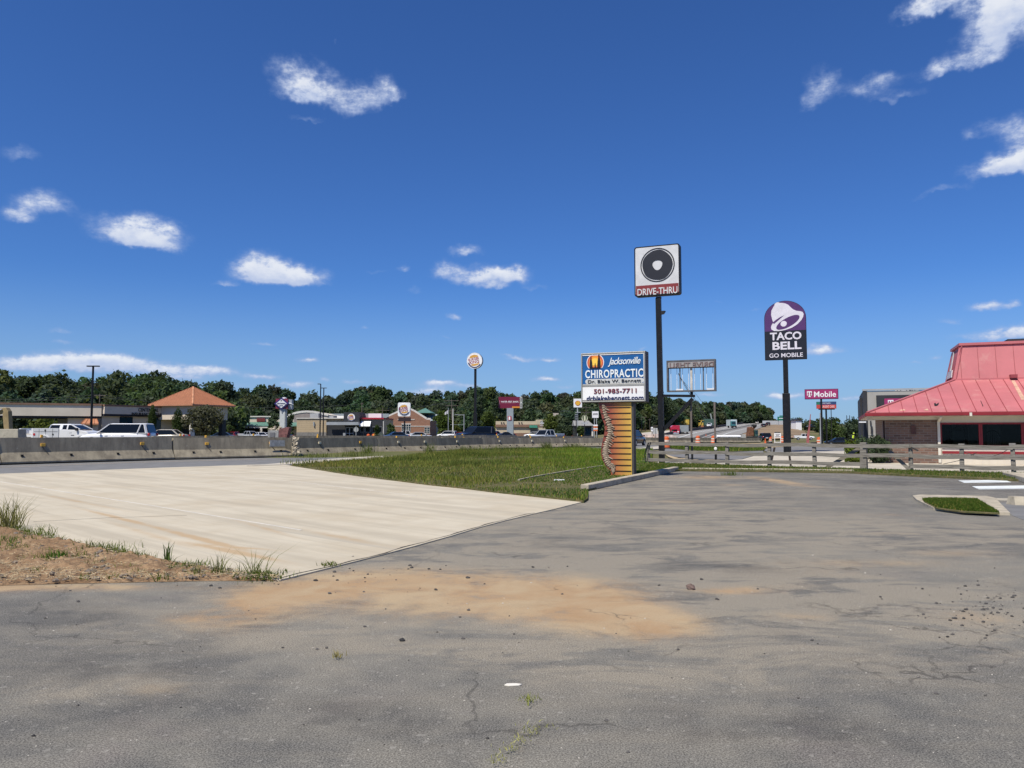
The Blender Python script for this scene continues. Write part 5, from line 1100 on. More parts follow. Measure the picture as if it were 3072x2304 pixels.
for q in (A0 + .4, A1 - .4): MB().box(q - .06, q + .06, -.05, .05, 0, Z0).build('post', BLACKS, o)

# ------------------------------------------------------------------ insurance agency with its corner pavilion (left)
w0, w1 = P(305, 1296, 92.), P(574, 1296, 103.); wy = -math.atan2(w1.y - w0.y, w1.x - w0.x); CP = Plane(w0.x, w0.y, wy)
t = pthing('insurance_office', 'long low beige office with a terracotta pyramid roof over its corner', 'office', CP)
aw = CP.at(574, 1240)[0]; zc, zf = CP.at(305, 1213)[1], CP.at(305, 1248)[1]
MB().box(0, aw, 0, 9, 0, zf).build('wall', BEIGE, t); MB().box(-.05, aw + .05, -.5, 9.2, zf + .25, zc - .22).build('fascia', BEIGE, t)
MB().box(-.06, aw + .06, -.45, 9, zf, zf + .25).build('soffit_band', M('navy_soffit', (.018, .02, .03), .7), t); MB().box(-.1, aw + .1, -.55, 9.3, zc - .22, zc).build('coping', RBR, t)  # soffit band in one even dark navy
for X0, X1 in ((358, 397), (444, 482), (525, 559)):
    q = CP.box(X0, X1, 1254, 1300); f = MB().box(q[0], q[1], -.06, -.005, .9, zf - .05).build('window', DKW, t); MB().box(q[0] + .06, (q[0] + q[1]) / 2 - .03, -.075, -.061, .98, zf - .12).build('pane', GLB, f); MB().box((q[0] + q[1]) / 2 + .03, q[1] - .06, -.075, -.061, .98, zf - .12).build('pane', GLB, f)
q = CP.box(415, 475, 1224.5, 1235.5, -.5); text(t, 'CENTENNIAL', q[0], q[1], q[2], q[3], -.505, INK, bold=.005, th=.06); q = CP.box(395, 494, 1238.5, 1248, -.5); text(t, 'INSURANCE AGENCY', q[0], q[1], q[2], q[3], -.505, INK, bold=.005, th=.06)
MB().box(aw - .35, aw + .1, -1.2, -.5, 0, zf + .2).build('pier', WPL, t)
# left part and drive-through canopy
l0 = P(-140, 1296, 86.); LY = -math.atan2(w0.y - l0.y, w0.x - l0.x); LP = Plane(l0.x, l0.y, LY)
def lw(b, z, X): return LP.w(LP.at(X, 1260)[0], b, z)
def lbox(nm, mat, X0, X1, b0, b1, z0, z1, mt=None):
    q0, q1 = LP.at(X0, 1260)[0], LP.at(X1, 1260)[0]; M4 = CPinv @ LPm
    mb = MB().box(q0, q1, b0, b1, z0, z1); mb.v = [tuple(M4 @ Vector(p)) for p in mb.v]; return mb.build(nm, mat, mt or t)
def mat4(p): return Matrix.Translation((p.o[0], p.o[1], 0)) @ Matrix.Rotation(-p.yaw, 4, 'Z')
CPinv = mat4(CP).inverted(); LPm = mat4(LP)
zl1 = LP.at(100, 1209)[1]; zl0 = LP.at(100, 1247.5)[1]
lbox('fascia', M('lit_beige_stucco', (.66, .59, .49), .9, .06, .6), -140, 304, -.3, 8.7, zl0, zl1 - .2); lbox('coping', RBR, -145, 305, -.4, 8.8, zl1 - .2, zl1); lbox('soffit_band', MATS['navy_soffit'], -138, 303, -.2, 8.5, zl0 - .22, zl0)  # left front: its sunlit brightness is put into the stucco colour
lbox('wall', MATS['lit_beige_stucco'], 202, 304, .4, 8., 0, zl0 - .22); lbox('canopy_pier', WPL, -136, -110, .5, 7, 0, zl0 - .22); lbox('canopy_post', MET, 153, 155, 3., 3.2, 0, zl0 - .22)
lbox('service_box', M('pale_doors', (.42, .385, .34), .8, .08), 255, 296, -.9, .39, 0, 2.35)
q0, q1 = LP.at(247, 1260)[0], LP.at(299, 1260)[0]; TER = M('terracotta_metal', (.44, .20, .11), .5, .08, 1.2); M4 = CPinv @ LPm
mb = MB(); mb.v = [tuple(M4 @ Vector(p)) for p in [(q0, -1.5, 2.5), (q1, -1.5, 2.5), (q1 - .3, -.2, zl0 - .3), (q0 + .35, -.2, zl0 - .3), (q0, -1.5, 2.35), (q1, -1.5, 2.35), (q1 - .3, .3, 2.35), (q0 + .35, .3, 2.35)]]; mb.f = [(0, 1, 2, 3), (0, 4, 5, 1), (1, 5, 6, 2), (3, 7, 4, 0), (7, 6, 5, 4)]
aw_ = mb.build('awning', TER, t); mb = MB()
for i in range(5): f = i / 4; p, q = Vector((q0 + (q1 - q0) * f, -1.5, 2.52)), Vector((q0 + .35 + (q1 - q0 - .65) * f, -.2, zl0 - .28)); mb.bar(M4 @ p, M4 @ q, .05, .05)
mb.build('seam', M('terracotta_seam', (.30, .11, .055), .6), aw_)
# pavilion, corner towards us
c0 = P(578, 1212, 95.5); side = P(708, 1296, 100.5).x - c0.x
KP = Plane(c0.x, c0.y, R(-67.6)); K4 = CPinv @ mat4(KP); S = 7.5; ze = c0.z; ov = .7
def kb(nm, mat, x0, x1, y0, y1, z0, z1):
    mb = MB().box(x0, x1, y0, y1, z0, z1); mb.v = [tuple(K4 @ Vector(p)) for p in mb.v]; return mb.build(nm, mat, t)
zap = P(580, 1161, 101.).z
mb = MB(); mb.v = [tuple(K4 @ Vector(p)) for p in [(0, 0, ze), (S, 0, ze), (S, S, ze), (0, S, ze), (S / 2, S / 2, zap), (0, 0, ze - .18), (S, 0, ze - .18), (S, S, ze - .18), (0, S, ze - .18)]]
mb.f = [(0, 1, 4), (1, 2, 4), (2, 3, 4), (3, 0, 4), (0, 5, 6, 1), (1, 6, 7, 2), (2, 7, 8, 3), (3, 8, 5, 0), (8, 7, 6, 5)]; rf = mb.build('pyramid_roof', TER, t)
mb = MB()
for i in range(1, 26):
    f = i / 26; h = min(f, 1 - f) * 2
    for e0_, e1_ in (((S * f, 0, ze), (S * f, S / 2 * h, ze + (zap - ze) * h)), ((0, S * f, ze), (S / 2 * h, S * f, ze + (zap - ze) * h))): mb.bar(K4 @ (Vector(e0_) + Vector((0, 0, .02))), K4 @ (Vector(e1_) + Vector((0, 0, .02))), .05, .05)
mb.build('seam', MATS['terracotta_seam'], rf)
mb = MB()
for e in ((0, 0), (S, 0), (0, S)): mb.bar(K4 @ Vector((*e, ze + .02)), K4 @ Vector((S / 2, S / 2, zap + .02)), .16, .06)
mb.build('hip_cap', M('terracotta_light', (.55, .27, .15), .5), rf)
zb1 = P(600, 1258, 96.).z
kb('pavilion_band', BEIGE, ov, S - ov, ov, S - ov, zb1, ze - .19); kb('recess', DKW, ov + 3.2, S - ov - 2.2, ov + 2.4, S - ov, 0, zb1 - .01); kb('pier', DKW, S - ov - .8, S - ov - .15, ov + .1, ov + .75, 0, zb1 - .005); kb('pier', WPL, ov + .1, ov + .55, ov + .1, ov + .55, 0, zb1 - .005)
kb('address_plate', RBR, S - 2.7, S - 1.4, ov - .06, ov - .002, zb1 + .35, zb1 + .62)
x_ = S * .48; z_ = (zb1 + ze) / 2 + .1; mb = MB(); mb.box(x_ - .65, x_ + .65, ov - .08, ov - .002, z_ - .5, z_ + .5); mb.v = [tuple(K4 @ Vector(p)) for p in mb.v]; em = mb.build('emblem', NAV, t)
mb = MB(); mb.prism([(x_ - .6, z_), (x_, z_ - .45), (x_ + .6, z_), (x_, z_ + .45)], ov - .1, ov - .081); mb.v = [tuple(K4 @ Vector(p)) for p in mb.v]; mb.build('diamond', WHT, em)
kb('planter_wall', brickmat('planter_brick', (.24, .12, .08), (.16, .08, .06), (.25, .2, .16), 1.2), -4.4, ov, ov + .9, ov + 1.2, 0, .8)

# ------------------------------------------------------------------ strip mall, burger restaurant, gabled brick building
def fb(root, nm, mat, X0, X1, Y0, Y1, b0, b1, pl, z0=None, par=None, bevel=0):
    q = pl.box(X0, X1, Y0, Y1, b0); return MB().box(q[0], q[1], b0, b1, q[2] if z0 is None else z0, q[3]).build(nm, mat, par or root, bevel)
g = P(650, 1296, 195.); MPL = Plane(g.x, g.y, 0)
t = pthing('strip_mall', 'beige strip mall with a green metal awning and an arched parapet', 'shops', MPL)
fb(t, 'wall', BEIGE, 560, 870, 1250, 1290, 0, 14, MPL, 0); fb(t, 'cornice', WPL, 558, 872, 1248, 1251, -.3, .5, MPL)
fb(t, 'shop_sign', DKW, 655, 727, 1256, 1266, -.35, -.01, MPL); q = MPL.box(681, 726, 1256, 1265, -.36); text(t, 'Great Clips', MPL.at(676, 1260)[0], q[1], q[2] - .1, q[3] + .1, -.36, LW, bold=.02, th=.05)
sg = fb(t, 'shop_sign', M('dark_red_sign', (.16, .03, .03), .6), 770, 795, 1255, 1265, -.35, -.01, MPL)
q = MPL.box(560, 872, 1266, 1277, -.1); mb = MB(); mb.add([(q[0], -3.5, q[2]), (q[1], -3.5, q[2]), (q[1], -.02, q[3]), (q[0], -.02, q[3]), (q[0], -3.5, q[2] - .15), (q[1], -3.5, q[2] - .15), (q[1], -.02, q[2] - .15), (q[0], -.02, q[2] - .15)], [(0, 1, 2, 3), (0, 4, 5, 1), (1, 5, 6, 2), (3, 7, 4, 0), (7, 6, 5, 4)]); aw_ = mb.build('awning_roof', GRN, t)
fb(t, 'awning_beam', WPL, 560, 872, 1277.5, 1284, -3.4, -3., MPL)
for X in (600, 640, 727, 783, 862): fb(t, 'column', WPL, X - 3, X + 3, 1284, 1310, -3.4, -2.9, MPL, 0)
for X0, X1 in ((566, 597), (603, 637), (690, 722), (732, 778), (788, 858)):
    f = fb(t, 'shopfront', DOOR, X0, X1, 1285, 1310, -.2, -.01, MPL, 0); q = MPL.box(X0 + 4, X1 - 4, 1287, 1306, -.2); MB().box(q[0], q[1], -.22, -.201, .5, q[3]).build('pane', GLS, f)
# arched end
q0, q1 = MPL.at(866, 1260, -2)[0], MPL.at(985, 1260, -2)[0]
ap = [(866, 1246), (878, 1244), (880, 1241), (890, 1238), (905, 1235.5), (920, 1234.5), (940, 1235.5), (955, 1238), (968, 1242), (985, 1245)]
pp = [MPL.at(x, y, -2) for x, y in ap]; MB().prism([(q0, 0), (q1, 0)] + pp[::-1], -2, 12).build('arched_wall', BEIGE, t)
mb = MB()
for (x0, z0), (x1, z1) in zip(pp[:-1], pp[1:]): mb.bar((x0, -2.05, z0), (x1, -2.05, z1), .5, .35, up=(0, 1, 0))
mb.build('arch_trim', WPL, t)
MB().prism([MPL.at(882, 1268, -2.1), MPL.at(960, 1268, -2.1)] + [MPL.at(x, y + 5, -2.1) for x, y in ap[8:1:-1]], -2.1, -2.001).build('arch_panel', M('mauve_panel', (.27, .23, .22), .85, .08), t)
q = MPL.box(862, 892, 1267, 1277, -3); mb = MB(); mb.add([(q[0], -5.5, q[2]), (q[1] + 3, -5.5, q[2]), (q[1] + 3, -2.1, q[3]), (q[0], -2.1, q[3]), (q[0], -5.5, q[2] - .2), (q[1] + 3, -5.5, q[2] - .2), (q[1] + 3, -2.1, q[2] - .2), (q[0], -2.1, q[2] - .2)], [(0, 1, 2, 3), (0, 4, 5, 1), (1, 5, 6, 2), (3, 7, 4, 0), (7, 6, 5, 4)]); mb.build('awning_roof', GRN, t)
fb(t, 'metal_roof', M('blue_grey_roof', (.30, .34, .36), .5, .08, .4), 930, 1166, 1241, 1258, 20, 40, MPL)
fb(t, 'utility_shed', WPL, 628, 659, 1285, 1312, -20, -17, MPL, 0)
# burger restaurant
g = P(890, 1296, 172.); BP = Plane(g.x, g.y, 0)
t = pthing('burger_restaurant', 'tan and charcoal burger restaurant with a round logo on a dark tower', 'restaurant', BP)
fb(t, 'tan_wall', TAN, 890, 979, 1255, 1310, 0, 14, BP, 0); fb(t, 'tan_wall', TAN, 979.3, 1031, 1255, 1310, .6, 14, BP, 0); fb(t, 'plinth', M('grey_plinth', (.20, .19, .18), .8), 890, 979, 1297, 1312, -.12, -.005, BP, 0)
fb(t, 'parapet_cap', WPL, 889, 1031, 1253.5, 1256, -.2, .7, BP)
mb = MB()
for i in range(7): q = BP.box(892, 978, 1259 + 6 * i, 1259.6 + 6 * i); mb.box(q[0], q[1], -.02, -.002, q[2], q[3])
mb.build('siding_line', M('tan_dark', (.33, .26, .17), .8), t)  # thin darker tan lines across the siding
q = BP.box(940, 944, 1266, 1279); MB().add([(q[0], -.3, q[3]), (q[0] + .3, -.3, q[3]), (q[1], -.3, q[2]), (q[1] - .2, -.3, q[2]), (q[0], -.005, q[3]), (q[0] + .3, -.005, q[3]), (q[1], -.005, q[2]), (q[1] - .2, -.005, q[2])], [(0, 1, 2, 3), (7, 6, 5, 4), (0, 4, 5, 1), (2, 6, 7, 3), (1, 5, 6, 2), (3, 7, 4, 0)]).build('wall_light', MET, t)
fb(t, 'recess_wall', DKW, 982, 1078, 1275, 1310, -.4, .59, BP, 0); fb(t, 'tower', DKW, 1031, 1078, 1236.5, 1275, -1.2, 5, BP); fb(t, 'entrance_canopy', MET, 979, 1074, 1266, 1275, -3., -1.25, BP)
q = BP.box(1043, 1065, 1241, 1263, -1.2)
def bklogo(par, a, z, r, b, pole=True):
    """round burger emblem: two buns, tilted red lettering, blue swoosh"""
    mb = MB(); disc(mb, a, z, r, b - .08, b, 36); d_ = mb.build('logo_disc', LW, par)
    BUN = sgn('bun_orange', (.62, .33, .06)); RD = sgn('burger_red', (.33, .03, .045)); BL = sgn('swoosh_navy', (.02, .03, .10))
    def rot(x, y): c_, s_ = math.cos(.16), math.sin(.16); return (a + (x * c_ - y * s_) * r, z + (x * s_ + y * c_) * r)
    mb = MB(); y0 = .42; mb.prism([rot(.62 * math.cos(q) - .02, y0 + .36 * math.sin(q)) for q in np.linspace(0, math.pi, 14)], b - .10, b - .081); mb.prism([rot(.60 * math.cos(q), -.42 - .26 * math.sin(q)) for q in np.linspace(0, math.pi, 12)], b - .10, b - .081); mb.build('bun', BUN, d_)
    mb = MB(); ring(mb, a + .02 * r, z - .02 * r, r * .80, r * .95, b - .1, b - .081, 24, R(150) if not pole else R(195), R(330)); mb.build('swoosh', BL, d_)
    mb = MB()
    for s, x0, x1, y0, y1 in (('BURGER', -.80, .66, .06, .38), ('KING', -.70, .62, -.36, .02)):
        vs, fs = text_verts(s, 0, .012); mb.add([(*rot(x0 + (x1 - x0) * x, y0 + (y1 - y0) * y)[:1], b - .12 + .02 * zz, rot(x0 + (x1 - x0) * x, y0 + (y1 - y0) * y)[1]) for x, y, zz in vs], fs)
    mb.build('lettering', RD, d_); return d_
bklogo(t, (q[0] + q[1]) / 2, (q[2] + q[3]) / 2, (q[1] - q[0]) / 2, -1.21)
f = fb(t, 'door', MET, 1037, 1060, 1282, 1310, -.55, -.41, BP, 0); q = BP.box(1037, 1060, 1282, 1310, -.5); w = (q[1] - q[0]) / 2
for i in range(2): MB().box(q[0] + .12 + i * w, q[0] + w - .08 + i * w, -.57, -.551, .2, 1.15).build('pane', GLS, f); MB().box(q[0] + .12 + i * w, q[0] + w - .08 + i * w, -.57, -.551, 1.3, q[3] - .15).build('pane', GLS, f)
fb(t, 'tan_wall', TAN, 1078.3, 1151, 1257, 1310, .3, 14, BP, 0); fb(t, 'red_band', sgn('band_crimson', (.35, .02, .035)), 1077, 1151.5, 1253, 1257.5, -.2, 14, BP)
fb(t, 'charcoal_wall', DKW, 1078.6, 1150, 1263, 1310, -.1, .29, BP, 0)
q = BP.box(1080, 1113, 1263.5, 1278, -.1); MB().add([(q[0], -1.4, q[2]), (q[1], -1.4, q[2]), (q[1], -.11, q[3]), (q[0] + .3, -.11, q[3]), (q[0], -1.4, q[2] - .1), (q[1], -1.4, q[2] - .1), (q[1], -.11, q[2] - .1), (q[0] + .3, -.11, q[2] - .1)], [(0, 1, 2, 3), (0, 4, 5, 1), (1, 5, 6, 2), (3, 7, 4, 0), (7, 6, 5, 4)]).build('white_awning', WHM, t)
for X0, X1 in ((1080, 1094), (1096, 1111), (1116, 1146)): f = fb(t, 'window', MET, X0, X1, 1280, 1297, -.15, -.101, BP); q = BP.box(X0 + .8, X1 - .8, 1280.8, 1296.2, -.15); MB().box(q[0], q[1], -.16, -.151, q[2], q[3]).build('pane', GLS, f)
fb(t, 'low_wall', M('dark_green_base', (.07, .09, .08), .8), 1115, 1148, 1298, 1310, -.4, -.16, BP, 0); fb(t, 'edge_trim', WPL, 1149, 1151, 1263, 1310, -.15, .28, BP, 0)
for X0, X1, Y0 in ((1011, 1031, 1247.5), (1105, 1144, 1240.5)): fb(t, 'rooftop_screen', WHM, X0, X1, Y0, 1256, 3, 5, BP)
fb(t, 'rooftop_unit', MET, 930, 955, 1240, 1256, 4, 7, BP); fb(t, 'rooftop_unit', MET, 988, 1000, 1248, 1256, 4, 6, BP); fb(t, 'rooftop_unit', MET, 1078, 1104, 1241, 1256, 5, 7, BP)
fb(t, 'litter_bin', MET, 1029, 1036, 1299, 1308, -2.5, -2, BP, 0)
# gabled brick building
g = P(1150, 1296, 215.); GP = Plane(g.x, g.y, 0)
t = pthing('gabled_brick_building', 'brick building with a broad white edged gable behind the square sign', 'building', GP)
GB = brickmat('gable_brick', (.30, .13, .075), (.24, .10, .06), (.30, .22, .17), 2.2); zz = GP.at(1222, 1226)
MB().prism([(GP.at(1151, 1280)[0], 0), (GP.at(1290, 1280)[0], 0), GP.at(1290, 1259), GP.at(1280, 1259), GP.at(1240, 1233.5), zz, GP.at(1205, 1232), GP.at(1151, 1257)], 0, .5).build('gable_wall', GB, t)
q = GP.box(1151, 1290, 1262, 1300, .5); MB().box(q[0], q[1], .51, 18, 0, q[3]).build('wall', GB, t)
mb = MB(); cp_ = [GP.at(1149, 1258), GP.at(1205, 1232), zz, GP.at(1240, 1233), GP.at(1280, 1258.5), GP.at(1292, 1259)]
for (x0, z0), (x1, z1) in zip(cp_[:-1], cp_[1:]): mb.bar((x0, .2, z0), (x1, .2, z1), .9, .3, up=(0, 1, 0))
mb.build('coping', WPL, t)
fb(t, 'belt_course', WPL, 1151, 1290.5, 1277.5, 1279.5, -.1, -.005, GP); fb(t, 'lintel', WPL, 1204, 1233, 1270.5, 1272.5, -.1, -.005, GP); fb(t, 'ledge', WPL, 1193, 1244, 1257.5, 1259.5, -.1, -.005, GP)
for X0, X1, Y0, Y1 in ((1205, 1232, 1273, 1294), (1273, 1289, 1282, 1299)):
    f = fb(t, 'window', WPL, X0, X1, Y0, Y1, -.08, -.005, GP); q = GP.box(X0, X1, Y0, Y1); nc = 4 if X1 - X0 > 20 else 2; mb = MB()
    for i in range(nc):
        for j in range(3): cw, ch = (q[1] - q[0]) / nc, (q[3] - q[2]) / 3; mb.box(q[0] + cw * i + .06, q[0] + cw * (i + 1) - .06, -.1, -.081, q[2] + ch * j + .06, q[2] + ch * (j + 1) - .06)
    mb.build('pane', GLB, f)
fb(t, 'sill', WPL, 1271, 1291, 1299.2, 1300.5, -.12, -.005, GP)
q = GP.box(1248, 1303, 1240, 1262, 18); mb = MB(); mb.add([(q[0], 18.2, q[2]), (q[1], 18.2, q[2]), (q[1], 30, q[3]), (q[0], 30, q[3]), (q[0], 30.5, 0), (q[1], 30.5, 0)], [(0, 1, 2, 3)]); mb.box(q[0], q[1], 18.3, 30, 0, q[2] - .02); mb.build('metal_roof', MATS['blue_grey_roof'], t)
c_ = GP.at(1276, 1224, 26); q = GP.box(1250, 1302, 1224, 1240, 26); MB().add([(q[0], 20, q[2]), (q[1], 20, q[2]), (q[1], 32, q[2]), (q[0], 32, q[2]), ((q[0] + q[1]) / 2, 26, q[3])], [(0, 1, 4), (1, 2, 4), (2, 3, 4), (3, 0, 4), (3, 2, 1, 0)]).build('green_pyramid_roof', GRN, t)
q = GP.box(1151, 1167, 1264, 1281, -2); MB().prism([(q[0], q[2]), (q[1], q[2]), (q[0], q[3])], -2, -.02).build('porch_roof', MATS['blue_grey_roof'], t)
# ------------------------------------------------------------------ motel, cafe, fuel station
g = P(1395, 1296, 285.); OP = Plane(g.x, g.y, 0); RDT = M('motel_red', (.42, .085, .10), .7, .08)
t = pthing('motel', 'long two storey motel with red columns and a grey roof', 'motel', OP)
fb(t, 'wall', M('motel_dark_wall', (.10, .11, .12), .8), 1397, 1722, 1254, 1310, 1.5, 12, OP, 0)  # wall behind the columns in one even dark grey
q = OP.box(1392, 1726, 1238, 1250, -1); MB().add([(q[0], -1, q[2]), (q[1], -1, q[2]), (q[1] - 2.5, 6, q[3]), (q[0] + 2.5, 6, q[3]), (q[1], 13, q[2]), (q[0], 13, q[2])], [(0, 1, 2, 3), (3, 2, 4, 5), (1, 4, 2), (0, 3, 5), (5, 4, 1, 0)]).build('roof', M('brown_grey_roof', (.26, .235, .21), .8, .08), t)
fb(t, 'red_fascia', RDT, 1393, 1725, 1250.2, 1254, -.9, -.5, OP)
for X0, X1 in ((1396, 1399), (1408, 1421), (1429, 1436), (1508, 1513), (1562, 1567), (1612, 1617), (1716, 1722)): fb(t, 'column', RDT, X0, X1, 1254.2, 1310, -.8, -.2, OP, 0)
fb(t, 'balcony_rail', M('rail_grey', (.3, .29, .3), .7), 1437, 1716, 1270, 1277, -.5, -.3, OP); fb(t, 'stair_block', M('pale_render', (.45, .45, .46), .8), 1440, 1455, 1262, 1310, -2, -.9, OP, 0)
for i, X in enumerate((1441, 1470, 1520, 1545, 1575, 1660, 1690)): fb(t, 'window', GLB, X, X + 14, 1257, 1268, 1.3, 1.49, OP)
g = P(1485, 1296, 235.); SPL = Plane(g.x, g.y, 0)
t = pthing('cafe', 'beige flat roofed cafe with a brown band and a small green awning', 'cafe', SPL)
CRM = M('cream_stucco', (.50, .43, .31), .85, .05, .5)
fb(t, 'wall', CRM, 1487, 1610, 1263.5, 1310, 0, 12, SPL, 0); fb(t, 'tower_wall', CRM, 1610.2, 1642, 1259, 1310, -.4, 12, SPL, 0); fb(t, 'brown_band', RBR, 1486.5, 1642.4, 1273.5, 1281, -.5, 3, SPL); fb(t, 'dark_base', RBR, 1486.5, 1642.4, 1299, 1310, -.48, 3, SPL, 0)
q = SPL.box(1588, 1612, 1275.5, 1283, -.6); MB().add([(q[0], -2, q[2]), (q[1], -2, q[2]), (q[1], -.51, q[3]), (q[0], -.51, q[3]), (q[0], -2, q[2] - .1), (q[1], -2, q[2] - .1), (q[1], -.51, q[2] - .1), (q[0], -.51, q[2] - .1)], [(0, 1, 2, 3), (0, 4, 5, 1), (1, 5, 6, 2), (3, 7, 4, 0), (7, 6, 5, 4)]).build('awning', M('awning_green', (.02, .13, .09), .6), t)
fb(t, 'doorway', M('grey_door', (.19, .18, .17), .7), 1590, 1611, 1283, 1310, -.6, -.5, SPL, 0)
for X in (1504, 1511, 1557, 1565): fb(t, 'wall_lamp', DKW, X - 1.5, X + 1.5, 1266.5, 1270, -.3, -.01, SPL)
def mermaid(par, a, z, r, b, disc_mat, fig):
    mb = MB(); disc(mb, a, z, r, b - .1, b, 28); d_ = mb.build('logo_disc', disc_mat, par); mb = MB()
    ring(mb, a, z, r * .9, r * .98, b - .12, b - .101, 28); mb.prism([(a + r * x, z + r * y) for x, y in [(-.28, .5), (0, .75), (.28, .5), (.22, .1), (.3, -.3), (.12, -.85), (-.12, -.85), (-.3, -.3), (-.22, .1)]], b - .13, b - .101)
    for s in (-1, 1): mb.prism([(a + s * r * x, z + r * y) for x, y in [(.35, -.8), (.62, -.45), (.72, 0), (.6, .35), (.82, .1), (.88, -.25), (.7, -.65)]][::s], b - .13, b - .101)
    mb.build('wavy_figure', fig, d_); return d_
q = SPL.box(1620, 1632, 1261.5, 1274, -.5); mermaid(t, (q[0] + q[1]) / 2, (q[2] + q[3]) / 2, (q[1] - q[0]) / 2, -.41, sgn('siren_black', (.02, .025, .025)), LW)
q = SPL.box(1619, 1632, 1275.5, 1278.5, -.5); text(t, 'STARBUCKS', q[0], q[1], q[2], q[3], -.51, LW, bold=.02)
g = P(1725, 1296, 225.); FP_ = Plane(g.x, g.y, 0); t = pthing('fuel_station_shop', 'low shop with a grey shingle roof and dark windows right of the cafe', 'shop', FP_)
q = FP_.box(1722, 1782, 1261, 1277); MB().add([(q[0], -1, q[2]), (q[1], -1, q[2]), (q[1] - 1.3, 4, q[3]), (q[0], 4, q[3]), (q[1], 9, q[2]), (q[0], 9, q[2])], [(0, 1, 2, 3), (3, 2, 4, 5), (1, 4, 2), (5, 4, 1, 0), (0, 3, 5)]).build('roof', M('grey_shingle', (.25, .25, .245), .9, .1, 1.), t)
fb(t, 'wall', DKW, 1724, 1774, 1278.5, 1310, .3, 8, FP_, 0); fb(t, 'pier', WPL, 1775, 1781, 1278.5, 1310, -.3, .3, FP_, 0); fb(t, 'eave_board', DKW, 1721, 1783, 1277.2, 1278.5, -1.1, -.9, FP_)
for X0, X1 in ((1728, 1748), (1752, 1770)): fb(t, 'window', GLB, X0, X1, 1284, 1308, .2, .29, FP_, .6)

# ------------------------------------------------------------------ signs in the distance
def post(root, pl, X, w, z1, mat, b=0., name='pole', z0=0.): q = pl.at(X, 1296)[0]; return MB().box(q - w, q + w, b - w, b + w, z0, z1).build(name, mat, root)
g = P(818, 1296, 112.); p_ = Plane(g.x, g.y, 0); q = p_.box(823, 860, 1195, 1224)
# two tone pole sign with diamond
t = pthing('bank_sign', 'red square and white diamond pole sign lettered CENTENNIAL BANK on a grey pylon', 'sign', p_)
sq = p_.box(827, 863, 1196, 1226); MB().box(sq[0], sq[1], 0, .9, sq[2], sq[3]).build('red_square', sgn('maroon_field', (.20, .03, .06)), t); MB().box(sq[1] + .02, sq[1] + .5, .3, 1.2, sq[2] - .1, sq[3] - .1).build('grey_square', MET, t)
cx, cz = (sq[0] + sq[1]) / 2, (sq[2] + sq[3]) / 2; w = (p_.at(866.5, 1210)[0] - p_.at(823, 1210)[0]) / 2; h = (p_.at(845, 1193)[1] - p_.at(845, 1229)[1]) / 2
d1 = MB().prism([(cx - w, cz), (cx, cz - h), (cx + w, cz), (cx, cz + h)], -.14, 1.).build('blue_diamond', sgn('royal_blue', (.03, .025, .16)), t); MB().prism([(cx - w * .74, cz), (cx, cz - h * .74), (cx + w * .74, cz), (cx, cz + h * .74)], -.2, -.141).build('white_diamond', LW, d1)
MB().prism([(cx + w, cz), (cx + w + .55, cz - .12), (cx + .5, cz + .5)], .2, .6).build('metal_point', LW, t); MB().prism([(cx, cz + h * .75), (cx + .5, cz + h * .9), (cx + .35, cz + h * 1.1), (cx + .05, cz + h * 1.08)], .2, .9).build('metal_point', LW, t)
text(d1, 'CENTENNIAL', cx - w * .62, cx + w * .62, cz - .1, cz + .12, -.201, NAV, bold=.03); text(d1, 'BANK', cx - w * .25, cx + w * .25, cz - .4, cz - .2, -.201, NAV, bold=.03)
mb = MB(); mb.prism([(cx + (.16 if i % 2 == 0 else .07) * math.cos(R(90 + 36 * i)), cz + .42 + (.16 if i % 2 == 0 else .07) * math.sin(R(90 + 36 * i))) for i in range(10)], -.21, -.201); mb.build('star', INK, d1)
MB().box(p_.at(837.5, 1296)[0], p_.at(853, 1296)[0], .1, .7, 0, sq[2] + .1).build('pylon', M('pale_pylon', (.52, .55, .55), .6, .06), t); MB().box(p_.at(853.2, 1296)[0], p_.at(856, 1296)[0], .2, .75, 0, sq[2] + .1).build('pylon_edge', MET, t)
MB().prism([p_.at(838, 1227), p_.at(845, 1240), p_.at(853, 1227)], .03, .099).build('pylon_arrow', MET, t)
g = P(1424, 1296, 185.); p_ = Plane(g.x, g.y, R(14)); t = pthing('round_burger_sign', 'tall black pole with a round white burger sign', 'sign', p_)
q = p_.box(1401, 1446.5, 1058, 1106); a, z, r = (q[0] + q[1]) / 2, (q[2] + q[3]) / 2, (q[3] - q[2]) / 2; mb = MB(); disc(mb, a, z, r, 0, .9, 40); mb.build('drum', M('sign_edge_blue', (.12, .17, .22), .5), t)
mb = MB(); ring(mb, a, z, r * .96, r, -.1, -.001, 40); mb.build('rim', LW, t); bklogo(t, a, z, r * .95, -.001)
post(t, p_, 1424, .24, z - r, BLK, .45); post(t, p_, 1424, .36, P(1424, 1240, 185).z, BLK, .45, 'sleeve')
g = P(1213, 1296, 150.); p_ = Plane(g.x, g.y, 0); t = pthing('square_burger_sign', 'rounded square white burger sign over a dark message board', 'sign', p_)
q = p_.box(1193.5, 1231, 1207.5, 1249); MB().prism(rrect(q[0], q[1], q[2], q[3], .3), 0, .5).build('cabinet', LW, t); bklogo(t, (q[0] + q[1]) / 2 + .02, (q[2] + q[3]) / 2, (q[1] - q[0]) / 2 * .93, -.001, False)
mq = p_.box(1195, 1232, 1252, 1264); MB().box(mq[0], mq[1], 0, .4, mq[2], mq[3]).build('message_board', M('led_black', (.035, .022, .025), .5), t); post(t, p_, 1213, .13, q[2], BLK, .2)
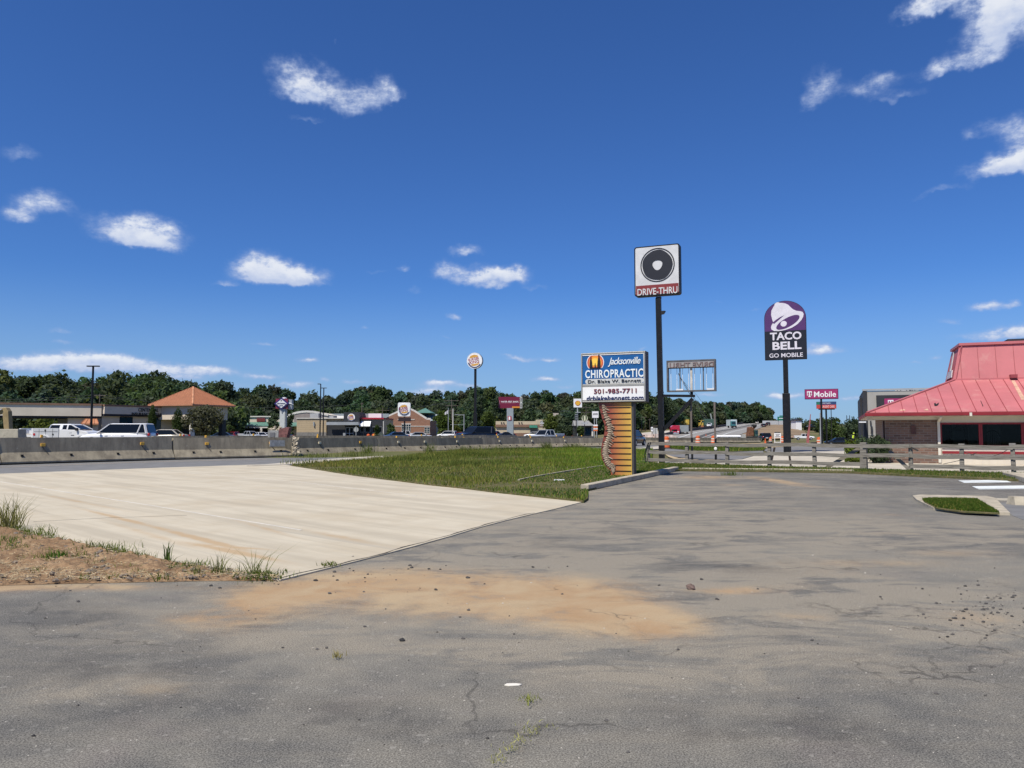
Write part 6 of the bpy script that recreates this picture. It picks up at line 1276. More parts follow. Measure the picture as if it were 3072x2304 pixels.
# billboard
g = P(1528, 1296, 190.); p_ = Plane(g.x, g.y, R(4)); t = pthing('billboard', 'dark red billboard lettered WATER. REST. SHADE. on a grey pillar', 'billboard', p_)
q = p_.box(1495.5, 1559.5, 1190.5, 1224.5); MB().box(q[0], q[1], 0, .5, q[2], q[3]).build('panel', sgn('billboard_maroon', (.16, .012, .04)), t)
mb = MB(); frame(mb, q[1] + .05, q[1] + .55, q[2], q[3], .1, 0, .5); mb.box(q[1] + .15, q[1] + .45, .1, .3, (q[2] + q[3]) / 2 - .05, (q[2] + q[3]) / 2 + .05); mb.build('ladder_frame', LW, t)
w, h = q[1] - q[0], q[3] - q[2]; text(t, 'WATER. REST. SHADE.', q[0] + w * .12, q[0] + w * .95, q[2] + h * .50, q[2] + h * .64, -.001, LW, bold=.02); mb = MB(); mb.box(q[0] + w * .13, q[0] + w * .8, -.02, -.001, q[2] + h * .43, q[2] + h * .445); mb.box(q[0] + w * .05, q[0] + w * .07, -.02, -.001, q[2] + h * .28, q[2] + h * .68); mb.build('rule', sgn('dull_pink', (.5, .2, .25)), t)
MB().box(q[0] + w * .64, q[1] - .02, -.04, -.001, q[2] + .05, q[2] + h * .15).build('orange_strip', sgn('strip_orange', (.65, .25, .03)), t); post(t, p_, 1530.5, .8, q[2], M('pillar_blue_grey', (.27, .31, .35), .7, .08), .25, 'pillar')
lq = p_.box(1523, 1535, 1248.5, 1261.5, -.6); MB().prism([(lq[0] + .15, lq[2]), (lq[1], lq[2] + .1), (lq[1] - .1, lq[3]), (lq[0], lq[3])], -.66, -.56).build('red_plate', sgn('plate_red', (.40, .03, .05)), t); text(t, '1', lq[0] + .25, lq[0] + .65, lq[2] + .15, lq[3] - .12, -.661, LW, bold=.04)
# scallop, hotel and cafe signs
g = P(1733, 1296, 205.); p_ = Plane(g.x, g.y, 0); t = pthing('scallop_sign', 'white square pole sign with a yellow scallop shell', 'sign', p_)
q = p_.box(1721, 1746, 1196, 1222); MB().box(q[0], q[1], 0, .5, q[2], q[3]).build('panel', LW, t); cx, cz, r = (q[0] + q[1]) / 2, q[2] + (q[3] - q[2]) * .46, (q[1] - q[0]) * .34
def shell(s): return [(cx + r * s * x, cz + r * s * y) for x, y in [(-.5, -.8), (.5, -.8), (.55, -.55), (.95, -.2), (1., .2), (.8, .6), (.45, .85), (0, .95), (-.45, .85), (-.8, .6), (-1., .2), (-.95, -.2), (-.55, -.55)]]
e = MB().prism(shell(1.), -.05, -.001).build('emblem', sgn('shell_red', (.40, .05, .02)), t); MB().prism(shell(.84), -.08, -.051).build('shell', sgn('shell_yellow', (.75, .42, .05)), e)
post(t, p_, 1733, .14, q[2], MET, .25); fb(t, 'crossbar', MET, 1726, 1742, 1236, 1238, -.1, .1, p_)
g = P(1729, 1296, 130.); p_ = Plane(g.x, g.y, 0); t = pthing('price_board', 'dark price board on a thin black post below the scallop sign', 'sign', p_); q = p_.box(1724, 1733.5, 1242, 1261); MB().box(q[0], q[1], 0, .2, q[2], q[3]).build('board', M('board_slate', (.03, .04, .045), .5), t)
for i in range(3): MB().box(q[0] + .08, q[1] - .05, -.03, -.001, q[2] + .18 + .36 * i, q[2] + .28 + .36 * i).build('price_strip', MET, t)
post(t, p_, 1729, .07, q[2], BLACKS, .1)
g = P(1786, 1296, 215.); p_ = Plane(g.x, g.y, 0); t = pthing('hotel_sign', 'white square sign lettered OYO on two posts', 'sign', p_); q = p_.box(1776.5, 1795.5, 1234, 1253.5); MB().box(q[0], q[1], 0, .4, q[2], q[3]).build('panel', LW, t); w, h = q[1] - q[0], q[3] - q[2]; text(t, 'OYO', q[0] + w * .12, q[1] - w * .1, q[2] + h * .42, q[2] + h * .7, -.001, INK, bold=.05)
for X in (1783.5, 1790): post(t, p_, X, .1, q[2], MET, .2)
g = P(1754, 1296, 165.); p_ = Plane(g.x, g.y, 0); t = pthing('cafe_sign', 'round cream and green cafe sign above a small name plate', 'sign', p_); q = p_.box(1744.5, 1763.5, 1244, 1265)
mermaid(t, (q[0] + q[1]) / 2, (q[2] + q[3]) / 2, (q[1] - q[0]) / 2, 0, sgn('siren_green', (.07, .11, .05)), sgn('siren_cream', (.62, .6, .45))); q2 = p_.box(1744.5, 1763.5, 1267, 1272); MB().box(q2[0], q2[1], -.05, .1, q2[2], q2[3]).build('name_plate', MET, t); text(t, 'DRIVE THRU', q2[0] + .1, q2[1] - .1, q2[2] + .08, q2[3] - .08, -.051, LW); post(t, p_, 1754, .07, q[2] + .1, BLACKS, .05)
g = P(1787, 1296, 160.); p_ = Plane(g.x, g.y, 0); t = pthing('roadwork_barricade', 'white and orange striped barricade beside the dark shop', 'barricade', p_)
for i, (Y0, Y1, mt) in enumerate(((1274, 1278, LW), (1279, 1283, sgn('barricade_orange', (.6, .16, .05))), (1285, 1288, LW), (1289, 1293, MATS['barricade_orange']))): fb(t, 'rail', mt, 1780, 1793, Y0, Y1, -.05, .05, p_)
for X in (1781, 1792): post(t, p_, X, .05, p_.at(1787, 1274)[1], BLACKS, .1)
g = P(1068, 1296, 120.); p_ = Plane(g.x, g.y, 0); t = pthing('stop_sign_back', 'grey back of an octagonal road sign before the burger restaurant door', 'sign', p_); q = p_.box(1060.5, 1076, 1281, 1296.5); cx, cz, r = (q[0] + q[1]) / 2, (q[2] + q[3]) / 2, (q[1] - q[0]) / 2; MB().prism([(cx + r * math.cos(R(22.5 + 45 * i)), cz + r * math.sin(R(22.5 + 45 * i))) for i in range(8)], 0, .03).build('plate', M('plate_back', (.36, .37, .36), .5), t); MB().box(cx - .04, cx + .04, -.05, -.001, 0, q[3] + .1).build('post', MET, t)
# right: feather flag, notice, green road signs, house
g = P(2424, 1296, 100.); p_ = Plane(g.x, g.y, 0); zg = hz(g.x, g.y); t = pthing('feather_banner', 'tall faded red feather banner leaning by the far car park', 'banner', p_, z=zg)
pts = [p_.at(*q) for q in [(2420, 1330), (2426, 1290), (2431, 1244)]]; MB().tube([(a, 0, z - zg) for a, z in [(pts[0][0], zg)] + pts], .03).build('pole', M('pole_brown', (.2, .12, .09), .7), t)
mb = MB(); L_ = [p_.at(*q) for q in [(2419, 1328), (2420, 1310), (2424, 1290), (2427, 1272), (2431, 1242)]]; R_ = [p_.at(*q) for q in [(2427, 1329), (2428, 1312), (2429, 1292), (2430.5, 1272), (2432.5, 1242)]]
mb.prism([(a, z - zg) for a, z in R_] + [(a, z - zg) for a, z in L_[::-1]], -.02, .02); mb.build('cloth', M('faded_red_cloth', (.42, .12, .13), .8, .3, 3., dirt=(.6, .4, .4), dirtamt=.6), t)
mb = MB(); mb.tube([(p_.at(2419, 1300)[0], 0, p_.at(2419, 1300)[1] - zg), (p_.at(2417, 1293)[0], 0, p_.at(2417, 1293)[1] - zg), (p_.at(2423, 1292)[0], 0, p_.at(2423, 1292)[1] - zg)], .02); mb.build('hook', BLACKS, t)
g = P(2332, 1296, 92.); p_ = Plane(g.x, g.y, R(10)); zg = hz(g.x, g.y); t = pthing('notice_board', 'white notice board on white legs beside orange barrels', 'notice board', p_, z=zg); q = p_.box(2322.5, 2343, 1299, 1313); MB().box(q[0], q[1], 0, .06, q[2] - zg, q[3] - zg).build('board', LW, t); MB().box(q[0] + .05, q[1] - .05, 0, .08, q[3] - zg + .005, q[3] - zg + .12).build('header', DKW, t)
w = q[1] - q[0]; mb = MB()
for i, (x0, x1) in enumerate(((.2, .82), (.25, .7), (.12, .88))): mb.box(q[0] + w * x0, q[0] + w * x1, -.02, -.001, q[2] - zg + .12 + .13 * (2 - i), q[2] - zg + .18 + .13 * (2 - i))
mb.build('faint_line', M('ink_grey', (.25, .25, .26), .6), t); mb = MB()
for x in (q[0] + .05, q[1] - .05): mb.box(x - .03, x + .03, -.02, .08, 0, q[2] - zg)
mb.box(q[0], q[1], -.1, .2, .0, .1); mb.box(q[0] + .1, q[1] - .1, 0, .04, .25, .32); mb.build('stand', LW, t)
g = P(2335, 1296, 440.); p_ = Plane(g.x, g.y, 0); zg = hsat(g.x, g.y); t = pthing('road_sign', 'large green highway sign in two tiers above the far road', 'road sign', p_, z=zg)
for X0, X1, Y0, Y1 in ((2339, 2356, 1246.5, 1249.5), (2333, 2356, 1250, 1261.5)): q = p_.box(X0, X1, Y0, Y1); MB().box(q[0], q[1], 0, .3, q[2] - zg, q[3] - zg).build('panel', sgn('highway_green', (.01, .16, .10)), t)
q = p_.box(2337, 2352, 1254, 1256); MB().box(q[0], q[1], -.1, -.001, q[2] - zg, q[3] - zg).build('legend_strip', LW, t)
for X in (2337, 2352): post(t, p_, X, .15, P(X, 1250, 440).z - zg, MET, .4)
g = P(2340, 1296, 470.); p_ = Plane(g.x, g.y, 0); zg = hsat(g.x, g.y); q = p_.box(2288, 2372, 1262, 1266.5); t = pthing('bridge_parapet', 'long pale bridge parapet at the end of the highway', 'parapet', p_, z=zg); MB().box(q[0], q[1], 0, .5, min(0, q[2] - zg) - .5, q[3] - zg).build('wall', M('parapet_concrete', (.42, .44, .46), .8), t)
g = P(2390, 1296, 330.); p_ = Plane(g.x, g.y, 0); zg = hsat(g.x, g.y); t = pthing('hillside_house', 'white house with a dark roof on the embankment', 'house', p_, z=zg); q = p_.box(2388, 2405, 1262, 1275); MB().box(q[0], q[1], 0, 6, -1, q[3] - zg).build('wall', LW, t); h = p_.at(2396, 1255)[1] - zg; MB().prism([(q[0] - .4, q[3] - zg), (q[1] + .4, q[3] - zg), ((q[0] + q[1]) / 2, h)], -.4, 6.4).build('roof', DKW, t)

# ------------------------------------------------------------------ lamp posts, utility poles, wires
def lamp(X, d, Yt, heads, label, r=.11):
    g = P(X, 1296, d); t = thing('lamp_post', label, 'lamp post', (g.x, g.y, hz(g.x, g.y)), 0, 'car park lamp posts'); z = P(X, Yt, d).z - hz(g.x, g.y)
    MB().cyl((0, 0, 0), (0, 0, z), r, r * .8, 10).build('pole', BLK, t); MB().box(-.3, .3, -.3, .3, 0, .7).build('footing', PAVE, t, .03)
    for h in heads: MB().box(min(0, h), max(0, h), -.16, .16, z - .06, z + .06).build('lamp_head', BLACKS, t, .02)
lamp(273, 82, 1098.5, (-.65, .65), 'tall black lamp post with two flat heads before the beige office', .13)
lamp(960, 128, 1152, (-.5,), 'black lamp post with one head to the left, taller of the close pair'); lamp(969.5, 136, 1164, (-.5, .5), 'black lamp post with a double head, shorter of the close pair')
def upole(X, d, Yt, label, arms=((0, 2.4),), r=.14, mat=None, name='utility_pole'):
    g = P(X, 1296, d); t = thing(name, label, name.replace('_', ' '), (g.x, g.y, hz(g.x, g.y)), 0); z = P(X, Yt, d).z - hz(g.x, g.y)
    MB().cyl((0, 0, 0), (0, 0, z), r, r * .7, 8).build('pole', mat or M('pole_wood', (.12, .10, .085), .9, .2), t)
    for dz, w in arms: MB().bar((-w / 2, 0, z - .4 - dz), (w / 2, 0, z - .4 - dz), .12, .14).build('crossarm', MATS.get('pole_wood') or mat, t)
    return t
upole(296, 160, 1181, 'thin utility pole with a crossarm behind the beige office'); upole(1354.5, 230, 1198, 'utility pole with two crossarms left of the tall round burger sign', ((0, 4.6), (1.5, 3.8), (3, 2.))); upole(1758.5, 260, 1219, 'utility pole with two crossarms above the round cafe sign', ((0, 3.4), (1.6, 3.2)))
upole(1085, 200, 1207, 'brown utility pole rising behind the burger restaurant', ((0, .8),)); upole(1147, 250, 1222, 'T shaped utility pole between the restaurant and the gable', ((.6, 4.4),)); upole(1091, 130, 1219, 'thin dark pole rising before the white awning', (), .05, BLACKS, 'thin_pole')
upole(1358.8, 190, 1226, 'slim white pole beside the flagpole', (), .16, WPL, 'white_pole'); upole(1925.5, 290, 1249, 'grey green utility pole right of the spine pillar', ((0, 3.8),)); upole(1936, 300, 1256, 'thin pole in the field right of the utility pole', (), .1, None, 'thin_pole'); upole(1949.5, 290, 1256, 'thin street light pole left of the black sign pole', ((0, 1.2),), .08, None, 'thin_pole')
upole(1966, 150, 1272, 'short dark pole close to the left of the black sign pole', ((0, .9),), .05, BLACKS, 'thin_pole'); upole(2541.5, 260, 1246, 'left of two dark poles above the right hand trees', (), .16, BLACKS, 'dark_pole'); upole(2550, 262, 1246, 'right of two dark poles above the right hand trees', (), .16, BLACKS, 'dark_pole'); upole(2462, 118, 1239, 'pale grey pole just left of the magenta sign pole', (), .14, MET, 'grey_pole')
t = upole(1344.7, 185, 1224, 'flagpole with a drooping flag left of the slim white pole', (), .09, MET, 'flagpole')
mb = MB(); z = P(1344, 1231, 185).z
for i in range(7):
    x = -.1 - i * .13; y = .12 * math.sin(i * 1.3); mb.v += [(x, y, z - .05 * i - .1 * i * i * .08), (x, y, z - .75 - .06 * i)]
mb.f = [(2 * i, 2 * i + 2, 2 * i + 3, 2 * i + 1) for i in range(6)]
sol = mb.build('flag', M('flag_cloth', (.6, .58, .6), .8, .4, 6., dirt=(.03, .03, .06), dirtamt=.9), t); sol.modifiers.new('s', 'SOLIDIFY').thickness = .02
g = P(1392, 1296, 200.); t = thing('signal_mast', 'grey gantry arm left of the motel', 'mast', (g.x, g.y, 0)); z = P(1392, 1245, 200).z; mb = MB(); mb.cyl((0, 0, 0), (0, 0, z + .2), .13, .1, 8); mb.bar((0, 0, z), (P(1364, 1245, 200).x - g.x, 0, z + .1), .14); mb.bar((0, 0, z - 2.5), (-3.6, 0, z - 2.5), .06); mb.build('arm', MET, t)
for (X0, Y0, d0), (X1, Y1, d1), sag, lb in (((-200, 1199, 140), (296, 1183, 160), 3, 'upper power line over the beige office roof'), ((-200, 1205, 140), (296, 1190, 160), 3, 'lower power line over the beige office roof'), ((296, 1183, 160), (760, 1205, 190), 8, 'power line passing behind the pyramid roof'), ((296, 1191, 160), (1085, 1212, 200), 10, 'power line towards the burger restaurant'), ((1354, 1204, 230), (1147, 1227, 250), 4, 'power line left of the tall round burger sign'), ((1758, 1222, 260), (1640, 1238, 240), 2, 'power line running down to the motel roof'), ((1925, 1254, 290), (1880, 1244, 240), 1, 'power line beside the spine pillar')):
    pts = []
    for i in range(13):
        f = i / 12; p = P(X0, Y0, d0).lerp(P(X1, Y1, d1), f); p.z -= sag * .15 * 4 * f * (1 - f); pts.append(p)
    tag(MB().tube(pts, .035, 4).build('power_line', M('wire_grey', (.06, .065, .07), .6)), lb, 'power line')

# ------------------------------------------------------------------ vehicles
TYR = M('tyre_rubber', (.02, .02, .021), .85, .2); RIM = M('alloy_rim', (.5, .51, .53), .35, .1, metal=.6); LMP = M('lamp_clear', (.7, .72, .72), .15, .05); TLR = M('tail_lamp_red', (.45, .02, .02), .25, .05); TRIMB = M('black_plastic', (.02, .02, .022), .6, .1)
def carpaint(name, col, rough=.22):
    if name in MATS: return MATS[name]
    m, n = newmat(name); tc = n('TexCoord').outputs['Object']; c = n.mix(n.m('MULTIPLY', n.ramp(n.noise(tc, 1.5, 4), .45, .7), .25), (*col, 1), (*[q * .75 + .02 for q in col], 1))
    b = n('BsdfPrincipled', Base__Color=c, Roughness=rough); b.inputs['Coat Weight'].default_value = .5; b.inputs['Coat Roughness'].default_value = .08; return finish(m, n, b)
PW = carpaint('paint_white', (.74, .75, .77)); PK = carpaint('paint_black', (.008, .010, .016)); PS = carpaint('paint_silver', (.42, .45, .49)); PB_ = carpaint('paint_blue', (.03, .07, .15)); PR = carpaint('paint_red', (.30, .015, .03)); PBG = carpaint('paint_beige', (.45, .42, .36)); PT = carpaint('paint_teal', (.012, .035, .045)); PDR = carpaint('paint_dark_red', (.035, .016, .018))
KIND = {
 # L, W, sections (x, zbottom, zshoulder, ztop, halfwidth), cabin (rear base, rear top, front top, front base), belt, roof, wheelbase x, wheel r, pillars
 'sedan': dict(sec=[(-2.35, .42, .72, .84, .74), (-2.2, .28, .8, .98, .86), (-1.5, .22, .85, 1.0, .9), (0, .20, .84, .95, .91), (1.05, .2, .82, .93, .9), (1.9, .22, .72, .82, .86), (2.25, .28, .62, .7, .76), (2.36, .4, .54, .6, .62)], cab=(-1.8, -1.05, .25, 1.15), belt=.93, roof=1.46, wx=(-1.4, 1.42), wr=.32, B=(-.1,), cw=(.82, .60)),
 'suv': dict(sec=[(-2.5, .5, .85, 1.1, .84), (-2.42, .34, .95, 1.16, .94), (-1.5, .28, 1.0, 1.16, .98), (0, .26, 1.0, 1.14, .99), (1.15, .26, .98, 1.14, .98), (2.1, .28, .92, 1.04, .95), (2.45, .34, .8, .92, .86), (2.56, .48, .68, .76, .72)], cab=(-2.46, -2.22, .35, 1.25), belt=1.12, roof=1.84, wx=(-1.5, 1.55), wr=.38, B=(-.35, -1.45), cw=(.90, .72)),
 'pickup': dict(sec=[(-2.95, .55, .9, 1.04, .9), (-2.9, .45, .95, 1.08, .95), (-.6, .38, 1.0, 1.1, .98), (0, .36, 1.02, 1.14, .99), (1.35, .36, 1.0, 1.16, .98), (2.4, .38, .95, 1.1, .96), (2.8, .42, .85, 1.0, .9), (2.9, .5, .75, .85, .8)], cab=(-.75, -.6, .75, 1.5), belt=1.12, roof=1.86, wx=(-1.75, 1.85), wr=.39, B=(.2,), cw=(.9, .72), bed=(-2.85, -.85)),
}
def build_car(kind, paint, detail=True):
    k = KIND[kind]; t = bpy.data.objects.new({'sedan': 'sedan', 'suv': 'estate_car', 'pickup': 'pickup_truck'}[kind], None); COL.objects.link(t)
    mb = MB(); S = k['sec']
    for x, zb, zs, zt, w in S:
        half = [(0, zb), (w * .86, zb), (w * .98, zb + .14), (w, (zb + zs) / 2 + .05), (w * .985, zs), (w * .9, zt), (w * .55, zt + .025), (0, zt + .035)]
        mb.v += [(x, y, z) for y, z in half] + [(x, -y, z) for y, z in half[-2:0:-1]]
    m = 14
    mb.f = [(i * m + j, i * m + (j + 1) % m, (i + 1) * m + (j + 1) % m, (i + 1) * m + j) for i in range(len(S) - 1) for j in range(m)] + [tuple(range(m)), tuple(range(len(S) * m - 1, (len(S) - 1) * m - 1, -1))]
    body = mb.build('body', paint, t); sub = body.modifiers.new('s', 'SUBSURF'); sub.levels = sub.render_levels = 1
    for p in body.data.polygons: p.use_smooth = True
    rb, rt, ft, fb_ = k['cab']; wb, wt = k['cw']; zb, zr = k['belt'] - .03, k['roof']
    lo = [(rb, -wb), (fb_, -wb), (fb_, wb), (rb, wb)]; hi = [(rt, -wt), (ft, -wt), (ft, wt), (rt, wt)]
    gz = zr - .05
    f = (gz - zb) / (zr - zb); hi2 = [(a[0] + (b[0] - a[0]) * f, a[1] + (b[1] - a[1]) * f) for a, b in zip(lo, hi)]
    mb = MB(); mb.v = [(x, y, zb) for x, y in lo] + [(x, y, gz) for x, y in hi2]; mb.f = [(0, 1, 5, 4), (1, 2, 6, 5), (2, 3, 7, 6), (3, 0, 4, 7), (4, 5, 6, 7), (0, 3, 2, 1)]
    mb.build('window', GLS, t, .01)
    mb = MB(); e = .012
    mb.v = [(x * 1, y, gz - .01) for x, y in [(hi2[0][0] - .05, hi2[0][1] - e), (hi2[1][0] + .04, hi2[1][1] - e), (hi2[2][0] + .04, hi2[2][1] + e), (hi2[3][0] - .05, hi2[3][1] + e)]] + [(rt + .06, -wt * .9, zr), (ft - .08, -wt * .9, zr), (ft - .08, wt * .9, zr), (rt + .06, wt * .9, zr)]
    mb.f = [(0, 1, 5, 4), (1, 2, 6, 5), (2, 3, 7, 6), (3, 0, 4, 7), (4, 5, 6, 7), (0, 3, 2, 1)]
    mb.build('roof', paint, t, .02)
    mb = MB()
    for s in (-1, 1):
        mb.bar((fb_, s * wb, zb), (hi2[1][0], s * abs(hi2[1][1]), gz), .07, .07); mb.bar((rb + (.02 if kind != 'suv' else .12), s * wb, zb), (hi2[0][0] + (0 if kind != 'suv' else .1), s * abs(hi2[0][1]), gz), .10 if kind != 'suv' else .24, .08)
        if kind == 'suv': mb.bar((-1.62, s * (wb + .002), zb), (-1.82, s * (abs(hi2[0][1]) + .002), gz), .17, .06)
        if kind == 'pickup': mb.bar((.2, s * (wb + .002), zb), (.24, s * (abs(hi2[0][1]) + .002), gz), .08, .06)
        mb.bar((rb, s * (wb + .004), zb + .02), (fb_, s * (wb + .004), zb + .02), .06, .05)
    mb.build('pillar', paint, t)
    if 'bed' in k:
        x0, x1 = k['bed']; mb = MB(); mb.box(x0, x1, -.97, -.87, 1.02, 1.32); mb.box(x0, x1, .87, .97, 1.02, 1.32); mb.box(x0 - .06, x0 + .04, -.87, .87, 1.0, 1.32); mb.box(x1, x1 + .06, -.87, .87, 1.0, 1.3); mb.build('bed_wall', paint, t, .02); MB().box(x0 + .05, x1 - .01, -.86, .86, 1.03, 1.12).build('bed_floor', TRIMB, t)
    r = k['wr']; hw = S[len(S) // 2][4]
    for x in k['wx']:
        for s in (-1, 1):
            mb = MB(); mb.cyl((x, s * (hw - .24), r), (x, s * (hw + .0), r), r, r, 18); w_ = mb.build('wheel', TYR, t, .02)
            MB().cyl((x, s * (hw - .02), r), (x, s * (hw + .012), r), r * .64, r * .58, 12).build('rim', RIM, w_)
            mb = MB(); ring(mb, x, r + .01, r * .98, r * 1.17, 0, .02, 16, 0, math.pi); mb.v = [(a, s * (hw + .002) - b * s, z) for a, b, z in mb.v]; mb.build('wheel_arch', TRIMB, t)
    fx, rx = S[-1][0], S[0][0]; fz, rz_ = S[-2][3] - .12, S[1][3] - .12; fw = S[-2][4]
    for s in (-1, 1):
        MB().ell((S[-2][0] - .02, s * (fw - .18), fz), (.09, .2, .07), 8, 6).build('headlight', LMP, t); MB().box(rx - .03, rx + .1, s * S[0][4] - .13, s * S[0][4] + .11, rz_ - .12, rz_ + .08).build('taillight', TLR, t, .02)
        MB().ell((fb_ - .25, s * (wb + .2), zb + .1), (.1, .13, .09), 8, 6).build('mirror', paint if kind != 'sedan' else paint, t)
    MB().box(fx - .08, fx + .025, -fw * .55, fw * .55, S[-1][1] + .02, S[-1][2] - .02).build('grille', TRIMB, t, .02)
    MB().box(rx - .03, rx + .06, -.26, .26, rz_ - .33, rz_ - .19).build('number_plate', M('plate_white', (.6, .6, .58), .5), t)
    if detail:
        mb = MB()
        for s in (-1, 1):
            for xb in (-.6, .55): mb.box(xb - .1, xb + .1, s * hw - .02, s * hw + .02, k['belt'] - .2, k['belt'] - .16)
        mb.build('door_handle', paint, t)
    return t
PROTO = {}
def car(kind, pt, X, d, head, label, s=1., Yb=None, cat=None, group=None):
    key = (kind, pt.name); g = P(X, 1296, d); z = hsat(g.x, g.y) if Yb is None else P(X, Yb, d).z
    if key not in PROTO: o = PROTO[key] = build_car(kind, pt); o.location = (g.x, g.y, z); o.rotation_euler = (0, 0, R(head))
    else: o = dup(PROTO[key], (g.x, g.y, z), -R(head))
    o.scale = (s, s, s); tag(o, label, cat or {'sedan': 'car', 'suv': 'car', 'pickup': 'pickup'}[kind], group or 'cars beyond the barriers'); return o
car('suv', PW, 357, 58, 186, 'white estate car passing left behind the near barrier', 1.0)
car('sedan', PBG, 491, 78, 182, 'beige saloon showing its roof behind the white estate car', 1.0)
car('sedan', PB_, 660, 130, 195, 'small dark blue car under the corner pavilion', 1.0)
car('sedan', PR, 697, 150, 260, 'dark red car by the black pavilion pier', 1.05)
car('pickup', PS, 748, 150, -30, 'silver pickup parked before the strip mall', .9)
car('sedan', PW, 782, 156, -50, 'white saloon close right of the silver pickup', 1.)
car('sedan', PW, 797, 158, -40, 'white hatchback at the right of the parked white pair', .95)
car('sedan', PT, 838, 135, 186, 'very dark teal saloon below the diamond sign pylon', 1.02)
car('sedan', PB_, 1185, 138, 205, 'dark blue saloon left of the square burger sign pole', 1.05)
car('pickup', PW, 1219, 160, 195, 'white pickup passing behind the square burger sign pole', .95)
car('sedan', PS, 1262, 150, 10, 'grey saloon in front of the gabled brick building', 1.02)
car('suv', PK, 1427, 96, 222, 'black oncoming utility car behind the barriers', 1.06)
car('pickup', PW, 1486, 195, 5, 'white pickup parked left of the billboard pillar', .95)
car('sedan', PK, 1517, 190, 190, 'black saloon at the foot of the billboard pillar', 1.05)
car('sedan', PR, 1372, 180, 200, 'red car parked beside the grey mast', 1.)
car('suv', PW, 1342, 180, 160, 'white van like car below the flagpole', .95)
car('sedan', PW, 1600, 200, 170, 'white hatchback in front of the green awning', 1.05)
car('pickup', PS, 1641, 108, 228, 'silver pickup driving towards us below the cafe', .98)
o = car('suv', PDR, 1897, 84, 62, 'dark car with red tail lights half hidden by the spine pillar', .92)
car('suv', PK, 2293, 165, 84, 'black estate car seen from behind by the end of the barriers', .98, 1324)
car('pickup', PW, 2412, 195, -14, 'white pickup parked below the embankment', .85, 1320)
car('sedan', PK, 2512, 150, 176, 'black saloon parked behind the hedge, side on', 1.04, 1336)
car('suv', PK, 2290, 385, 80, 'black car climbing the far highway, nearer one', 1., 1282, group='cars on the far highway'); car('suv', PK, 2304, 410, 80, 'black car climbing the far highway, farther one', 1., 1277, group='cars on the far highway')
car('suv', PW, 2128, 330, 250, 'white car on the sand bank beside the crane', .95, 1281, group='cars on the far highway'); car('pickup', PBG, 2272, 420, 250, 'pale work truck at the top of the highway', .8, 1272, group='cars on the far highway'); car('sedan', PK, 2438, 300, 170, 'black car alone on the green embankment', 1., 1284, group='cars on the far highway')
# utility pickup with tool bins
g = P(190, 1296, 70.); t = thing('utility_truck', 'white utility pickup with grey tool bins behind the barrier', 'utility truck', (g.x, g.y, hz(g.x, g.y)), R(4)); ZT = hz(g.x, g.y); sc_ = 70 / 2304
def ux(X): return (X - 190) * sc_
def uz(Y): return P(190, Y, 70.).z - ZT
zc = uz(1272)
mb = MB(); w = 1.
cabp = [(ux(199), .5), (ux(199), uz(1286)), (ux(163), uz(1287)), (ux(165), uz(1277)), (ux(172), zc), (ux(226), zc), (ux(240), uz(1277)), (ux(262), uz(1291)), (ux(284), uz(1295)), (ux(290), uz(1302)), (ux(291), .45)]
body_p = [(ux(199), .45), (ux(199), uz(1288)), (ux(262), uz(1290.5)), (ux(284), uz(1295)), (ux(290), uz(1302)), (ux(291), .45)]
MB().prism(body_p, -w, w).build('body', PW, t, .05)
mb = MB(); lo = [(ux(163), ux(262)), (ux(172), ux(228))]; z0 = uz(1288.5)
mb.v = [(ux(163), -.94, z0), (ux(262), -.94, z0), (ux(262), .94, z0), (ux(163), .94, z0), (ux(169), -.8, zc - .08), (ux(233), -.8, zc - .08), (ux(233), .8, zc - .08), (ux(169), .8, zc - .08)]; mb.f = [(0, 1, 5, 4), (1, 2, 6, 5), (2, 3, 7, 6), (3, 0, 4, 7), (4, 5, 6, 7), (0, 3, 2, 1)]; mb.build('window', GLS, t, .01)
mb = MB(); mb.v = [(ux(167), -.83, zc - .1), (ux(236), -.83, zc - .1), (ux(236), .83, zc - .1), (ux(167), .83, zc - .1), (ux(174), -.72, zc), (ux(227), -.72, zc), (ux(227), .72, zc), (ux(174), .72, zc)]; mb.f = [(0, 1, 5, 4), (1, 2, 6, 5), (2, 3, 7, 6), (3, 0, 4, 7), (4, 5, 6, 7), (0, 3, 2, 1)]; mb.build('roof', PW, t, .03)
mb = MB()
for s in (-1, 1):
    for X0, X1, ww in ((166, 170.5, .14), (203, 204, .34), (223, 223, .12)): mb.bar((ux(X0), s * .945, z0), (ux(X1), s * .81, zc - .08), ww, .06)
    mb.bar((ux(262), s * .945, z0), (ux(234), s * .81, zc - .08), .1, .08)
mb.build('pillar', PW, t)
BIN = M('bin_grey', (.52, .54, .57), .5, .06, 1.)
mb = MB(); mb.box(ux(121), ux(198), -1.02, -.62, .62, uz(1285)); mb.box(ux(121), ux(198), .62, 1.02, .62, uz(1285)); bn = mb.build('tool_bin', BIN, t, .02)
mb = MB()
for X in (138, 158, 180): mb.box(ux(X) - .012, ux(X) + .012, -1.03, -1.02, .7, uz(1286.5))
mb.box(ux(123), ux(196), -1.03, -1.02, uz(1295) - .012, uz(1295) + .012); mb.build('panel_gap', TRIMB, bn)
for X, Y in ((157, 1291), (181, 1303)): MB().box(ux(X) - .06, ux(X) + .06, -1.05, -1.02, uz(Y) - .06, uz(Y) + .06).build('latch', TRIMB, bn)
MB().box(ux(75), ux(198), -.6, .6, .75, .95).build('bed_floor', PW, t)
for X in (75, 113): MB().box(ux(X), ux(X + 7), -1., 1. if X == 75 else -.7, .6, uz(1285)).build('tail_panel', PW, t, .02)
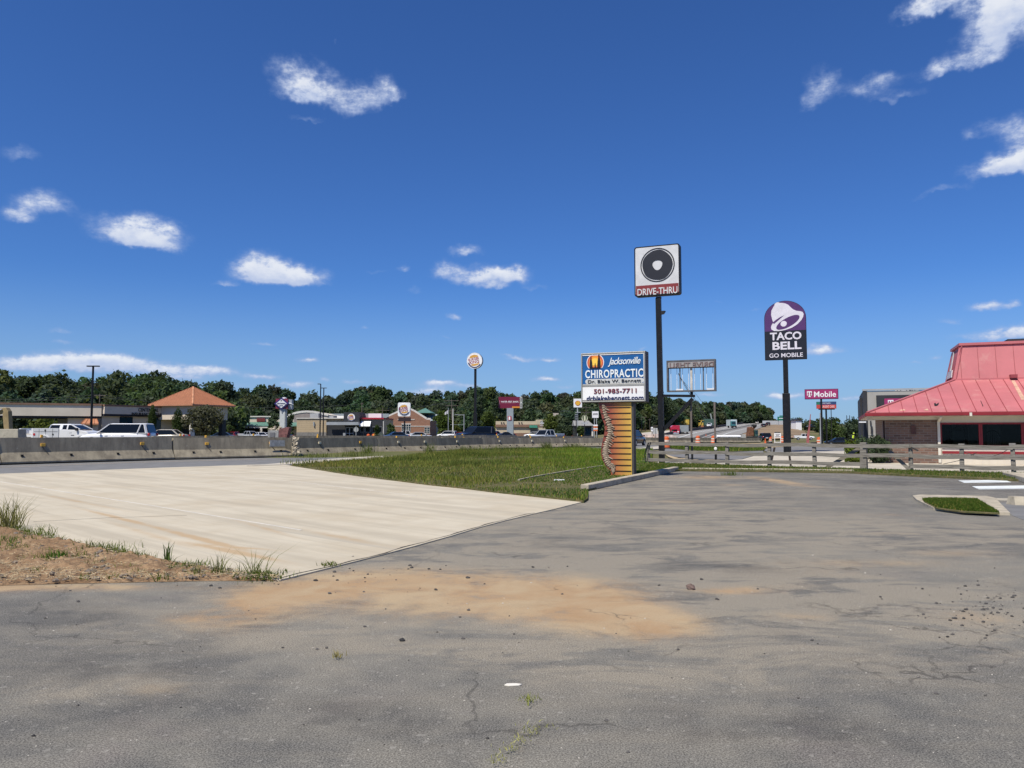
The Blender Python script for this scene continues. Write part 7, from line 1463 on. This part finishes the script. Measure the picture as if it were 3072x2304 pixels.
MB().box(ux(82), ux(113), .7, .95, .95, uz(1286)).build('rack', BIN, t); MB().box(ux(90), ux(98), -.3, .2, .95, uz(1291)).build('white_box', PW, t); MB().box(ux(98.5), ux(111), -.3, .2, .95, uz(1290)).build('blue_box', M('box_blue', (.05, .12, .25), .5), t); MB().cyl((ux(82), -.5, uz(1304)), (ux(112), -.5, uz(1304)), .1, .1, 10).build('pipe_rack', PBG, t)
MB().box(ux(120), ux(126), -1.05, -1.0, uz(1306), uz(1300)).build('taillight', TLR, t); MB().box(ux(252), ux(257), -1.2, -.98, uz(1292), uz(1284)).build('mirror', TRIMB, t)
for X in (155, 268):
    for s in (-1, 1): w_ = MB().cyl((ux(X), s * .75, .4), (ux(X), s * 1.0, .4), .4, .4, 18).build('wheel', TYR, t); MB().cyl((ux(X), s * .98, .4), (ux(X), s * 1.015, .4), .24, .22, 12).build('rim', RIM, w_)
    mb = MB(); ring(mb, ux(X), .42, .42, .56, -1.06, -1.0, 16, 0, math.pi); mb.build('wheel_arch', PW, t)
MB().box(ux(236), ux(246), -1.012, -1.0, uz(1306.5), uz(1304.5)).build('door_badge', TRIMB, t); MB().box(ux(231), ux(238), -1.02, -1.0, uz(1298.5), uz(1297)).build('door_handle', BIN, t)
# digger arm and concrete block at the left edge
g = P(8, 1296, 62.); t = thing('excavator', 'yellowish excavator arm reaching down at the left edge', 'excavator', (g.x, g.y, 0)); k62 = 62 / 2304; DIG = M('digger_tan', (.32, .24, .12), .7, .2, 1.5, dirt=(.1, .08, .06), dirtamt=.5)
def ex(X, Y): return ((X - 8) * k62, P(8, Y, 62.).z)
mb = MB(); mb.prism([ex(10, 1224), ex(20, 1223), ex(28, 1234), ex(33, 1288), ex(17, 1288), ex(12, 1250)], -.25, .25); mb.build('dipper_arm', DIG, t, .03)
mb = MB(); mb.prism([ex(-90, 1262), ex(-40, 1225), ex(10, 1224), ex(14, 1238), ex(-30, 1250), ex(-80, 1280)], -.2, .2); mb.build('boom', DIG, t, .03)
a, z = ex(-20, 1240); b, z2 = ex(11, 1228); MB().cyl((a, -.3, z), (b, -.3, z2), .09, .07, 8).build('hydraulic_ram', RIM, t)
a, z = ex(-110, 1290); MB().box(a - 1, a + 2, -1.2, 1.2, .9, z + .9).build('cab', DIG, t, .1); MB().box(a - 1.5, a + 2.5, -1.5, 1.5, 0, .85).build('track', TYR, t, .2)
a0, z0 = ex(2, 1290); a1, z1 = ex(30, 1285); MB().box(a0, a1, -.4, .4, .5, z1 - .1).build('bucket', M('bucket_grey', (.15, .13, .12), .8), t, .05)
g = P(28, 1296, 58.); t = thing('concrete_block', 'worn concrete block with a dark stain right of the excavator arm', 'block', (g.x, g.y, 0)); q = Plane(g.x, g.y); a0, z0 = q.at(-40, 1310); a1, z1 = q.at(54, 1287)
MB().prism([(a0, 0), (a1 + .1, 0), (a1, z1), (a0, z1)], 0, 1.).build('block', M('worn_concrete', (.40, .37, .30), .9, .15, 1.5, dirt=(.06, .05, .05), dirtamt=.6), t, .04)
# red lorry
g = P(2038, 1296, 245.); z0 = P(2038, 1305.5, 245).z; t = thing('lorry', 'red long nosed lorry with a grey box trailer', 'lorry', (g.x, g.y, z0), 0); kk = 245 / 2304; LR = carpaint('lorry_red', (.42, .02, .05))
def lx(X): return (X - 2038) * kk
def lz(Y): return P(2038, Y, 245).z - z0
MB().box(lx(2041), lx(2067), .5, 12, 1., lz(1275.5)).build('trailer', M('trailer_grey', (.26, .29, .30), .6, .08), t)
MB().prism([(lx(2012), .7), (lx(2037), .7), (lx(2038), lz(1276.5)), (lx(2017), lz(1276)), (lx(2012.5), lz(1282)), (lx(2012), lz(1288))], -1., 1.6).build('cab', LR, t, .1); MB().prism([(lx(2010), .6), (lx(2029), .6), (lx(2028), lz(1294)), (lx(2012), lz(1294))], -3., -1.01).build('bonnet', LR, t, .15)
MB().box(lx(2013), lx(2029.5), -1.04, -1.005, lz(1293.5), lz(1288.5)).build('windscreen', GLS, t); MB().box(lx(2016.5), lx(2022.5), -3.08, -3.005, .8, lz(1296)).build('grille', RIM, t); MB().box(lx(2009), lx(2030), -3.2, -3.0, .35, .75).build('bumper', RIM, t)
for X in (2011, 2028): MB().box(lx(X) - .2, lx(X) + .25, -3.1, -2.9, .9, 1.3).build('headlight', LMP, t)
for X in (2013, 2027, 2045, 2050, 2062): MB().cyl((lx(X) - .25, .2 if X > 2030 else -2.2, .5), (lx(X) + .25, .2 if X > 2030 else -2.2, .5), .5, .5, 12).build('wheel', TYR, t)
# box van on the highway
g = P(2202, 1296, 345.); z0 = P(2202, 1283, 345).z; t = thing('box_truck', 'pale blue green box truck driving down the highway', 'box truck', (g.x, g.y, z0), 0); kk = 345 / 2304; BT = M('truck_pale', (.50, .58, .60), .5, .08)
def lx(X): return (X - 2202) * kk
def lz(Y): return P(2202, Y, 345).z - z0
MB().box(lx(2194), lx(2211.5), .2, 8, .9, lz(1258.5)).build('cargo_box', BT, t); MB().prism([(lx(2191), .5), (lx(2205), .5), (lx(2204.5), lz(1263.5)), (lx(2192), lz(1263.5))], -1.8, .15).build('cab', carpaint('truck_teal', (.05, .20, .22)), t, .1)
MB().box(lx(2192.5), lx(2204), -1.84, -1.805, lz(1273), lz(1265)).build('windscreen', GLB, t); MB().box(lx(2191), lx(2205.5), -1.95, -1.8, .3, lz(1277)).build('bumper', TRIMB, t)
for X in (2192, 2205): MB().cyl((lx(X), -1, .45), (lx(X) + .4, -1, .45), .45, .45, 10).build('wheel', TYR, t); MB().cyl((lx(X) + .5, 6, .45), (lx(X) + 1, 6, .45), .45, .45, 10).build('wheel', TYR, t)

# ------------------------------------------------------------------ barrels, cones, plant machinery
ORG = M('barrel_orange', (.62, .12, .03), .55, .1, 3., dirt=(.25, .08, .04), dirtamt=.4); BWH = M('barrel_white', (.62, .57, .5), .5, .12, 4.)
def build_barrel():
    t = bpy.data.objects.new('traffic_barrel', None); COL.objects.link(t)
    prof = [(.30, .1, ORG), (.29, .28, ORG), (.285, .42, BWH), (.265, .44, ORG), (.26, .58, ORG), (.255, .72, BWH), (.24, .74, ORG), (.235, .9, ORG), (.2, .95, ORG)]
    for (r0, z0, m0), (r1, z1, m1) in zip(prof[:-1], prof[1:]): MB().cyl((0, 0, z0), (0, 0, z1), r0, r1, 16, True).build('band', m1, t, smooth=False)
    MB().cyl((0, 0, 0), (0, 0, .1), .42, .36, 16).build('rubber_base', TYR, t); mb = MB(); mb.box(-.14, .14, -.03, .03, .95, 1.02); mb.build('handle', ORG, t); return t
bp = None
for X, Yb, d, lb in ((2000, 1341, 70, 'dirty orange barrel right against the black sign pole'), (2094, 1333, 92, 'orange barrel between the two thin steel posts'), (2140, 1332, 95, 'orange barrel half hidden by the right thin steel post'), (2348, 1325, 118, 'orange barrel between the notice board and the taco sign pole'), (2457, 1325, 135, 'orange barrel by the foot of the magenta sign pole'),
                      (1105, 1313, 128, 'left of two orange barrels before the restaurant'), (1121, 1313, 128, 'right of two orange barrels before the restaurant'), (2312, 1330, 115, 'orange barrel left of the notice board')):
    p = P(X, Yb, d); h = (P(X, {2000: 1308, 2094: 1306, 2140: 1306, 2348: 1307.5, 2457: 1311, 1105: 1301, 1121: 1300.5, 2312: 1311}[X], d).z - p.z) / 1.0
    p.z = hz(p.x, p.y)
    h = (P(X, {2000: 1308, 2094: 1306, 2140: 1306, 2348: 1307.5, 2457: 1311, 1105: 1301, 1121: 1300.5, 2312: 1311}[X], d).z - p.z)
    if bp is None: bp = build_barrel(); o = bp; o.location = p
    else: o = dup(bp, p, rnd.random())
    o.scale = (h * .95,) * 3; tag(o, lb, 'traffic barrel', 'orange traffic barrels')
def cone(X, Yb, d, h, label):
    p = P(X, Yb, d); p.z = hz(p.x, p.y); t = thing('traffic_cone', label, 'traffic cone', p, 0, 'traffic cones'); MB().cyl((0, 0, .04), (0, 0, h), .16, .03, 12).build('cone', ORG, t); MB().box(-.2, .2, -.2, .2, 0, .04).build('base', ORG, t); MB().cyl((0, 0, h * .55), (0, 0, h * .75), .085, .06, 12).build('white_collar', BWH, t)
cone(2296, 1329, 120, .75, 'orange cone behind the black estate car'); cone(1915, 1300, 220, 1.0, 'orange cone far behind the dark car'); cone(2118, 1300, 230, .9, 'small orange cone by the highway wall')
YEM = M('machine_yellow', (.52, .36, .06), .6, .15, 2., dirt=(.2, .14, .06), dirtamt=.5)
g = P(2060, 1296, 340.); z0 = P(2060, 1281, 340).z; kk = 340 / 2304; zt_ = hsat(g.x, g.y)
t = thing('crane', 'yellow crane body with a small boom above the lorry trailer', 'crane', (g.x, g.y, zt_), 0)
def cx(X): return (X - 2060) * kk
def cz_(Y): return P(2060, Y, 340).z - zt_
MB().box(cx(2049), cx(2066), -1.5, 2, max(.8, cz_(1274)), cz_(1259)).build('engine_house', YEM, t, .1); MB().box(cx(2053), cx(2061), -1.6, -1.51, cz_(1270), cz_(1263)).build('panel', M('machine_amber', (.60, .45, .10), .5), t); MB().box(cx(2047), cx(2070), -2, 2.5, 0, max(.7, cz_(1274.5))).build('track', TYR, t, .2); mb = MB(); mb.bar((cx(2046), 0, cz_(1272)), (cx(2036), 0, cz_(1254)), .3); mb.bar((cx(2049), 0, cz_(1262)), (cx(2041), 0, cz_(1255)), .2); mb.build('boom', YEM, t)
g = P(2105, 1296, 335.); zt_ = hsat(g.x, g.y); t = thing('loader', 'yellow loader on the sand bank right of the crane', 'loader', (g.x, g.y, zt_), 0)
def cx(X): return (X - 2105) * 335 / 2304
def cz_(Y): return P(2105, Y, 335).z - zt_
MB().box(cx(2099), cx(2109), -1, 2, 1.2, cz_(1268)).build('body', YEM, t, .1); MB().box(cx(2100), cx(2108), -.8, 1, cz_(1268), cz_(1262)).build('cab', GLB, t); MB().box(cx(2098), cx(2111), -1, 1.4, cz_(1262) + .01, cz_(1261)).build('roof', YEM, t); mb = MB(); mb.bar((cx(2098), -1.2, cz_(1275)), (cx(2103), -1.2, cz_(1263)), .3); mb.build('lift_arm', YEM, t)
for X in (2100, 2108): MB().cyl((cx(X), -1.4, .8), (cx(X), -.8, .8), .8, .8, 12).build('wheel', TYR, t)
MB().box(cx(2100), cx(2108), -2.2, -1.5, .3, 1.5).build('bucket', M('bucket_rust', (.3, .12, .06), .8), t)
# lattice crane boom
g = P(2130, 1296, 360.); zt_ = hsat(g.x, g.y); t = thing('lattice_crane', 'far crane whose lattice jib shows through the empty reader board', 'crane', (g.x, g.y, zt_), 0)
def c3(X, Y, o=0): p = P(X, Y, 360.); return Vector((p.x - g.x, o, p.z - zt_))
MB().box(-3, 2.5, -2, 2, 1.2, 4.2).build('house', M('crane_green', (.05, .10, .08), .6), t, .1); MB().box(-3.5, 3.5, -2.5, 2.5, 0, 1.15).build('track', TYR, t, .2)
LAT = M('lattice_dark', (.05, .05, .055), .6, .1); mb = MB(); p0, p1 = c3(2128, 1272), c3(2044, 1138); dv = (p1 - p0); nn = Vector((-dv.z, 0, dv.x)).normalized() * .75
for s in (-1, 1): mb.bar(p0 + nn * s * .9, p1 + nn * s * .25, .16)
for i in range(24): f0, f1 = i / 24, (i + 1) / 24; s = 1 if i % 2 else -1; mb.bar(p0 + dv * f0 + nn * s * (.9 - .65 * f0), p0 + dv * f1 - nn * s * (.9 - .65 * f1), .1)
mb.bar(c3(2044, 1138), c3(2035, 1120), .3); mb.build('jib', LAT, t); mb = MB(); mb.bar(c3(2136, 1262), c3(2131, 1241), .5); mb.build('mast', M('crane_grey', (.3, .33, .32), .6), t); mb = MB(); mb.tube([c3(2131, 1241), c3(2090, 1185), c3(2044, 1138)], .06, 4); mb.build('cable', LAT, t)
# small rusty excavator with green cab
g = P(2256, 1296, 185.); zt_ = hsat(g.x, g.y); t = thing('small_excavator', 'rusty brown excavator with a dark green cab by the highway', 'excavator', (g.x, g.y, zt_), 0)
def cx(X): return (X - 2256) * 185 / 2304
def cz_(Y): return P(2256, Y, 185).z - zt_
RST = M('rusty_machine', (.17, .075, .04), .85, .35, 2.5); MB().box(cx(2242), cx(2272), -1.2, 1.2, 0, max(.6, cz_(1309))).build('track', TYR, t, .15); MB().prism([(cx(2241), cz_(1308)), (cx(2258), cz_(1308)), (cx(2257), cz_(1283)), (cx(2251), cz_(1280)), (cx(2244), cz_(1282)), (cx(2243), cz_(1296))], -1., 1.).build('body', RST, t, .1); MB().box(cx(2261), cx(2271), -.9, .9, cz_(1309), cz_(1290)).build('cab', M('cab_green', (.05, .10, .085), .6), t, .05); MB().box(cx(2262), cx(2269), -.93, -.905, cz_(1302), cz_(1292)).build('window', GLB, t)
mb = MB(); mb.bar((cx(2256), 0, cz_(1290)), (cx(2268), 0, cz_(1276)), .5); mb.build('boom', RST, t); MB().box(cx(2256), cx(2269), -.5, .5, cz_(1280), cz_(1274)).build('bucket', TYR, t, .1)
g = P(2186, 1296, 165.); t = thing('white_pipe', 'long fat white pipe lying above the roadwork barriers', 'pipe', (g.x, g.y, hz(g.x, g.y)), 0); k = 165 / 2304; zz = P(2186, 1309.5, 165).z - hz(g.x, g.y)
MB().cyl(((2150 - 2186) * k, 0, zz), ((2222 - 2186) * k, 0, zz), .27, .27, 16).build('tube', LW, t, .08); mb = MB()
for X in (2156, 2186, 2216): mb.box((X - 2186) * k - .15, (X - 2186) * k + .15, -.3, .3, 0, zz - .2)
mb.build('cradle', TYR, t)
g = P(2228, 1296, 160.); t = tag(MB().box(-.25, .5, -.4, .4, 0, P(2228, 1303, 160).z - hz(g.x, g.y)).build('cement_block', M('block_pale', (.40, .40, .38), .9, .1), bevel=.03), 'pale cement block between the white pipe and the rusty excavator', 'block'); t.location = (g.x, g.y, hz(g.x, g.y))
g = P(1956, 1296, 230.); t = thing('danger_board', 'white board with a dark figure by the roadworks left of the black pole', 'board', (g.x, g.y, hz(g.x, g.y)), 0); k = 230 / 2304; zz = P(1956, 1281, 230).z - hz(g.x, g.y); MB().box(-3 * k, 3 * k, 0, .1, zz - 1.3, zz).build('board', LW, t); MB().box(3 * k + .02, 17 * k, .2, 1, 0, zz - .3).build('panel', M('barrier_panel', (.42, .43, .42), .7), t); mb = MB(); mb.box(-.06, .06, -.02, .2, 0, zz - 1.3); mb.prism([(-.1, zz - .9), (.12, zz - .9), (.16, zz - .5), (0, zz - .25), (-.16, zz - .5)], -.02, -.001); mb.build('dark_mark', DKW, t)
mb = MB(); g = P(1940, 1296, 200.)
for i in range(26): x = rnd.uniform(-4.5, 7.); mb.box(x, x + rnd.uniform(.4, 2.2), rnd.uniform(-2, 2), rnd.uniform(2.2, 3), 0, rnd.uniform(.5, 1.5))
o = mb.build('roadwork_materials', M('pale_lumber', (.55, .45, .40), .8, .3, 1.)); o.location = (g.x, g.y, hz(g.x, g.y) + .0); stuff(o)
# dark wall along the highway's left edge
mb = MB(); rows = [(y, a) for y, a, b in tab]; q = []
for (y0, a0), (y1, a1) in zip(rows[1:-1], rows[2:]):
    for i in range(5): f = i / 5; y, a = y0 + (y1 - y0) * f, a0 + (a1 - a0) * f; q.append((y, (a - 1536) / 2304 * y))
for (y0, x0), (y1, x1) in zip(q[:-1], q[1:]): mb.bar((x0, y0, hsat(x0, y0) + .7), (x1, y1, hsat(x1, y1) + .7), .4, 1.1)
tag(mb.build('retaining_wall', M('dark_wall', (.06, .045, .045), .9, .3, .5)), 'dark low wall along the left side of the highway', 'wall')
# a road worker
def figure(X, d, Yb, label, hi):
    p = P(X, Yb, d); p.z = hz(p.x, p.y)
    J = [(0, 0, .92), (.02, 0, 1.12), (.09, -.02, 1.38), (.14, -.03, 1.50), (.17, -.05, 1.60), (.18, -.06, 1.72), (-.09, 0, .88), (-.10, -.03, .48), (-.10, .02, .06), (-.10, -.14, .04), (.09, 0, .88), (.11, -.05, .48), (.12, .02, .06), (.12, -.14, .04), (-.11, -.01, 1.40), (-.17, -.06, 1.12), (-.10, -.26, .95), (-.07, -.33, .90), (.29, -.03, 1.38), (.33, -.08, 1.10), (.26, -.28, .95), (.23, -.35, .90)]
    E = [(0, 1), (1, 2), (2, 3), (3, 4), (4, 5), (0, 6), (6, 7), (7, 8), (8, 9), (0, 10), (10, 11), (11, 12), (12, 13), (2, 14), (14, 15), (15, 16), (16, 17), (2, 18), (18, 19), (19, 20), (20, 21)]
    Rr = [.15, .14, .16, .065, .09, .085, .10, .065, .05, .04, .10, .065, .05, .04, .075, .05, .038, .04, .075, .05, .038, .04]
    t = thing('person', label, 'person', p, 0)
    me = bpy.data.meshes.new('body'); me.from_pydata(J, E, []); me.materials.append(M('dark_workwear', (.03, .03, .045), .9)); o = bpy.data.objects.new('body', me); COL.objects.link(o); o.parent = t
    o.modifiers.new('k', 'SKIN'); me.skin_vertices.new() if not me.skin_vertices else None
    for i, r in enumerate(Rr): me.skin_vertices[0].data[i].radius = (r, r)
    me.skin_vertices[0].data[0].use_root = True
    s = o.modifiers.new('s', 'SUBSURF'); s.levels = s.render_levels = 1
    MB().cyl((.02, 0, .98), (.12, -.02, 1.47), .19, .17, 12).build('vest', M('hi_vis_yellow', (.52, .68, .04), .6), t, .03)
    MB().ell((.18, -.06, 1.75), (.13, .14, .11), 12, 8).build('helmet', M('helmet_lime', (.55, .72, .06), .4), t)
    MB().ell((.18, -.15, 1.68), (.07, .04, .09), 8, 6).build('face', M('skin', (.35, .20, .14), .6), t)
figure(2558, 118, 1328, 'worker in a lime vest and helmet behind the bushes', 0)

# ------------------------------------------------------------------ trees and bushes
LEAF = leafmat('leaves_dark', [(.062, .088, .055), (.082, .110, .066)], trans=.4); LEAF2 = leafmat('leaves_mid', [(.062, .092, .034), (.082, .115, .042)], trans=.35); LEAFY = leafmat('leaves_bright', [(.085, .125, .020), (.12, .15, .03)], trans=.3)
BARK = M('bark', (.07, .055, .045), .95, .3, 4.); BARKP = M('pale_bark', (.16, .14, .12), .9, .3, 4.)
def crown(h, w, g, k=9, z0=.35, round_=.8):
    """ellipsoid clumps making an uneven crown of height h, width w"""
    C = []
    for i in range(k):
        f = z0 + (1 - z0) * (i + .5) / k * .9; lim = math.sin(math.pi * min(1, (f - z0 + .12) / (1.12 - z0))) ** round_
        a = g.random() * 6.283; r = w * .5 * lim * (.25 + .6 * g.random()); s = w * (.17 + .13 * g.random()) * (.6 + .6 * lim)
        C.append((r * math.cos(a), r * math.sin(a), h * min(f, 1 - s * .75 / h), s, s, s * (.75 + .3 * g.random())))
    C.append((0, 0, h * .62, w * .22, w * .22, h * .25)); return C
WTOP = [(-500, 1105), (0, 1112), (60, 1118), (120, 1122), (165, 1131), (180, 1138), (195, 1124), (230, 1121), (270, 1130), (330, 1121), (400, 1120), (470, 1117), (495, 1128), (525, 1133), (560, 1136), (600, 1148), (640, 1136), (665, 1136), (690, 1150), (730, 1165), (770, 1153), (800, 1156), (830, 1166), (868, 1178), (910, 1176), (950, 1174), (985, 1184), (1003, 1199), (1015, 1186), (1060, 1160), (1100, 1153), (1160, 1162), (1215, 1172), (1270, 1178), (1320, 1170), (1380, 1171), (1430, 1163), (1470, 1162), (1500, 1176), (1560, 1184), (1620, 1177), (1680, 1176), (1740, 1176), (1800, 1178), (1900, 1180), (1955, 1178), (2010, 1191), (2060, 1202), (2120, 1204), (2170, 1208), (2230, 1210), (2280, 1210), (2305, 1222), (2312, 1240)]
def wtop(X):
    for (a, ya), (b, yb) in zip(WTOP[:-1], WTOP[1:]):
        if a <= X <= b: return ya + (yb - ya) * (X - a) / (b - a)
    return 1200
def wdist(X): return 215 + 115 * sm(600, 1000, X) + 60 * sm(1850, 2000, X) + 210 * sm(1980, 2300, X)
g4 = np.random.default_rng(21); parts = []; trunk = MB()
X = -420.
rows = [(0, 1.0, 1.), (-18, .88, 1.), (-36, .72, 1.), (-54, .55, 1.)]
for off, fh, fw in rows:
    X = -420. + g4.random() * 30
    while X < 2312:
        d = wdist(X) + off + g4.normal() * 5; p = P(X, 1296, d); zb = hsat(p.x, p.y); top = P(X, wtop(X), d).z - zb
        h = max(4., top * fh * (1 + (.0 if off == 0 else .12) * g4.normal()) + (g4.normal() * .35)); w = max(4.5, min(10, h * (.6 + .2 * g4.random()))) * (1.15 if off else 1)
        C = crown(h, w, g4, 8, .12 if off else .25)
        n_ = int(1700 * (w * h / 90) ** .8); V, F, T = leaves(C, n_, .34 + .0009 * d, g4)
        V = V + np.array([p.x, p.y, zb]); hue = np.array([1 + .09 * g4.normal(), 1 + .07 * g4.normal(), 1 + .10 * g4.normal()]) * (.9 + .28 * g4.random())
        if g4.random() < .12: hue = hue * np.array([1.25, 1.25, .9])
        parts.append((V, F, T * np.clip(hue, .72, 1.5)))
        trunk.cyl((p.x, p.y, zb - .5), (p.x, p.y, zb + h * .5), .25, .12, 5, False)
        X += w / d * 2304 * (.34 + .2 * g4.random())
    if off == 0: pass
wood = stuff(mesh_np('woodland', *merge(parts)[:2], LEAF, merge(parts)[2])); stuff(trunk.build('woodland_trunks', BARK))
# brush under the wood's edge, seen through the canopy and by the highway
parts = []
for X0, X1, d, Yt, k in ((-300, 640, 165, 1203, 60), (1320, 1480, 300, 1240, 16), (1880, 2130, 410, 1262, 26)):
    for i in range(k):
        X = g4.uniform(X0, X1); dd = d * (1 + .08 * g4.normal()) ; p = P(X, 1296, dd); zb = hsat(p.x, p.y); h = max(1.5, (P(X, Yt, dd).z - zb) * g4.uniform(.5, 1.)); w = h * g4.uniform(.9, 1.6)
        V, F, T = leaves([(0, 0, h * .5, w * .5, w * .5, h * .5), (w * .3, 0, h * .35, w * .4, w * .4, h * .35)], 500, .38, g4); parts.append((V + np.array([p.x, p.y, zb]), F, T * np.array([1.5, 1.25, .9]) * g4.uniform(.6, 1.2)))
stuff(mesh_np('undergrowth', *merge(parts)[:2], LEAF2, merge(parts)[2]))
def tree(X, d, Yt, wpx, label, mat=LEAF2, n_=1500, leaf=None, name='tree', trunk_=True, z0=.3, k=10, rnd_=.8, tint=(1, 1, 1), stems=1, Yb=None, cat='tree', group=None):
    p = P(X, 1296, d); p.z = hsat(p.x, p.y); h = P(X, Yt, d).z - p.z; w = wpx * d / 2304; t = thing(name, label, cat, p, 0, group)
    C = crown(h, w, g4, k, z0, rnd_); V, F, T = leaves(C, n_, leaf or max(.10, d * .0014), g4); mesh_np('crown', V, F, mat, T * np.array(tint), t)
    if trunk_:
        mb = MB()
        for s in range(stems):
            ox = 0 if stems == 1 else (s - (stems - 1) / 2) * w * .07
            mb.cyl((ox * .6, 0, -.1), (ox * 1.6, g4.normal() * .1, h * .55), .035 * h ** .8 / stems ** .4, .018 * h ** .8 / stems ** .4, 8)
            for q in range(4): a = g4.random() * 6.28; mb.cyl((ox * 1.2, 0, h * (.3 + .06 * q)), (ox + math.cos(a) * w * .3, math.sin(a) * w * .3, h * (.55 + .08 * q)), .012 * h ** .8, .006 * h ** .8, 6, False)
        mb.build('trunk', BARK if stems == 1 else BARKP, t)
    return t
tree(612, 84, 1221, 95, 'dark purplish green crape myrtle before the corner pavilion', LEAF, 5200, .13, z0=.42, k=16, tint=(1.35, 1.0, 1.1), stems=6)
def cone_shrub(X, d, Yt, wpx, label):
    p = P(X, 1296, d); h = P(X, Yt, d).z; w = wpx * d / 2304; t = thing('clipped_shrub', label, 'shrub', p, 0, 'clipped shrubs by the office'); C = [(0, 0, h * f, w * .5 * r, w * .5 * r, h * .2) for f, r in ((.2, .85), (.38, 1.), (.55, .92), (.7, .7), (.82, .42))]
    V, F, T = leaves(C, 2600, .07, g4, inner=.8); mesh_np('foliage', V, F, LEAF2, T * .8, t); MB().cyl((0, 0, 0), (0, 0, h * .7), .06, .03, 6).build('trunk', BARK, t)
cone_shrub(456, 92, 1253, 24, 'narrow clipped cone shrub, left one by the office windows'); cone_shrub(533, 95, 1260, 34, 'broad clipped cone shrub, right one by the office windows')
tree(503, 88, 1294, 50, 'low dark hedge between the beige saloon and the office', LEAF, 1600, .12, 'hedge', False, .05, 8, .4, cat='hedge')
tree(817, 175, 1232, 46, 'dark tree left of the diamond sign pylon', LEAF, 1700, z0=.1); tree(868, 178, 1240, 34, 'dark tree peeping out right of the diamond sign pylon', LEAF, 1100, z0=.1); tree(815, 150, 1277, 22, 'small bright conical tree in front of the dark one', LEAF2, 700, z0=.05, tint=(1.2, 1.1, .8)); tree(690, 150, 1273, 24, 'small tree right of the black pavilion pier', LEAF2, 700, z0=.1)
tree(1132, 150, 1272, 17, 'young tree before the restaurant windows', LEAF2, 700, z0=.1); tree(1170, 165, 1273, 30, 'bushy young tree beside the gabled building', LEAF2, 1000, z0=.1); tree(1322, 205, 1230, 56, 'leafy green tree right of the gabled building', LEAF2, 2200, z0=.1, tint=(1.1, 1.1, .8)); tree(1412, 215, 1262, 30, 'dark shrub tree before the left end of the motel', LEAF, 900, z0=.1); tree(1465, 205, 1231, 44, 'airy tree before the motel stairs', LEAF2, 1700, z0=.2, tint=(1.1, 1.05, .9)); tree(1440, 250, 1180, 46, 'tall dark pine behind the tall sign pole', LEAF, 1500, z0=.2); tree(1497, 270, 1171, 60, 'broad dark tree left above the billboard', LEAF, 1700, z0=.2)
tree(1655, 200, 1240, 44, 'olive tree right of the beige cafe', LEAF2, 1700, z0=.15, tint=(1.25, 1.1, .85)); tree(1702, 190, 1255, 46, 'dark round tree left of the price board', LEAF, 1700, z0=.15); tree(1741, 180, 1278, 26, 'small tree under the grey shingle roof', LEAF2, 800, z0=.1); tree(1678, 195, 1276, 40, 'low dark bush between the olive and the round tree', LEAF, 900, None, 'bush', False, .05, cat='bush')
tree(1986, 330, 1178, 70, 'tall dark tree cut by the black sign pole', LEAF, 1500, z0=.25)
tree(2500, 165, 1250, 70, 'broad bright green tree behind the magenta sign pole', LEAF2, 3200, z0=.06, k=14, rnd_=.5); tree(2550, 185, 1258, 66, 'darker tree at the right of the broad bright one', LEAF, 2600, z0=.06, k=12, rnd_=.5); tree(2590, 150, 1250, 26, 'dark tree against the phone shop corner', LEAF, 1400, z0=.1); tree(2440, 330, 1262, 60, 'scrubby dark tree on the embankment behind the banner', LEAF, 1300, z0=.05); tree(2462, 300, 1258, 40, 'thin dark tree left of the broad bright one', LEAF, 900, z0=.05); tree(2392, 350, 1254, 34, 'round dark tree behind the hillside house', LEAF, 1000, z0=.15); tree(2323, 500, 1257, 14, 'tiny round tree beside the green highway sign', LEAF, 400, z0=.15); tree(2600, 330, 1258, 120, 'distant tree belt at the right', LEAF, 1800, None, 'tree', False, .05, 14, .3)
# bushes by the restaurant corner
def bush(X, Yb, d, wpx, hpx, label, mat, n_, leaf, tint=(1, 1, 1)):
    p = P(X, 1296, d); p.z = 0; w = wpx * d / 2304; h = hpx * d / 2304; t = thing('bush', label, 'bush', p, 0, 'bushes at the restaurant corner'); C = [(g4.normal() * w * .22, g4.normal() * w * .15, h * (.2 + .6 * g4.random()), w * .26, w * .26, h * .28) for _ in range(9)]
    V, F, T = leaves(C, n_, leaf, g4, flat=.35); V[:, 2] = np.maximum(V[:, 2], .02); mesh_np('foliage', V, F, mat, T * np.array(tint), t); mb = MB()
    for q in range(6): a = g4.random() * 6.28; mb.cyl((0, 0, 0), (math.cos(a) * w * .3, math.sin(a) * w * .3, h * .6), .03, .012, 5)
    mb.build('stem', BARK, t)
bush(2576, 1392, 37.5, 58, 66, 'yellow green bush left of the thick fence post', LEAFY, 3200, .075); bush(2618, 1398, 37., 84, 82, 'dark green bush between the fence and the brick corner', LEAF, 3600, .07, (1.1, 1.1, 1)); bush(2556, 1396, 36.5, 50, 22, 'low yellow green tuft under the leaning board', LEAFY, 900, .06)
